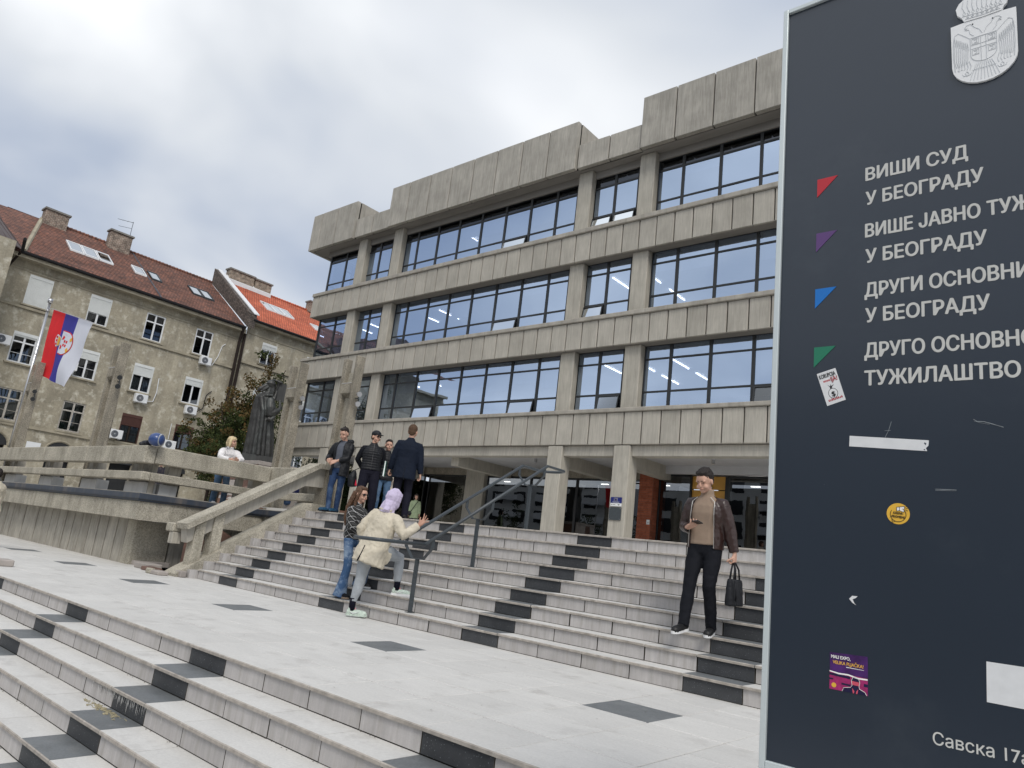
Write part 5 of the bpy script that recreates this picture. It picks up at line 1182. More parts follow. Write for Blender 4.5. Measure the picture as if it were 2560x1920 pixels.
kp([[(.585, .68), (.79, .69), (.785, .79), (.59, .78)], [(.60, .86), (.66, .94), (.65, 1), (.62, 1)], [(.76, .87), (.71, .94), (.70, 1), (.74, 1)]], 'st_pink', 'print', ex, Ex, YT-.0016)
m = MB()
ol = [(.34, 1), (.38, .90), (.56, .86), (.60, .80), (.58, .68), (.62, .58), (.69, .56), (.77, .60), (.80, .70), (.78, .80), (.79, .86), (.93, .92), (.98, 1)]
m.tube([(Ex(a, b)[0], YT-.0018, Ex(a, b)[1]) for a, b in ol], .0006, 4); m.build('outline', 'st_text_white', ex)
kp([[(.12+math.cos(a)*.065, .88+math.sin(a)*.065) for a in [k*math.pi/8 for k in range(16)]]], 'st_yellow', 'badge', ex, Ex, YT-.0014)
kx, kz = Ex(.04, .155); text('MALI EXPO,', kx, kz, U(.0040), ex, 'st_text_white', YT-.0012, width=U(.0226), bold=.035, ext=0)
kx, kz = Ex(.085, .30); text('VELIKA PLJAČKA!', kx, kz, U(.0040), ex, 'st_text_yellow', YT-.0012, width=U(.0356), bold=.03, ext=0)
kp([[(.44, .335), (.9, .345), (.9, .355), (.44, .355)]], 'st_text_white', 'underline', ex, Ex, YT-.0012)
pp_ = sticker('blank_paper', [(-.1328, -.0526), (-.0600, -.0522), (-.0600, -.0960), (-.1336, -.0954)], 'st_white', 'blank white paper rectangle cut by the right edge low on the sign')
mat('scratch', (.30, .33, .35), .7, .2, var=.3, vscale=60)
m = MB(); m.poly([(U(a), YT-.0008, U(b)) for a, b in ((-.2777, -.0029), (-.2740, .0012), (-.2676, .0013), (-.2700, -.0012), (-.2735, -.0030), (-.2715, -.0075), (-.2690, -.0099), (-.2740, -.0072))]); 
solo('torn_paper_scrap', m, 'st_white', 'small curled white scrap of torn paper left on the sign', 'scrap')
m = MB()
def scr(pts, r=.0005): m.tube([(U(a), YT-.0003, U(b)) for a, b in pts], r, 4)
scr([(-.1795, .1390), (-.1573, .1388)], .0007); scr([(-.1795, .1375), (-.1573, .1377)], .0004); scr([(-.1376, .2253), (-.134, .2225), (-.127, .222), (-.12, .2195), (-.1075, .2146)], .0008); scr([(-.137, .223), (-.13, .2205), (-.121, .2185)], .0004)
scr([(-.228, .225), (-.231, .214), (-.236, .203)], .0006); scr([(-.236, .213), (-.229, .2135)], .0005)
m.build('scratch', 'scratch', sg)

# ================================================================ TREES
def leafmat(name, cols):
    m = bpy.data.materials.new(name); m.use_nodes = True; MATS[name] = m; t = m.node_tree; b = t.nodes['Principled BSDF']; b.inputs['Roughness'].default_value = .75; b.inputs['Specular IOR Level'].default_value = .15
    at = N(t, 'ShaderNodeNewGeometry'); rp = N(t, 'ShaderNodeValToRGB'); rp.color_ramp.interpolation = 'LINEAR'
    rp.color_ramp.elements[0].color = (*cols[0], 1); rp.color_ramp.elements[1].color = (*cols[-1], 1)
    for i, c in enumerate(cols[1:-1]): e = rp.color_ramp.elements.new((i+1)/(len(cols)-1)); e.color = (*c, 1)
    t.links.new(at.outputs['Random Per Island'], rp.inputs[0]); t.links.new(rp.outputs[0], b.inputs['Base Color'])
    b.inputs['Subsurface Weight'].default_value = 0
leafmat('leaf_green', [(.016, .028, .010), (.040, .058, .018), (.075, .085, .026), (.028, .045, .015)])
leafmat('leaf_rust', [(.05, .058, .02), (.13, .075, .028), (.08, .07, .024), (.17, .10, .04)])
leafmat('leaf_hedge', [(.010, .020, .007), (.024, .042, .014), (.016, .03, .01)])
def leaves(m, c, rad, n, size, rr):
    c = Vector(c)
    for _ in range(n):
        d = Vector((rr.gauss(0, 1), rr.gauss(0, 1), rr.gauss(0, 1))).normalized()*(rr.random()**.40)
        p = c+Vector((d.x*rad[0], d.y*rad[1], d.z*rad[2])); s = size*rr.uniform(.6, 1.3)
        a = Vector((rr.gauss(0, 1), rr.gauss(0, 1), rr.gauss(0, 1))).normalized(); b = a.cross(Vector((rr.gauss(0, 1), rr.gauss(0, 1), rr.gauss(0, 1)))).normalized()
        m.poly([p-a*s, p-b*s*.55+a*s*.1, p+a*s, p+b*s*.55+a*s*.1])
rr = random.Random(11)
T = thing('maple_tree', 'bushy tree turning rust brown between the old house and the bronze statue', 'tree', (-33.2, 17.5, ZT))
m = MB()
limbs = []
def limb(p0, p1, r0, r1):
    p0, p1 = Vector(p0), Vector(p1); n = 5; pts = [p0.lerp(p1, k/n)+Vector((rr.gauss(0, .05), rr.gauss(0, .05), 0))*(1 if 0 < k < n else 0) for k in range(n+1)]
    m.tube(pts, [r0+(r1-r0)*k/n for k in range(n+1)], 7)
limb((-33.2, 17.5, ZT), (-33.0, 17.5, 2.2), .16, .11)
targets = [(-33.5, 5.6), (-31.6, 6.3), (-30.3, 7.3), (-35.3, 4.4), (-36.6, 4.2), (-34.5, 3.4), (-32.3, 4.2), (-30.2, 4.4), (-36.4, 3.2)]
for x, z in targets: limb((-33.0, 17.5, 2.0), (x, 17.5+rr.uniform(-.8, .8), z), .07, .015)
m.build('trunk', 'bark', T)
green = MB(); rust = MB()
for _ in range(330):
    t = rr.choice(targets); k = rr.random()**.6
    x = -33.0+(t[0]+33.0)*k+rr.gauss(0, .32); z = 2.1+(t[1]-2.1)*k+rr.gauss(0, .28); y = 17.5+rr.gauss(0, .5)
    leaves(green if rr.random() < .84-(.45 if z > 4.8 and -34.9 < x < -31.2 else 0) else rust, (x, y, z), (rr.uniform(.25, .5), .35, rr.uniform(.2, .38)), 75, .068, rr)
for k in range(14):   # slender leaning leader with rust leaves
    t = k/13; leaves(rust, (-31.4+t*1.3+rr.gauss(0, .08), 17.3, 5.2+t*2.55), (.30*(1-t)+.10, .25, .22), 60, .055, rr)
for (xa, za, xb, zb_) in ((-34.2, 4.0, -37.4, 5.1), (-34.0, 3.5, -37.2, 3.9), (-34.5, 4.4, -35.75, 5.2)):
    for k in range(9):
        t = k/8; leaves(green if rr.random() < .85 else rust, (xa+(xb-xa)*t, 17.5+rr.gauss(0, .15), za+(zb_-za)*t+rr.gauss(0, .05)), (.26*(1-t)+.12, .2, .2*(1-t)+.1), 60, .055, rr)
for _ in range(80): leaves(green, (-33+rr.uniform(-3.4, 3.0), 17.9+rr.gauss(0, .4), 1.9+rr.random()*1.5), (.5, .4, .35), 70, .06, rr)
for _ in range(46): leaves(green, (-30.6+rr.uniform(-1, 1.0), 17.9, 3.2+rr.random()*2.6), (.45, .4, .4), 70, .06, rr)
green.build('green_foliage', 'leaf_green', T, fix=False, kind='stuff'); rust.build('rust_foliage', 'leaf_rust', T, fix=False, kind='stuff')
hd = MB()
for _ in range(150): leaves(hd, (-46+rr.random()*18, 23.5+rr.gauss(0, .4), .6+rr.random()*3.6), (.6, .5, .5), 70, .07, rr)
hd.box(-46, -28, 24.0, 24.6, -2, 3.4)
o = hd.build('hedge', 'leaf_hedge', None, fix=False); tag(o, 'dark evergreen hedge growing behind the left end of the courthouse', 'hedge')
# opposite side of the street, seen only in the lobby glass
OB = thing('opposite_building', 'white apartment block with balconies across the street behind the viewer', 'building', (-10, -42, -2.1))
m = MB(); m.box(-125, 25, -48, -42, -2.1, 13.5); m.build('wall', 'facade_white', OB)
m = MB()
for f in range(5):
    for i in range(30):
        x = -122+i*4.6; m.box(x, x+2.4, -42.0, -41.96, -.2+f*2.8, 1.7+f*2.8)
m.build('window_openings', 'interior_dark', OB)
m = MB()
for f in range(4):
    for i in range(16): m.box(-122+i*8.6, -117+i*8.6, -41.99, -40.6, .3+f*2.8, 1.25+f*2.8)
m.build('balconies', 'white_paint', OB)
for i, (x, y) in enumerate(((-66, -30), (-55, -33), (-46, -29), (-36, -31))):
    t = thing('street_tree', ['first','second','third','fourth'][i]+' street tree from the left in front of the white block across the street', 'tree', (x, y, -2.1), 'street trees across the road')
    m = MB(); m.tube([(x, y, -2.1), (x+.1, y, .8), (x-.2, y, 3)], [.2, .15, .1], 8)
    for a in range(5): m.tube([(x, y, .8), (x+math.cos(a*1.3)*1.6, y+math.sin(a*1.3)*1.2, 3.6)], [.08, .02], 5)
    m.build('trunk', 'bark', t)
    m = MB()
    for _ in range(26): leaves(m, (x+rr.gauss(0, 1.3), y+rr.gauss(0, 1), 4+rr.gauss(0, 1.1)), (.8, .8, .6), 36, .14, rr)
    m.build('crown', 'leaf_green', t, fix=False, kind='stuff')
# ================================================================ FIGURES
def clouds(name, size, depth=2):
    t = bpy.data.textures.new(name, 'CLOUDS'); t.noise_scale = size; t.noise_depth = depth; return t
TX_FOLD = clouds('folds', .13); TX_FINE = clouds('fine_folds', .05); TX_HAIR = clouds('hair_tufts', .022)
def fuse(m, voxel=.010, smooth=3, disp=None, shell=0, deform=None, cut=None, mats=(), name='part', parent=None, label=None, dec=None):
    """join overlapping closed shapes into one skin; optional folds; cut(v)->True removes faces; shell thickens"""
    me = m.mesh('tmp', []); o = bpy.data.objects.new('tmp', me); COL.objects.link(o)
    r = o.modifiers.new('r', 'REMESH'); r.mode = 'VOXEL'; r.voxel_size = voxel; r.use_smooth_shade = True
    if smooth: s = o.modifiers.new('s', 'SMOOTH'); s.factor = .5; s.iterations = smooth
    if disp:
        for tx, st in disp:
            d = o.modifiers.new('d', 'DISPLACE'); d.texture = tx; d.strength = st; d.mid_level = .5; d.texture_coords = 'GLOBAL'
    bpy.context.view_layer.update()
    res = bpy.data.meshes.new_from_object(o.evaluated_get(bpy.context.evaluated_depsgraph_get()))
    bpy.data.objects.remove(o); bpy.data.meshes.remove(me)
    if deform:
        for v in res.vertices: v.co = deform(v.co, v.normal)
    if cut:
        bm = bmesh.new(); bm.from_mesh(res); fs = [f for f in bm.faces if cut(f.calc_center_median())]
        bmesh.ops.delete(bm, geom=fs, context='FACES')
        if shell:
            vs_ = {v: v.normal.copy() for v in bm.verts}
            g2 = bmesh.ops.duplicate(bm, geom=bm.faces[:]); nf = [f for f in g2['geom'] if isinstance(f, bmesh.types.BMFace)]
            vm = {v for f in nf for v in f.verts}
            for v in vm: v.co -= v.normal*shell
            bmesh.ops.reverse_faces(bm, faces=nf)
            be = [e for e in bm.edges if e.is_boundary]
            # stitch rims
            inv_ = g2['vert_map']
            done = set()
            for e in be:
                a, b = e.verts
                if a in vm: continue
                if a in inv_ and b in inv_:
                    try: bm.faces.new((a, b, inv_[b], inv_[a]))
                    except Exception: pass
        bm.to_mesh(res); bm.free()
    for p in res.polygons: p.use_smooth = True
    res.name = name
    for mm in mats: res.materials.append(M(mm) if isinstance(mm, str) else mm)
    org = root_org(parent) if parent else Vector((0, 0, 0))
    res.transform(Matrix.Translation(-org))
    o = bpy.data.objects.new(name, res); COL.objects.link(o)
    if parent: o.parent = parent
    if label: o['label'] = label
    return o
def cloth(name, col, rough=.85, bumpk=.35, **kw):
    return mat(name, col, rough, kw.pop('spec', .15), var=kw.pop('var', .10), vscale=kw.pop('vscale', 9), bump=bumpk, bscale=kw.pop('bscale', 26), **kw)
mat('skin', (.50, .285, .205), .55, .35, var=.06, vscale=18); mat('skin_pale', (.58, .35, .26), .55, .35, var=.06, vscale=18)
mat('hair_dark', (.018, .013, .011), .6, .35, var=.3, vscale=60, bump=.6, bscale=130); mat('hair_brown', (.10, .052, .028), .5, .4, var=.35, vscale=20, stretch=(3, 3, .4), bump=.5, bscale=90); mat('hair_blond', (.62, .50, .30), .5, .4, var=.2, vscale=24, bump=.5, bscale=90); mat('hair_short_brown', (.10, .06, .038), .7, .2, var=.25, vscale=60, bump=.5, bscale=140)
mat('eye_dark', (.02, .015, .012), .3, .5, var=0); mat('lips', (.36, .13, .11), .5, .3, var=0)
cloth('leather_brown', (.036, .018, .015), .34, .25, spec=.55, bscale=18); cloth('knit_beige', (.30, .225, .17), .9, .2, bscale=60); cloth('denim_black', (.010, .011, .015), .8, .35)
cloth('nylon_black', (.010, .011, .014), .55, .5, spec=.3); cloth('knit_grey', (.105, .115, .14), .9, .2); cloth('denim_blue', (.026, .05, .115), .85, .4, blotch=((.10, .16, .27), 3.6, .50, .2)); cloth('denim_light', (.085, .15, .25), .85, .35, blotch=((.22, .29, .38), 4, .5, .2))
cloth('denim_wash', (.050, .10, .20), .85, .35, blotch=((.36, .45, .56), 2.6, .46, .18)); cloth('navy_coat', (.009, .0135, .026), .75, .3); cloth('trouser_dark', (.011, .011, .020), .8, .35); cloth('cotton_beige', (.60, .545, .44), .85, .55, bscale=22, dirt=((.34, .28, .18), 4, .3)); cloth('jersey_grey', (.36, .385, .41), .85, .3)
cloth('hood_lilac', (.58, .51, .68), .8, .4); cloth('coat_green', (.27, .33, .21), .8, .4); cloth('fleece_white', (.78, .76, .76), .95, .5, bscale=50); cloth('coat_cream', (.56, .50, .42), .85, .4); cloth('navy_jacket', (.008, .012, .06), .7, .4); cloth('parka_dark', (.03, .03, .042), .8, .4, blotch=((.09, .07, .07), 22, .52, .08)); cloth('socks', (.006, .006, .014)); cloth('fur_trim', (.30, .24, .16), .95, .8, bscale=90)
mat('shoe_black', (.012, .012, .013), .5, .4, var=.1); mat('shoe_white', (.80, .80, .80), .5, .3, var=.02); mat('shoe_blue', (.012, .06, .12), .6, .3, var=.4, vscale=40); mat('shoe_mint', (.55, .64, .56), .6, .3, var=.2, vscale=40); mat('shoe_pink', (.75, .25, .32), .6, .3, var=0); mat('zip', (.62, .60, .56), .3, .5, metal=.8, var=0); mat('bag_red', (.55, .01, .04), .6, .3, var=.05); mat('phone_black', (.006, .006, .008), .25, .5, var=0)
mat('folder_green', (.03, .20, .13), .5, .3, var=.02)
def plaid(name):
    m = bpy.data.materials.new(name); m.use_nodes = True; MATS[name] = m; t = m.node_tree; b = t.nodes['Principled BSDF']; b.inputs['Roughness'].default_value = .9; L = t.links.new
    g = N(t, 'ShaderNodeNewGeometry'); s = N(t, 'ShaderNodeSeparateXYZ'); L(g.outputs['Position'], s.inputs[0])
    def line(sg, per, w):
        xx = N(t, 'ShaderNodeMath', operation='MULTIPLY'); xx.inputs[1].default_value = .95; L(s.outputs['X'], xx.inputs[0])
        a = N(t, 'ShaderNodeMath', operation='ADD' if sg > 0 else 'SUBTRACT'); L(s.outputs['Z'], a.inputs[0]); L(xx.outputs[0], a.inputs[1])
        y = N(t, 'ShaderNodeMath', operation='MULTIPLY_ADD'); y.inputs[1].default_value = .35; L(s.outputs['Y'], y.inputs[0]); L(a.outputs[0], y.inputs[2])
        f = N(t, 'ShaderNodeMath', operation='PINGPONG'); f.inputs[1].default_value = per; L(y.outputs[0], f.inputs[0])
        c = N(t, 'ShaderNodeMath', operation='LESS_THAN'); c.inputs[1].default_value = w; L(f.outputs[0], c.inputs[0]); return c.outputs[0], f.outputs[0]
    l1, f1 = line(1, .05, .0045); l2, f2 = line(-1, .05, .0045)
    mxx = N(t, 'ShaderNodeMath', operation='MAXIMUM'); L(l1, mxx.inputs[0]); L(l2, mxx.inputs[1])
    sm = N(t, 'ShaderNodeMath', operation='MULTIPLY'); L(f1, sm.inputs[0]); L(f2, sm.inputs[1])
    rp_ = N(t, 'ShaderNodeMapRange'); rp_.inputs['From Max'].default_value = .0025; rp_.inputs['To Min'].default_value = .008; rp_.inputs['To Max'].default_value = .06; L(sm.outputs[0], rp_.inputs[0])
    x = N(t, 'ShaderNodeMixRGB'); x.inputs[2].default_value = (.42, .42, .42, 1); L(mxx.outputs[0], x.inputs[0]); L(rp_.outputs[0], x.inputs[1]); L(x.outputs[0], b.inputs['Base Color'])
plaid('flannel')

def ik(a, b, l1, l2, hint):
    a, b, hint = Vector(a), Vector(b), Vector(hint); d = b-a; D = d.length
    if D > (l1+l2)*.999: b = a+d.normalized()*(l1+l2)*.999; d = b-a; D = d.length
    x = (l1*l1-l2*l2+D*D)/(2*D); h = math.sqrt(max(l1*l1-x*x, 0)); n = d.normalized()
    p = hint-a; p = p-n*p.dot(n)
    if p.length < 1e-6: p = Vector((0, 1, 0))
    return a+n*x+p.normalized()*h, b
class Fig:
    def __init__(s, name, label, loc, face, H=1.78, group=None, lean=0, side=0, twist=0, pelvis=(0, 0, 0), head=(0, 0), handL=None, handR=None, elL=None, elR=None, footL=None, footR=None, knL=None, knR=None, toeL=0, toeR=0, wide=1.0):
        s.k = H/1.78; k = s.k; s.loc = Vector(loc); f = Vector((face[0], face[1], 0)).normalized(); r = Vector((f.y, -f.x, 0))
        s.f, s.r = f, r; s.root = thing(name, label, 'person', loc, group); s.w = wide
        s.pel = Vector((pelvis[0], pelvis[1], .945*k+pelvis[2]))
        s.TM = Matrix.Rotation(-twist, 3, 'Z') @ Matrix.Rotation(-lean, 3, 'X') @ Matrix.Rotation(side, 3, 'Y')
        s.HM = s.TM @ Matrix.Rotation(lean*.75, 3, 'X') @ Matrix.Rotation(-head[0], 3, 'Z') @ Matrix.Rotation(-head[1], 3, 'X')
        s.neck = s.T((0, 0, 1.49)); s.hs = 1.07; s.hc = s.neck+s.HM @ Vector((0, .020, .158))*k
        s.shL, s.shR = s.T((-.170*s.w, -.005, 1.392)), s.T((.170*s.w, -.005, 1.392)); s.hipL, s.hipR = s.T((-.092, 0, .93)), s.T((.092, 0, .93))
        hL = Vector(handL) if handL else s.T((-.245, .05, .86)); hR = Vector(handR) if handR else s.T((.245, .05, .86))
        s.elL, s.wrL = ik(s.shL, hL, .285*k, .255*k, elL if elL else s.shL+Vector((-.12, -.5, -.3)))
        s.elR, s.wrR = ik(s.shR, hR, .285*k, .255*k, elR if elR else s.shR+Vector((.12, -.5, -.3)))
        fL = Vector(footL) if footL else Vector((-.10, 0, 0)); fR = Vector(footR) if footR else Vector((.10, 0, 0))
        s.knL, s.anL = ik(s.hipL, fL+Vector((0, 0, .085*k)), .43*k, .425*k, knL if knL else s.hipL+Vector((-.04, .6, -.4)))
        s.knR, s.anR = ik(s.hipR, fR+Vector((0, 0, .085*k)), .43*k, .425*k, knR if knR else s.hipR+Vector((.04, .6, -.4)))
        s.toeL, s.toeR = toeL, toeR
    def T(s, p): return s.pel+s.TM @ (Vector((p[0], p[1], p[2]-.945))*s.k)
    def W(s, p): return s.loc+s.r*p[0]+s.f*p[1]+Vector((0, 0, p[2]))
    def Hd(s, p): return s.hc+s.HM @ (Vector(p)*s.k*s.hs)
    def inv(s, w):   # world -> torso local (unscaled)
        d = Vector(w)-s.loc; l = Vector((d.dot(s.r), d.dot(s.f), d.z)); q = s.TM.transposed() @ (l-s.pel)/s.k; return Vector((q.x, q.y, q.z+.945))
    def invH(s, w):
        d = Vector(w)-s.loc; l = Vector((d.dot(s.r), d.dot(s.f), d.z)); return s.HM.transposed() @ (l-s.hc)/s.k
    def tube(s, m, pts, rad, seg=12): m.tube([s.W(p) for p in pts], [tuple(q*s.k for q in r) if isinstance(r, tuple) else r*s.k for r in rad], seg)
    def stack(s, m, rings, n=16):
        """torso loft: rings of (z, half width, half depth, y shift) in torso space"""
        i0 = len(m.v)
        for z, a, b, y0 in rings:
            for q in range(n):
                t = 2*math.pi*q/n; c, d = math.cos(t), math.sin(t); c = math.copysign(abs(c)**.85, c); d = math.copysign(abs(d)**.85, d)
                m.v.append(tuple(s.W(s.T((c*a*s.w, y0+d*b*s.w, z)))))
        R_ = len(rings)
        for j in range(R_-1):
            for q in range(n):
                q2 = (q+1) % n; m.f.append((i0+j*n+q, i0+j*n+q2, i0+(j+1)*n+q2, i0+(j+1)*n+q)); m.m.append(0)
        m.f.append(tuple(i0+q for q in reversed(range(n)))); m.m.append(0); m.f.append(tuple(i0+(R_-1)*n+q for q in range(n))); m.m.append(0)
    def ballH(s, m, p, r, seg=14, rings=10):
        RM = Matrix(((s.r.x, s.f.x, 0), (s.r.y, s.f.y, 0), (0, 0, 1))) @ s.HM
        m.ball(s.W(s.Hd(p)), tuple(q*s.k*s.hs for q in r), seg, rings, rot=RM)
    def ballT(s, m, p, r):
        RM = Matrix(((s.r.x, s.f.x, 0), (s.r.y, s.f.y, 0), (0, 0, 1))) @ s.TM
        m.ball(s.W(s.T(p)), tuple(q*s.k for q in r), 14, 10, rot=RM)
    def body(s, skin='skin', handposeL=None, handposeR=None, female=False):
        m = MB(); s.stack(m, [(.90, .13, .09, 0), (1.08, .12, .085, 0), (1.28, .15, .10, 0), (1.40, .12, .08, 0), (1.46, .055, .05, 0)])
        s.tube(m, [s.T((0, -.005, 1.44)), s.T((0, .0, 1.50)), s.Hd((0, -.015, -.06))], [.062, .054, .055])
        for a, b, c in ((s.shL, s.elL, s.wrL), (s.shR, s.elR, s.wrR)): s.tube(m, [a, (a+b)/2, b, (b+c)/2, c], [.045, .04, .036, .034, .026])
        for a, b, c in ((s.hipL, s.knL, s.anL), (s.hipR, s.knR, s.anR)): s.tube(m, [a, (a+b)/2, b, b.lerp(c, .35), c], [.075, .065, .045, .047, .032])
        o = fuse(m, .016, 2, mats=[skin], name='body', parent=s.root)
        h = MB(); s.ballH(h, (0, -.012, .022), (.077, .096, .098)); s.ballH(h, (0, .022, -.045), (.058, .066, .068)); s.ballH(h, (0, .058, -.088), (.030, .026, .026))
        s.ballH(h, (0, .050, .03), (.058, .040, .052)); s.ballH(h, (0, .094, -.018), (.013, .018, .022), 8, 6); s.ballH(h, (0, .099, -.030), (.017, .013, .011), 8, 6)
        for sx in (-1, 1): s.ballH(h, (sx*.077, -.008, -.012), (.012, .02, .032), 8, 6); s.ballH(h, (sx*.038, .062, -.045), (.026, .026, .024), 8, 6); s.ballH(h, (sx*.030, .078, .018), (.028, .014, .011), 8, 6)
        s.ballH(h, (0, .086, -.060), (.024, .012, .012), 8, 6)
        s.tube(h, [s.Hd((0, -.02, -.05)), s.neck, s.T((0, -.005, 1.46))], [.052, .053, .06])
        hd_ = fuse(h, .0062, 2, name='head_tmp', parent=s.root)
        objs = [hd_]
        for sd, wr, el, hp in ((-1, s.wrL, s.elL, handposeL), (1, s.wrR, s.elR, handposeR)):
            if hp is False: continue
            hp = hp or {}
            d = Vector(hp.get('dir', (wr-el).normalized())).normalized(); n_ = Vector(hp.get('palm', (-sd, 0, 0))); n_ = (n_-d*n_.dot(d)).normalized(); sdv = d.cross(n_); sgn = hp.get('thumb', None)
            tv = sdv if (sdv.dot(Vector(hp.get('tv', (0, 1, .2)))) > 0) else -sdv
            curl = hp.get('curl', .35); hm = MB(); k = s.k
            P = lambda a, b, c: wr+d*a*k+tv*b*k+n_*c*k
            s.tube(hm, [wr-d*.03, P(.02, 0, 0), P(.06, 0, 0), P(.092, 0, 0)], [(.026, .021), (.030, .019), (.040, .017), (.038, .014)], 10) if False else None
            for b0 in (-.026, -.009, .009, .026): s.tube(hm, [P(-.02, b0*.5, 0), P(.045, b0, 0), P(.09, b0*1.05, 0)], [.018, .0165, .0125], 8)
            for b0, L_ in ((-.029, .058), (-.010, .074), (.010, .080), (.029, .072)):
                c1 = curl; p0 = P(.088, b0, 0); q1 = p0+(d*math.cos(c1)+n_*math.sin(c1))*L_*.42*k; q2 = q1+(d*math.cos(c1*2.2)+n_*math.sin(c1*2.2))*L_*.33*k; q3 = q2+(d*math.cos(c1*3)+n_*math.sin(c1*3))*L_*.27*k
                spread = tv*(b0*hp.get('spread', .25))*k
                s.tube(hm, [p0-d*.01*k, q1+spread, q2+spread*2, q3+spread*2.6], [.0098, .0092, .0085, .0062], 8)
            th = hp.get('thumb', .7)
            s.tube(hm, [P(.02, .022, .004), P(.048, .045, .012), P(.068, .060, .022+.02*curl), P(.088, .066, .03+.03*curl)], [.014, .0125, .011, .0075], 8)
            objs.append(fuse(hm, .0052, 1, name='hand_tmp', parent=s.root))
        bm = bmesh.new(); bm.from_mesh(o.data)
        for q in objs: bm.from_mesh(q.data)
        bm.to_mesh(o.data); bm.free()
        for p in o.data.polygons: p.use_smooth = True; p.material_index = 0
        for q in objs: me = q.data; bpy.data.objects.remove(q); bpy.data.meshes.remove(me)
        # eyes, brows, mouth
        e = MB(); 
        for sx in (-1, 1): s.ballH(e, (sx*.031, .0795, .000), (.011, .005, .0048), 8, 6)
        e.build('eyes', 'eye_dark', o, smooth=True)
        e = MB()
        for sx in (-1, 1): s.tube(e, [s.Hd((sx*.012, .092, .018)), s.Hd((sx*.032, .089, .024)), s.Hd((sx*.050, .074, .018))], [.0022, .0036, .002], 6)
        e.build('eyebrows', 'hair_short_brown' if female else 'hair_dark', o, smooth=True)
        e = MB(); s.tube(e, [s.Hd((-.023, .086, -.060)), s.Hd((0, .0985, -.058)), s.Hd((.023, .086, -.060))], [.0025, .0045, .0025], 6); e.build('mouth', 'lips', o, smooth=True)
        return o
    def trousers(s, mt, fit=1.0, ankle=.055, knee=.066, thigh=.092, cutz=.06, flare=None, name='trousers', disp=.016):
        m = MB()
        s.stack(m, [(.80, .12, .085, 0), (.86, .165*fit, .115*fit, -.005), (.94, .172*fit, .118*fit, -.005), (1.02, .152*fit, .105*fit, 0), (1.05, .148*fit, .10*fit, 0)])
        for a, b, c in ((s.hipL, s.knL, s.anL), (s.hipR, s.knR, s.anR)):
            e = c+Vector((0, 0, -cutz*s.k+.0)); 
            if flare: s.tube(m, [a, a.lerp(b, .5), b, b.lerp(e, .45), e.lerp(b, .12), e], [thigh*fit, thigh*.92*fit, knee, knee*1.08, flare*.9, (flare, flare)], 14)
            else: s.tube(m, [a, a.lerp(b, .5), b, b.lerp(c, .4), e.lerp(b, .06), e], [thigh*fit, thigh*.93*fit, knee*fit, knee*.98*fit, ankle, ankle*1.02], 14)
        return fuse(m, .011, 2, disp=[(TX_FOLD, disp), (TX_FINE, disp*.55)], mats=[mt], name=name, parent=s.root)
    def top(s, mt, hem=.92, fit=1.0, arm=1.0, name='jacket', open_=None, shell=.008, disp=.018, collar=None, quilt=None, sleeves=True, cuff=1.0, hemw=1.0, wr_cut=.0, waist=1.0, extra=None, deform=None):
        m = MB()
        rings = [(hem, .172*fit*hemw, .125*fit*hemw, 0)]
        if hem < .90: rings.append(((hem+.98)/2, .176*fit*(1+hemw)/2, .126*fit*(1+hemw)/2, 0))
        rings += [(.98, .172*fit*waist, .120*fit, 0), (1.12, .165*fit*waist, .115*fit, 0), (1.28, .182*fit, .125*fit, 0), (1.36, .162*fit, .116*fit, 0), (1.425, .118*fit, .092*fit, -.006), (1.465, .080*fit, .074*fit, -.008), (1.49, .062*fit, .062*fit, -.008)]
        s.stack(m, rings)
        if sleeves:
            for a, b, c in ((s.shL, s.elL, s.wrL), (s.shR, s.elR, s.wrR)):
                w = c.lerp(b, .05+wr_cut); s.tube(m, [a+(s.T((0, 0, 1.42))-a)*.45, a+(b-a)*.03, a.lerp(b, .22), a.lerp(b, .55), b, b.lerp(w, .5), w], [.052*fit, .061*fit*arm**.5, .064*fit*arm**.8, .060*fit*arm, .054*fit*arm, .048*fit*arm, .040*fit*arm*cuff], 14)
        if collar: s.tube(m, [s.T((0, -.01, 1.44)), s.T((0, -.004, 1.49)), s.T((0, .002, 1.49+collar))], [.085, .074, .068], 14)
        if extra: extra(m)
        cutf = None
        if open_:
            def cutf(c):
                q = s.inv(c); return q.y > 0.0 and abs(q.x-open_[2]) < open_[0]+(open_[1]-open_[0])*max(0, min(1, (q.z-1.0)/.45)) and abs(q.x) < .19
        df = deform
        if quilt:
            def df(co, no):
                q = s.inv(co); a = abs(math.sin((q.z)*math.pi/quilt)); return co+no*(.012*(a**.5)-.006)
        return fuse(m, .0105, 2 if not quilt else 2, disp=[(TX_FOLD, disp), (TX_FINE, disp*.5)], cut=cutf, shell=shell if open_ else 0, deform=df, mats=[mt], name=name, parent=s.root)
    def shoe(s, side, mt, sole='shoe_white', an=None, yaw=None, pitch=0, length=.275, sole_h=.028, high=.06):
        an = (s.anL if side < 0 else s.anR) if an is None else an; yaw = (s.toeL if side < 0 else s.toeR) if yaw is None else yaw
        d = Vector((math.sin(yaw), math.cos(yaw), 0)); 
        if pitch: d = Vector((d.x*math.cos(pitch), d.y*math.cos(pitch), math.sin(pitch)))
        u = Vector((0, 0, 1)); u = (u-d*u.dot(d)).normalized(); rt_ = d.cross(u); k = s.k
        base = an-u*.085*k
        P = lambda a, b, c: s.W(base+d*a*k+rt_*b*k+u*c*k)
        m = MB()
        rr_ = [(-.060, .030, .055), (-.03, .037, .062), (.03, .040, .060), (.09, .044, .046), (.145, .046, .034), (.185, .040, .026), (.208, .022, .018)]
        m.tube([P(a, 0, c*.5+sole_h*.6) for a, b, c in rr_], [b*k for a, b, c in rr_], 12)
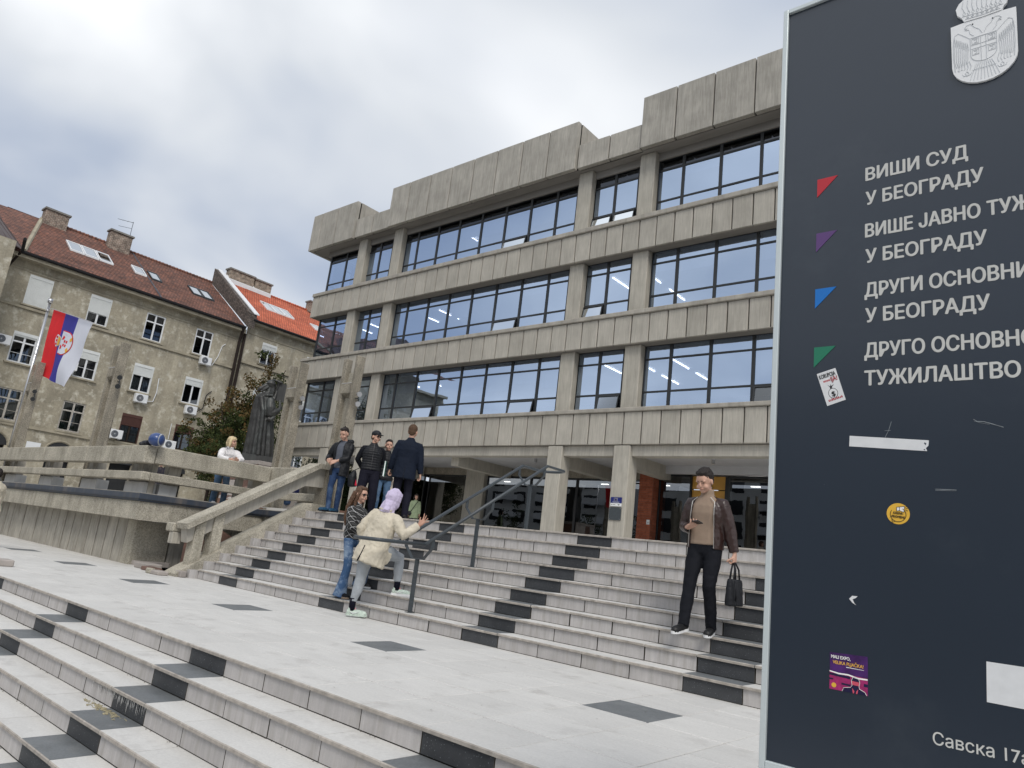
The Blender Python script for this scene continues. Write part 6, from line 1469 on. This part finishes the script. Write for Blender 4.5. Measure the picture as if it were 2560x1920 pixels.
        i = len(m.v); m.tube([P(-.015, 0, .03), P(-.012, 0, .075), P(-.005, 0, .075+high*.6)], [.040*k, .040*k, .037*k], 12)
        o = fuse(m, .006, 2, mats=[mt], name='shoe', parent=s.root)
        m = MB(); out_ = [(-.072, 0), (-.066, .026), (-.03, .036), (.04, .037), (.10, .045), (.15, .047), (.19, .038), (.216, .014), (.218, -.006), (.19, -.034), (.15, -.043), (.10, -.041), (.04, -.034), (-.03, -.035), (-.066, -.026)]
        n = len(out_); i0 = len(m.v)
        m.v += [tuple(P(a, b, 0)) for a, b in out_]+[tuple(P(a, b, sole_h)) for a, b in out_]
        m.f.append(tuple(range(n))); m.m.append(0); m.f.append(tuple(range(2*n-1, n-1, -1))); m.m.append(0)
        for q in range(n): m.f.append((q, (q+1) % n, n+(q+1) % n, n+q)); m.m.append(0)
        m.build('sole', sole, o); 
        return o
    def hair(s, mt, style='short', vol=1.0):
        m = MB()
        s.ballH(m, (0, -.026, .044), (.0805*vol, .096*vol, .090*vol)); s.ballH(m, (0, .036, .094), (.060, .050, .030)); s.ballH(m, (0, -.058, -.005), (.072, .056, .075))
        cutf = None
        if style == 'long':
            for a in (-.05, -.02, .02, .05): s.tube(m, [s.Hd((a, -.07, .03)), s.Hd((a*1.3, -.10, -.08)), s.T((a*1.5, -.135, 1.42)), s.T((a*1.4, -.145, 1.24)), s.T((a*1.1, -.14, 1.12))], [.050, .048, .045, .040, .016], 10)
            for sx in (-1, 1): s.tube(m, [s.Hd((sx*.05, .03, .07)), s.Hd((sx*.082, .012, -.02)), s.Hd((sx*.085, -.01, -.12)), s.T((sx*.10, .0, 1.36))], [.026, .026, .026, .012], 8)
        if style == 'bob':
            for sx in (-1, 1): s.tube(m, [s.Hd((sx*.04, .02, .08)), s.Hd((sx*.085, .015, .0)), s.Hd((sx*.095, .015, -.08)), s.Hd((sx*.11, .02, -.135))], [.034, .038, .036, .018], 8)
            s.tube(m, [s.Hd((0, -.08, .05)), s.Hd((0, -.105, -.04)), s.Hd((0, -.11, -.13))], [.06, .062, .03], 10); s.ballH(m, (0, .062, .060), (.066, .040, .030))
        return fuse(m, .0062, 1, disp=[(TX_HAIR, .018), (TX_FINE, .012)], mats=[mt], name='hair', parent=s.root)
def strap(s, pts, w, mt, name, par=None):
    m = MB(); m.tube([s.W(p) for p in pts], w, 6); return m.build(name, mt, par or s.root, smooth=True)
# ---------------------------------------------------------------- 1 man in brown leather jacket coming down the steps
F = Fig('person', 'person in brown leather jacket and beige turtleneck walking down the steps reading a phone', (-3.60, 7.66, -.573), (.06, -1), 1.81, head=(.12, .42), lean=.03,
        handR=(.12, .27, 1.10), elR=(.34, -.05, .95), handL=(-.34, .02, .80), footL=(-.10, .02, .0), footR=(.09, .36, -.13), toeL=-.15, toeR=.10, knR=(.1, 1.2, .5), pelvis=(0, .05, -.02), wide=1.02)
b = F.body('skin_pale', handposeR=dict(dir=(-.75, .5, .28), palm=(-.1, -.2, 1), curl=.55, tv=(0, -.3, 1)), handposeL=dict(dir=(0, 0, -1), palm=(1, 0, 0), curl=1.05, tv=(0, 1, 0)))
F.hair('hair_dark', vol=1.05)
F.top('knit_beige', hem=.94, fit=1.03, arm=.8, name='sweater', disp=.006, collar=.055, sleeves=False)
jk = F.top('leather_brown', hem=.90, fit=1.13, arm=1.14, open_=(.138, .120, .0), disp=.020, shell=.012)
m = MB()
for sx in (-1, 1):
    pts = [F.W(F.T((sx*(.141-.018*max(0, (z-1.0)/.45)-(.05 if z > 1.42 else 0)), .128-(0 if z < 1.3 else .040*(z-1.3)/.15), z))) for z in (.91, 1.02, 1.1, 1.18, 1.26, 1.34, 1.40, 1.45)]
    m.tube(pts, .0042, 6)
m.build('zip', 'zip', jk)
m = MB()
for sd, a, bb in ((1, F.shR, F.elR), (-1, F.shL, F.elL)):
    for q in range(9):
        c = a.lerp(bb, .12+q*.075); n = (bb-a).normalized(); r_ = .0755-.0014*q
        ax = n.cross(Vector((0, 0, 1)) if abs(n.z) < .9 else Vector((0, 1, 0))).normalized(); ay = n.cross(ax)
        ring = [F.W(c+ax*math.cos(t)*r_+ay*math.sin(t)*r_) for t in [2*math.pi*j/14 for j in range(15)] ]
        m.tube(ring, .0042, 4)
m.build('sleeve_ribs', 'leather_brown', jk, smooth=True)
F.trousers('denim_black', fit=1.05, ankle=.058, cutz=.03)
F.shoe(-1, 'shoe_black', pitch=-.10); F.shoe(1, 'shoe_black', pitch=-.12)
ph = MB(); c = F.wrR+Vector((-.12, .075, .055)); dd = Vector((-.80, .52, .05)).normalized(); ww = Vector((.45, .78, .30)).normalized(); nn = dd.cross(ww).normalized()
P8 = [F.W(c+dd*a+ww*b_+nn*c_) for c_ in (-.005, .005) for b_ in (-.038, .038) for a in (-.078, .078)]
ph.v = [tuple(p) for p in P8]; ph.f = [(0, 1, 3, 2), (4, 6, 7, 5), (0, 4, 5, 1), (2, 3, 7, 6), (0, 2, 6, 4), (1, 5, 7, 3)]; ph.m = [0]*6
solo('phone', ph, 'phone_black', 'black phone held by the person in the leather jacket', 'phone')
bg_ = thing('briefcase', 'black soft briefcase hanging from the hand of the person in leather jacket', 'bag', tuple(F.W(F.wrL+Vector((0, 0, -.62)))))
m = MB(); cc = F.wrL+Vector((-.015, .0, -.38))
for dy, rr_ in ((-.15, .035), (-.08, .048), (0, .052), (.08, .048), (.15, .036)): F.tube(m, [cc+Vector((0, dy, .12)), cc+Vector((0, dy, 0)), cc+Vector((0, dy, -.155))], [rr_*.7, rr_*1.1, rr_*1.25], 10)
fuse(m, .009, 3, disp=[(TX_FINE, .012)], mats=['nylon_black'], name='bag_body', parent=bg_)
m = MB()
for dx in (-.02, .025): F.tube(m, [cc+Vector((dx, -.085, .11)), cc+Vector((dx*.8, -.06, .22)), F.wrL+Vector((dx*.3, -.012, -.085)), F.wrL+Vector((dx*.3, .012, -.085)), cc+Vector((dx*.8, .06, .22)), cc+Vector((dx, .085, .11))], [.010]*6, 8)
F.tube(m, [cc+Vector((-.05, .14, .1)), cc+Vector((-.07, .15, -.02)), cc+Vector((-.055, .1, -.1))], [.006]*3, 6)
m.build('handles', 'nylon_black', bg_, smooth=True)

# ---------------------------------------------------------------- 2 woman in flannel
F = Fig('person', 'person in checked shirt, flared jeans and sunglasses with long brown hair', (-9.22, 7.18, -.915), (.93, .30), 1.70, head=(.12, .06), lean=.02,
        handR=(.02, .24, 1.02), elR=(.30, -.06, .98), handL=(-.05, .25, 1.05), elL=(-.3, .0, 1.0), footR=(.06, -.03, 0), footL=(-.22, .10, .171), toeR=.25, toeL=-.1, pelvis=(-.02, -.02, .0), wide=.90)
b = F.body('skin_pale', female=True, handposeR=dict(dir=(-.6, .8, .2), palm=(-.3, -.3, .8), curl=.6), handposeL=dict(dir=(.5, .8, 0), palm=(.3, 0, .9), curl=.6))
F.hair('hair_brown', 'long')
F.top('flannel', hem=.93, fit=1.16, arm=1.22, name='shirt', disp=.026, collar=.03, hemw=.93)
F.trousers('denim_wash', fit=.95, thigh=.090, knee=.066, flare=.118, cutz=.065, disp=.012)
F.shoe(-1, 'shoe_black', length=.25); F.shoe(1, 'denim_black', sole='knit_beige')
m = MB()
for sx in (-1, 1): F.ballH(m, (sx*.036, .088, .004), (.032, .012, .020), 12, 8); F.tube(m, [F.Hd((sx*.064, .078, .010)), F.Hd((sx*.082, .01, .006))], [.004, .003], 6)
F.tube(m, [F.Hd((-.02, .1, .012)), F.Hd((.02, .1, .012))], [.004, .004], 6)
m.build('sunglasses', 'phone_black', F.root, smooth=True)
m = MB(); c = F.T((.02, .20, .74)); m.ball(F.W(c), (.10, .06, .15), 14, 10); fuse(m, .012, 2, disp=[(TX_FINE, .01)], mats=['nylon_black'], name='black_bag', parent=F.root)

# ---------------------------------------------------------------- 3 person in beige coat and lilac hood leaning on the handrail
F = Fig('person', 'person in beige coat and lilac hood leaning on the steel handrail', (-8.32, 6.80, -1.089), (-.22, .97), 1.84, lean=.20, side=.14, head=(.20, .10), twist=.0,
        handR=(.60, .28, 1.36), elR=(.50, -.1, .80), handL=(-.22, .16, .98), elL=(-.50, -.2, 1.15), footL=(-.12, -.03, 0), footR=(.20, .52, .342), toeL=.95, toeR=.90, pelvis=(.02, .07, .01), knR=(.35, 1.2, 1.0), wide=1.08)
b = F.body('skin', handposeR=dict(dir=(.55, .20, .65), palm=(-.2, -.9, .2), curl=.10, spread=.8, tv=(-1, 0, .6)), handposeL=dict(curl=.8))
m = MB(); F.ballH(m, (0, -.01, .025), (.103, .122, .122)); F.ballH(m, (0, .005, -.05), (.095, .105, .09)); F.tube(m, [F.Hd((0, -.02, -.03)), F.T((0, -.03, 1.50)), F.T((0, -.02, 1.44))], [.10, .105, .115]); F.tube(m, [F.Hd((.03, -.09, -.06)), F.T((.06, -.12, 1.44))], [.05, .05])
def cuth(c): q = F.invH(c); return q.y > .075 and abs(q.x) < .075 and -.12 < q.z < .11
fuse(m, .008, 3, disp=[(TX_FOLD, .02), (TX_FINE, .022)], cut=cuth, shell=.006, mats=['hood_lilac'], name='hood', parent=F.root)
def ex(m_):
    F.tube(m_, [F.T((-.09, -.02, .86)), F.T((-.10, -.03, .70))], [(.12, .12), (.125, .12)], 12); F.tube(m_, [F.T((.09, .0, .88)), F.hipR.lerp(F.knR, .45)+Vector((0, -.03, -.06))], [(.125, .12), (.13, .12)], 12)
ct = F.top('cotton_beige', hem=.70, fit=1.17, arm=1.18, name='coat', disp=.034, hemw=1.14, extra=ex, waist=1.04)
m = MB(); F.tube(m, [F.T((-.02, -.168, .92)), F.T((-.022, -.176, .80)), F.T((-.03, -.186, .69))], [.006, .008, .012], 6); m.build('vent', 'socks', ct, smooth=True)
m = MB(); F.tube(m, [F.T((-.10, -.055, 1.475)), F.T((-.07, -.105, 1.465)), F.T((0, -.125, 1.46)), F.T((.07, -.105, 1.465)), F.T((.10, -.055, 1.475))], [.016]*5, 8); m.build('coat_collar', 'cotton_beige', ct, smooth=True)
F.trousers('jersey_grey', fit=1.06, ankle=.050, knee=.070, thigh=.105, cutz=-.10, disp=.014)
m = MB()
for a in (F.anL, F.anR): F.tube(m, [a+Vector((0, 0, -.02)), a+Vector((0, 0, .15))], [.043, .046], 12)
m.build('socks', 'socks', F.root, smooth=True)
for sd in (-1, 1):
    o = F.shoe(sd, 'shoe_mint', sole='shoe_white' if sd > 0 else 'shoe_mint', length=.30)
    an = F.anL if sd < 0 else F.anR; yaw = F.toeL if sd < 0 else F.toeR; d = Vector((math.sin(yaw), math.cos(yaw), 0)); rt_ = Vector((d.y, -d.x, 0))
    m = MB(); F.tube(m, [an+d*-.02+rt_*.045+Vector((0, 0, -.03)), an+d*.03+rt_*.047+Vector((0, 0, -.055)), an+d*.11+rt_*.049+Vector((0, 0, -.025))], [.004, .006, .002], 6); m.build('shoe_mark', 'shoe_white', o, smooth=True)
    m = MB(); F.tube(m, [an+d*.02+Vector((0, 0, .03)), an+d*.06+Vector((0, 0, .0))], [.012, .006], 6); m.build('shoe_tongue', 'shoe_pink', o, smooth=True)

# ---------------------------------------------------------------- 4 man in open black jacket at the top of the steps
F = Fig('person', 'person in open black hooded jacket and jeans at the left end of the top step', (-12.95, 9.42, .453), (.42, -.9), 1.84, head=(.04, .38), lean=-.03,
        handR=(.17, .24, 1.08), elR=(.36, -.02, 1.05), handL=(-.02, .25, 1.06), elL=(-.36, -.05, 1.08), footR=(.07, .06, 0), footL=(-.03, -.10, 0), toeR=.55, toeL=.25, pelvis=(-.03, .02, 0), wide=1.0)
b = F.body('skin_pale', handposeR=dict(dir=(-.5, .5, -.2), palm=(0, -1, 0), curl=.8), handposeL=dict(dir=(.7, .4, -.4), palm=(0, -1, 0), curl=.6))
F.hair('hair_dark'); m = MB(); F.ballH(m, (0, -.045, .138), (.015, .015, .014)); m.build('hair_knot', 'hair_dark', F.root, smooth=True)
F.top('knit_grey', hem=.90, fit=.97, arm=.8, name='sweater', disp=.008, sleeves=False)
def ex(m_): F.tube(m_, [F.T((-.12, -.03, 1.46)), F.T((-.10, -.12, 1.50)), F.T((0, -.15, 1.50)), F.T((.10, -.12, 1.50)), F.T((.12, -.03, 1.46))], [.042, .055, .062, .055, .042], 10)
F.top('nylon_black', hem=.74, fit=1.14, arm=1.16, open_=(.085, .085, .015), disp=.028, shell=.012, extra=ex, hemw=1.06)
F.trousers('denim_blue', fit=.96, ankle=.050, cutz=.035)
F.shoe(-1, 'shoe_blue', sole='phone_black'); F.shoe(1, 'shoe_blue', sole='phone_black')

# ---------------------------------------------------------------- 5 man with cap and quilted vest
F = Fig('person', 'person in black cap and quilted black vest, hands behind the back', (-12.30, 9.74, .453), (.83, -.56), 1.82, head=(-.62, .05),
        handR=(.14, -.20, .98), elR=(.42, -.12, 1.12), handL=(-.12, -.20, .96), elL=(-.42, -.12, 1.12), footR=(.17, 0, 0), footL=(-.15, .05, 0), toeR=.3, toeL=-.3, wide=1.06)
b = F.body('skin_pale')
m = MB(); F.ballH(m, (0, -.03, -.01), (.080, .085, .070)); fuse(m, .007, 1, mats=['hair_short_brown'], name='hair', parent=F.root)
m = MB(); F.ballH(m, (0, -.010, .055), (.090, .106, .078)); F.ballH(m, (0, .115, .038), (.062, .075, .012)); fuse(m, .006, 2, mats=['nylon_black'], name='cap', parent=F.root)
m = MB()
for sx in (-1, 1): F.ballH(m, (sx*.033, .086, .004), (.026, .010, .014), 10, 8)
m.build('sunglasses', 'phone_black', F.root, smooth=True)
F.top('denim_black', hem=.94, fit=1.02, arm=1.12, name='sleeves', disp=.014)
v_ = F.top('nylon_black', hem=.94, fit=1.12, name='vest', sleeves=False, quilt=.052, disp=.006, collar=.03)
m = MB(); F.tube(m, [F.T((0, .150, .95)), F.T((0, .150, 1.2)), F.T((0, .13, 1.42)), F.T((0, .095, 1.49))], [.005]*4, 6); F.tube(m, [F.T((-.12, .142, 1.30)), F.T((-.075, .147, 1.30))], [.005]*2, 6); m.build('zip', 'slate_metal', v_, smooth=True)
F.trousers('trouser_dark', fit=1.10, ankle=.062, knee=.08, thigh=.105, cutz=.045)
F.shoe(-1, 'shoe_black', sole='phone_black'); F.shoe(1, 'shoe_black', sole='phone_black')
bg_ = thing('shoulder_bag', 'black shoulder bag with a red pocket hanging beside the person in the cap', 'bag', tuple(F.W((.30, -.12, .50))))
m = MB(); F.tube(m, [Vector((.31, -.10, .93)), Vector((.34, -.12, .78)), Vector((.31, -.10, .58))], [.03, .10, .09], 12); fuse(m, .012, 2, disp=[(TX_FINE, .012)], mats=['nylon_black'], name='bag_body', parent=bg_)
m = MB(); m.prism([(0, 0), (.05, .0), (.045, .13)], 1, -.004, .004); 
for i, v in enumerate(m.v): m.v[i] = tuple(F.W(Vector((.22, -.0, .60))+Vector((v[0], 0, v[2]))+Vector((0, v[1]+.03, 0))))
m.build('red_pocket', 'bag_red', bg_)
m = MB(); F.tube(m, [Vector((.31, -.10, .93)), Vector((.22, -.16, .99)), Vector((.14, -.2, 1.0))], [.008]*3, 6); m.build('strap', 'nylon_black', bg_, smooth=True)

# ---------------------------------------------------------------- 6 young man behind
F = Fig('person', 'person in black puffer jacket and light jeans half hidden behind the capped man', (-12.27, 10.12, .453), (.85, -.53), 1.70, head=(-.0, .05),
        handL=(-.20, .26, 1.22), elL=(-.36, .05, 1.05), wide=.98)
b = F.body('skin_pale', handposeL=dict(dir=(.4, .2, .9), palm=(.5, -.8, 0), curl=.5)); F.hair('hair_dark')
F.top('nylon_black', hem=.84, fit=1.16, arm=1.18, quilt=.085, disp=.014, collar=.035); F.trousers('denim_light', fit=1.0, cutz=.045); F.shoe(-1, 'shoe_blue', sole='phone_black'); F.shoe(1, 'shoe_blue', sole='phone_black')

# ---------------------------------------------------------------- 7 man in navy coat seen from behind
F = Fig('person', 'person in navy blue coat seen from behind at the top of the steps', (-11.05, 9.62, .453), (-.72, .69), 1.90, head=(.22, .02), side=.05,
        handL=(-.34, .10, .80), elL=(-.42, -.1, 1.12), handR=(.33, -.02, .82), elR=(.42, -.2, 1.1), footL=(-.12, 0, 0), footR=(.12, .03, 0), wide=1.10)
b = F.body('skin_pale', handposeL=dict(curl=.9), handposeR=dict(curl=.8)); F.hair('hair_short_brown')
F.top('navy_coat', hem=.74, fit=1.10, arm=1.15, name='coat', disp=.016, collar=.02, hemw=1.08)
m = MB(); F.tube(m, [F.T((0, -.150, .96)), F.T((0, -.160, .84)), F.T((0, -.166, .75))], [.003, .004, .005], 6); m.build('vent', 'phone_black', F.root)
F.trousers('trouser_dark', fit=1.04, ankle=.058, knee=.075, cutz=.05); F.shoe(-1, 'shoe_black', sole='phone_black'); F.shoe(1, 'shoe_black', sole='phone_black')
fo = thing('folder', 'white and green paper folder held by the person in the navy coat', 'folder', tuple(F.W((-.36, -.05, .80))))
for nm, dx, mt_ in (('papers', 0, 'shoe_white'), ('cover', -.012, 'folder_green'), ('cover', .014, 'folder_green')):
    m = MB(); n = 8; pts = [(-.10+.07*math.sin(q/n*2.0), .78+q/n*.30) for q in range(n+1)]
    for q in range(n):
        for sgx in (0,):
            a, c = pts[q], pts[q+1]; x = -.40+dx; w = .10 if nm == 'papers' else .105
            A1, A2 = F.W((x, a[0]-w, a[1])), F.W((x, a[0]+w, a[1])); B1, B2 = F.W((x, c[0]-w, c[1])), F.W((x, c[0]+w, c[1])); e = F.r*(.010 if nm == 'papers' else .002)
            i = len(m.v); m.v += [tuple(p) for p in (A1-e, A2-e, B2-e, B1-e, A1+e, A2+e, B2+e, B1+e)]
            for f_ in ((0, 1, 2, 3), (4, 5, 6, 7), (0, 1, 5, 4), (1, 2, 6, 5), (2, 3, 7, 6), (3, 0, 4, 7)): m.f.append(tuple(i+k_ for k_ in f_)); m.m.append(0)
    m.build(nm, mt_, fo)

# ---------------------------------------------------------------- 8..14 others
F = Fig('person', 'person in cream coat with dark red bag behind the man in navy', (-13.42, 11.35, .453), (.9, .2), 1.60, wide=.92, handR=(.2, .2, 1.0))
b = F.body('skin_pale', female=True); F.hair('hair_short_brown', 'bob'); F.top('coat_cream', hem=.62, fit=1.14, arm=1.1, name='coat', disp=.03, hemw=1.15); F.trousers('trouser_dark', cutz=.04); F.shoe(-1, 'shoe_black'); F.shoe(1, 'shoe_black')
m = MB(); m.ball(F.W((.27, .08, .86)), (.09, .06, .10), 12, 8); m.build('red_bag', 'bag_red', F.root, smooth=True)
F = Fig('person', 'person in light green coat with cross body bag by the lobby glass', (-23.35, 21.2, .453), (.70, -.71), 1.66, wide=.95, head=(0, .05))
b = F.body('skin_pale', female=True); F.hair('hair_dark', 'bob'); F.top('coat_green', hem=.66, fit=1.18, arm=1.12, name='coat', disp=.03, hemw=1.12, collar=.02); F.trousers('trouser_dark', cutz=.04); F.shoe(-1, 'shoe_black'); F.shoe(1, 'shoe_black')
strap(F, [F.T((-.12, .10, 1.46)), F.T((-.03, .165, 1.30)), F.T((.10, .165, 1.05)), F.T((.20, .11, .90))], .013, 'phone_black', 'strap')
m = MB(); m.ball(F.W(F.T((.22, .12, .86))), (.12, .07, .10), 12, 8); m.build('handbag', 'nylon_black', F.root, smooth=True)
F = Fig('person', 'person with blond hair in white fleece and light jeans leaning on the terrace railing', (-16.50, 8.72, .36), (1, -.12), 1.68, lean=.38, pelvis=(0, -.05, -.01), head=(-.55, -.12), wide=1.02,
        handR=(.10, .46, 1.06), elR=(.34, .32, 1.02), handL=(-.10, .46, 1.08), elL=(-.36, .30, 1.04), footL=(-.13, -.02, 0), footR=(.13, .0, 0))
b = F.body('skin_pale', female=True); F.hair('hair_blond', 'bob', 1.06); F.top('fleece_white', hem=.90, fit=1.16, arm=1.18, disp=.034, collar=.04); F.trousers('denim_light', fit=1.02, ankle=.072, knee=.078, cutz=.055); F.shoe(-1, 'shoe_white'); F.shoe(1, 'shoe_white')
strap(F, [F.T((.10, .12, 1.48)), F.T((.13, .05, 1.52)), F.T((.14, -.11, 1.42)), F.T((.13, -.16, 1.2))], .010, 'slate_metal', 'bag_strap')
m = MB()
for sx in (-1, 1): F.tube(m, [F.Hd((sx*.033+math.cos(t)*.020, .092, .002+math.sin(t)*.015)) for t in [2*math.pi*j/10 for j in range(11)]], [.0025]*11, 4)
m.build('glasses', 'phone_black', F.root)
F = Fig('person', 'small person in dark parka with fur trimmed hood behind the two railing beams', (-21.15, 9.28, .36), (.95, -.3), 1.12, head=(-.1, .35), handR=(.08, .22, .68), handL=(-.06, .22, .68))
b = F.body('skin_pale', female=True); F.hair('hair_dark'); F.top('parka_dark', hem=.62, fit=1.35, arm=1.3, disp=.03, hemw=1.2)
m = MB(); F.tube(m, [F.Hd((-.11, .01, -.1)), F.Hd((-.13, -.02, .0)), F.Hd((-.09, -.04, .12)), F.Hd((0, -.04, .155)), F.Hd((.09, -.04, .12)), F.Hd((.13, -.02, 0)), F.Hd((.11, .01, -.1))], [.035]*7, 8); fuse(m, .009, 1, disp=[(TX_HAIR, .03)], mats=['fur_trim'], name='fur_hood', parent=F.root)
F.trousers('trouser_dark', fit=.9, cutz=.03); F.shoe(-1, 'shoe_black'); F.shoe(1, 'shoe_black')
m = MB(); m.box(-.06, .06, -.01, .01, -.01, .01)
for i, v in enumerate(m.v): m.v[i] = tuple(F.W(Vector((0, .30, .70))+Vector(v)))
solo('paper_sheet', m, 'coat_cream', 'cream paper held by the small person in the fur trimmed parka', 'paper')
for (x, y, mt_, tr, lb, hy) in ((-16.25, 11.05, 'navy_jacket', 'denim_light', 'person in navy jacket sitting behind the railing, nearer the end post', 0), (-16.95, 10.95, 'navy_jacket', 'denim_blue', 'person in dark blue clothes with bare forearm sitting behind the sloping handrail', .2)):
    F = Fig('person', lb, (x, y, .36), (-.6, .8), 1.66, pelvis=(0, 0, -.50), footL=(-.12, .40, 0), footR=(.12, .40, 0), lean=.35, knL=(-.12, 1, 1), knR=(.12, 1, 1), handL=(-.25, .35, .62), handR=(.25, .30, .62), head=(hy, .1))
    b = F.body('skin_pale'); F.hair('hair_dark'); F.top(mt_, hem=.88, fit=1.2, arm=1.15, disp=.02); F.trousers(tr, cutz=.04); F.shoe(-1, 'shoe_black'); F.shoe(1, 'shoe_black')
m = MB(); m.bbox(-17.5, -15.6, 10.9, 11.2, .36, .80, .01); solo('stone_bench', m, 'granite_pink', 'low stone bench under the two seated people in blue', 'bench')
F = Fig('person', 'person in loose beige jacket and brown trousers at the far left edge of the picture', (-18.12, 4.66, ZP), (-.75, -.5), 1.62, wide=1.05, head=(.2, .1), footL=(-.12, .1, 0), footR=(.1, -.22, 0))
b = F.body('skin_pale', female=True); F.hair('hair_dark'); F.top('cotton_beige', hem=.72, fit=1.30, arm=1.4, disp=.045, hemw=1.1); cloth('trouser_tan', (.16, .12, .075)); F.trousers('trouser_tan', fit=1.05, ankle=.08, knee=.09, cutz=-.08); F.shoe(-1, 'shoe_black', sole='phone_black'); F.shoe(1, 'shoe_black', sole='phone_black')

# ================================================================ BRONZE STATUE
st = thing('statue', 'large dark bronze statue of a bearded robed figure holding up a tablet', 'statue', (-24.23, 14.0, 2.2))
E1, E2 = Vector((.50, .866, 0)), Vector((.866, -.50, 0)); SB = Vector((-24.23, 14.0, 0))
def S(u, t, z): return SB+E1*u+E2*t+Vector((0, 0, z))
def sbox(u0, u1, t0, t1, z0, z1, name, b=0):
    m = MB(); m.v = [tuple(S(u, t, z)) for z in (z0, z1) for t in (t0, t1) for u in (u0, u1)]
    m.f = [(0, 2, 3, 1), (4, 5, 7, 6), (0, 1, 5, 4), (2, 6, 7, 3), (0, 4, 6, 2), (1, 3, 7, 5)]; m.m = [0]*6; return m.build(name, 'bronze', st)
sbox(-.56, .54, -.5, .42, 2.10, 2.46, 'plinth')
m = MB(); n = 64
rings = [(2.45, -.02, .51, .36), (2.9, -.05, .48, .35), (3.3, -.08, .445, .33), (3.7, -.115, .41, .31), (4.05, -.15, .385, .29), (4.40, -.17, .37, .28), (4.60, -.185, .33, .255), (4.72, -.17, .26, .22), (4.82, -.12, .16, .16), (4.92, -.07, .10, .11)]
for z, c, a, b_ in rings:
    for q in range(n):
        t = 2*math.pi*q/n; am = max(0, min(1, (4.65-z)/1.6)); fold = 1+(.085*math.sin(t*10+z*.4)+.05*math.sin(t*17+1.3-z*.3))*am
        m.v.append(tuple(S(c+math.cos(t)*a*fold, math.sin(t)*b_*fold, z)))
for j in range(len(rings)-1):
    for q in range(n): q2 = (q+1) % n; m.f.append((j*n+q, j*n+q2, (j+1)*n+q2, (j+1)*n+q)); m.m.append(0)
m.f.append(tuple(reversed(range(n)))); m.m.append(0); m.f.append(tuple(range((len(rings)-1)*n, len(rings)*n))); m.m.append(0)
def st_(pts, r, seg=10): m.tube([S(*p_) for p_ in pts], r, seg)
st_([(-.30, .20, 4.62), (-.14, .34, 4.10), (-.08, .36, 3.3), (-.02, .38, 2.46)], [.10, .085, .075, .09])      # edge of the cape
st_([(-.34, .12, 4.66), (-.10, .26, 4.70), (.10, .18, 4.74)], [.075, .055, .05])
st_([(.02, .14, 4.58), (.10, .28, 4.22), (.12, .32, 3.92)], [.16, .19, .13], 12)                               # upper arm and wide sleeve
st_([(.08, .30, 4.02), (.26, .28, 4.10), (.42, .22, 4.24)], [.16, .14, .075], 12)
st_([(.06, .34, 3.84), (.18, .34, 3.80), (.30, .30, 3.94)], [.085, .09, .06])
st_([(.42, .22, 4.24), (.40, .2, 4.45), (.36, .16, 4.62)], [.06, .05, .045])
st_([(.16, .0, 4.60), (.20, -.06, 4.95), (.22, -.02, 5.22)], [.085, .065, .055])
fuse(m, .020, 1, disp=[(clouds('bronze_dents', .3), .035)], mats=['bronze'], name='robe', parent=st)
m = MB(); H_ = (-.045, 0, 5.13)
def hb(u, t, z, r): m.ball(S(H_[0]+u, H_[1]+t, H_[2]+z), r, 14, 10)
hb(0, 0, .05, .168); hb(.05, 0, -.05, .115); hb(.165, 0, -.01, .032); hb(.12, 0, .055, .06); hb(.14, 0, -.06, .04)
st_([(.03, 0, 5.06), (.07, .02, 4.90), (.03, .05, 4.74)], [.095, .085, .03]); st_([(-.05, 0, 5.08), (-.08, 0, 4.86)], [.10, .12])
st_([(-.13, .02, 5.16), (-.26, .04, 5.06), (-.40, .05, 4.92), (-.46, .05, 4.82)], [.075, .075, .08, .045]); st_([(-.12, .1, 5.05), (-.24, .10, 4.92), (-.34, .1, 4.80)], [.05, .05, .03])
m.tube([S(H_[0]+math.cos(t)*.176, math.sin(t)*.176, H_[2]+.05) for t in [2*math.pi*q/18 for q in range(19)]], .017, 6)
fuse(m, .012, 2, mats=['bronze'], name='head', parent=st)
m = MB(); m.prism([(.14, 4.62), (.62, 4.56), (.66, 5.24), (.16, 5.30)], 1, -.10, .0); m.v = [tuple(S(v[0], v[1], v[2])) for v in m.v]; m.build('tablet', 'bronze', st)
m = MB()
st_([(.20, -.02, 5.18), (.22, .02, 5.30)], [.055, .05])
for q in range(4): st_([(.16+q*.045, .02, 5.32), (.17+q*.05, .07, 5.35-.01*q), (.18+q*.05, .10, 5.28-.01*q)], [.026, .024, .016], 8)
st_([(.20, 0, 5.30), (.06, -.02, 5.36), (-.03, -.02, 5.38)], [.035, .03, .02], 8)
fuse(m, .009, 1, mats=['bronze'], name='raised_hand', parent=st)
m = MB(); m.ball(S(.42, .2, 4.30), (.06, .05, .07), 10, 8)
for q in range(4): st_([(.44, .2, 4.26+q*.03), (.50, .18, 4.29+q*.03), (.52, .12, 4.31+q*.03)], [.02, .018, .013], 8)
st_([(.42, .22, 4.35), (.46, .22, 4.44)], [.02, .014], 8)
fuse(m, .008, 1, mats=['bronze'], name='lower_hand', parent=st)
for c_ in list(pb.children): c_.location.y -= .48
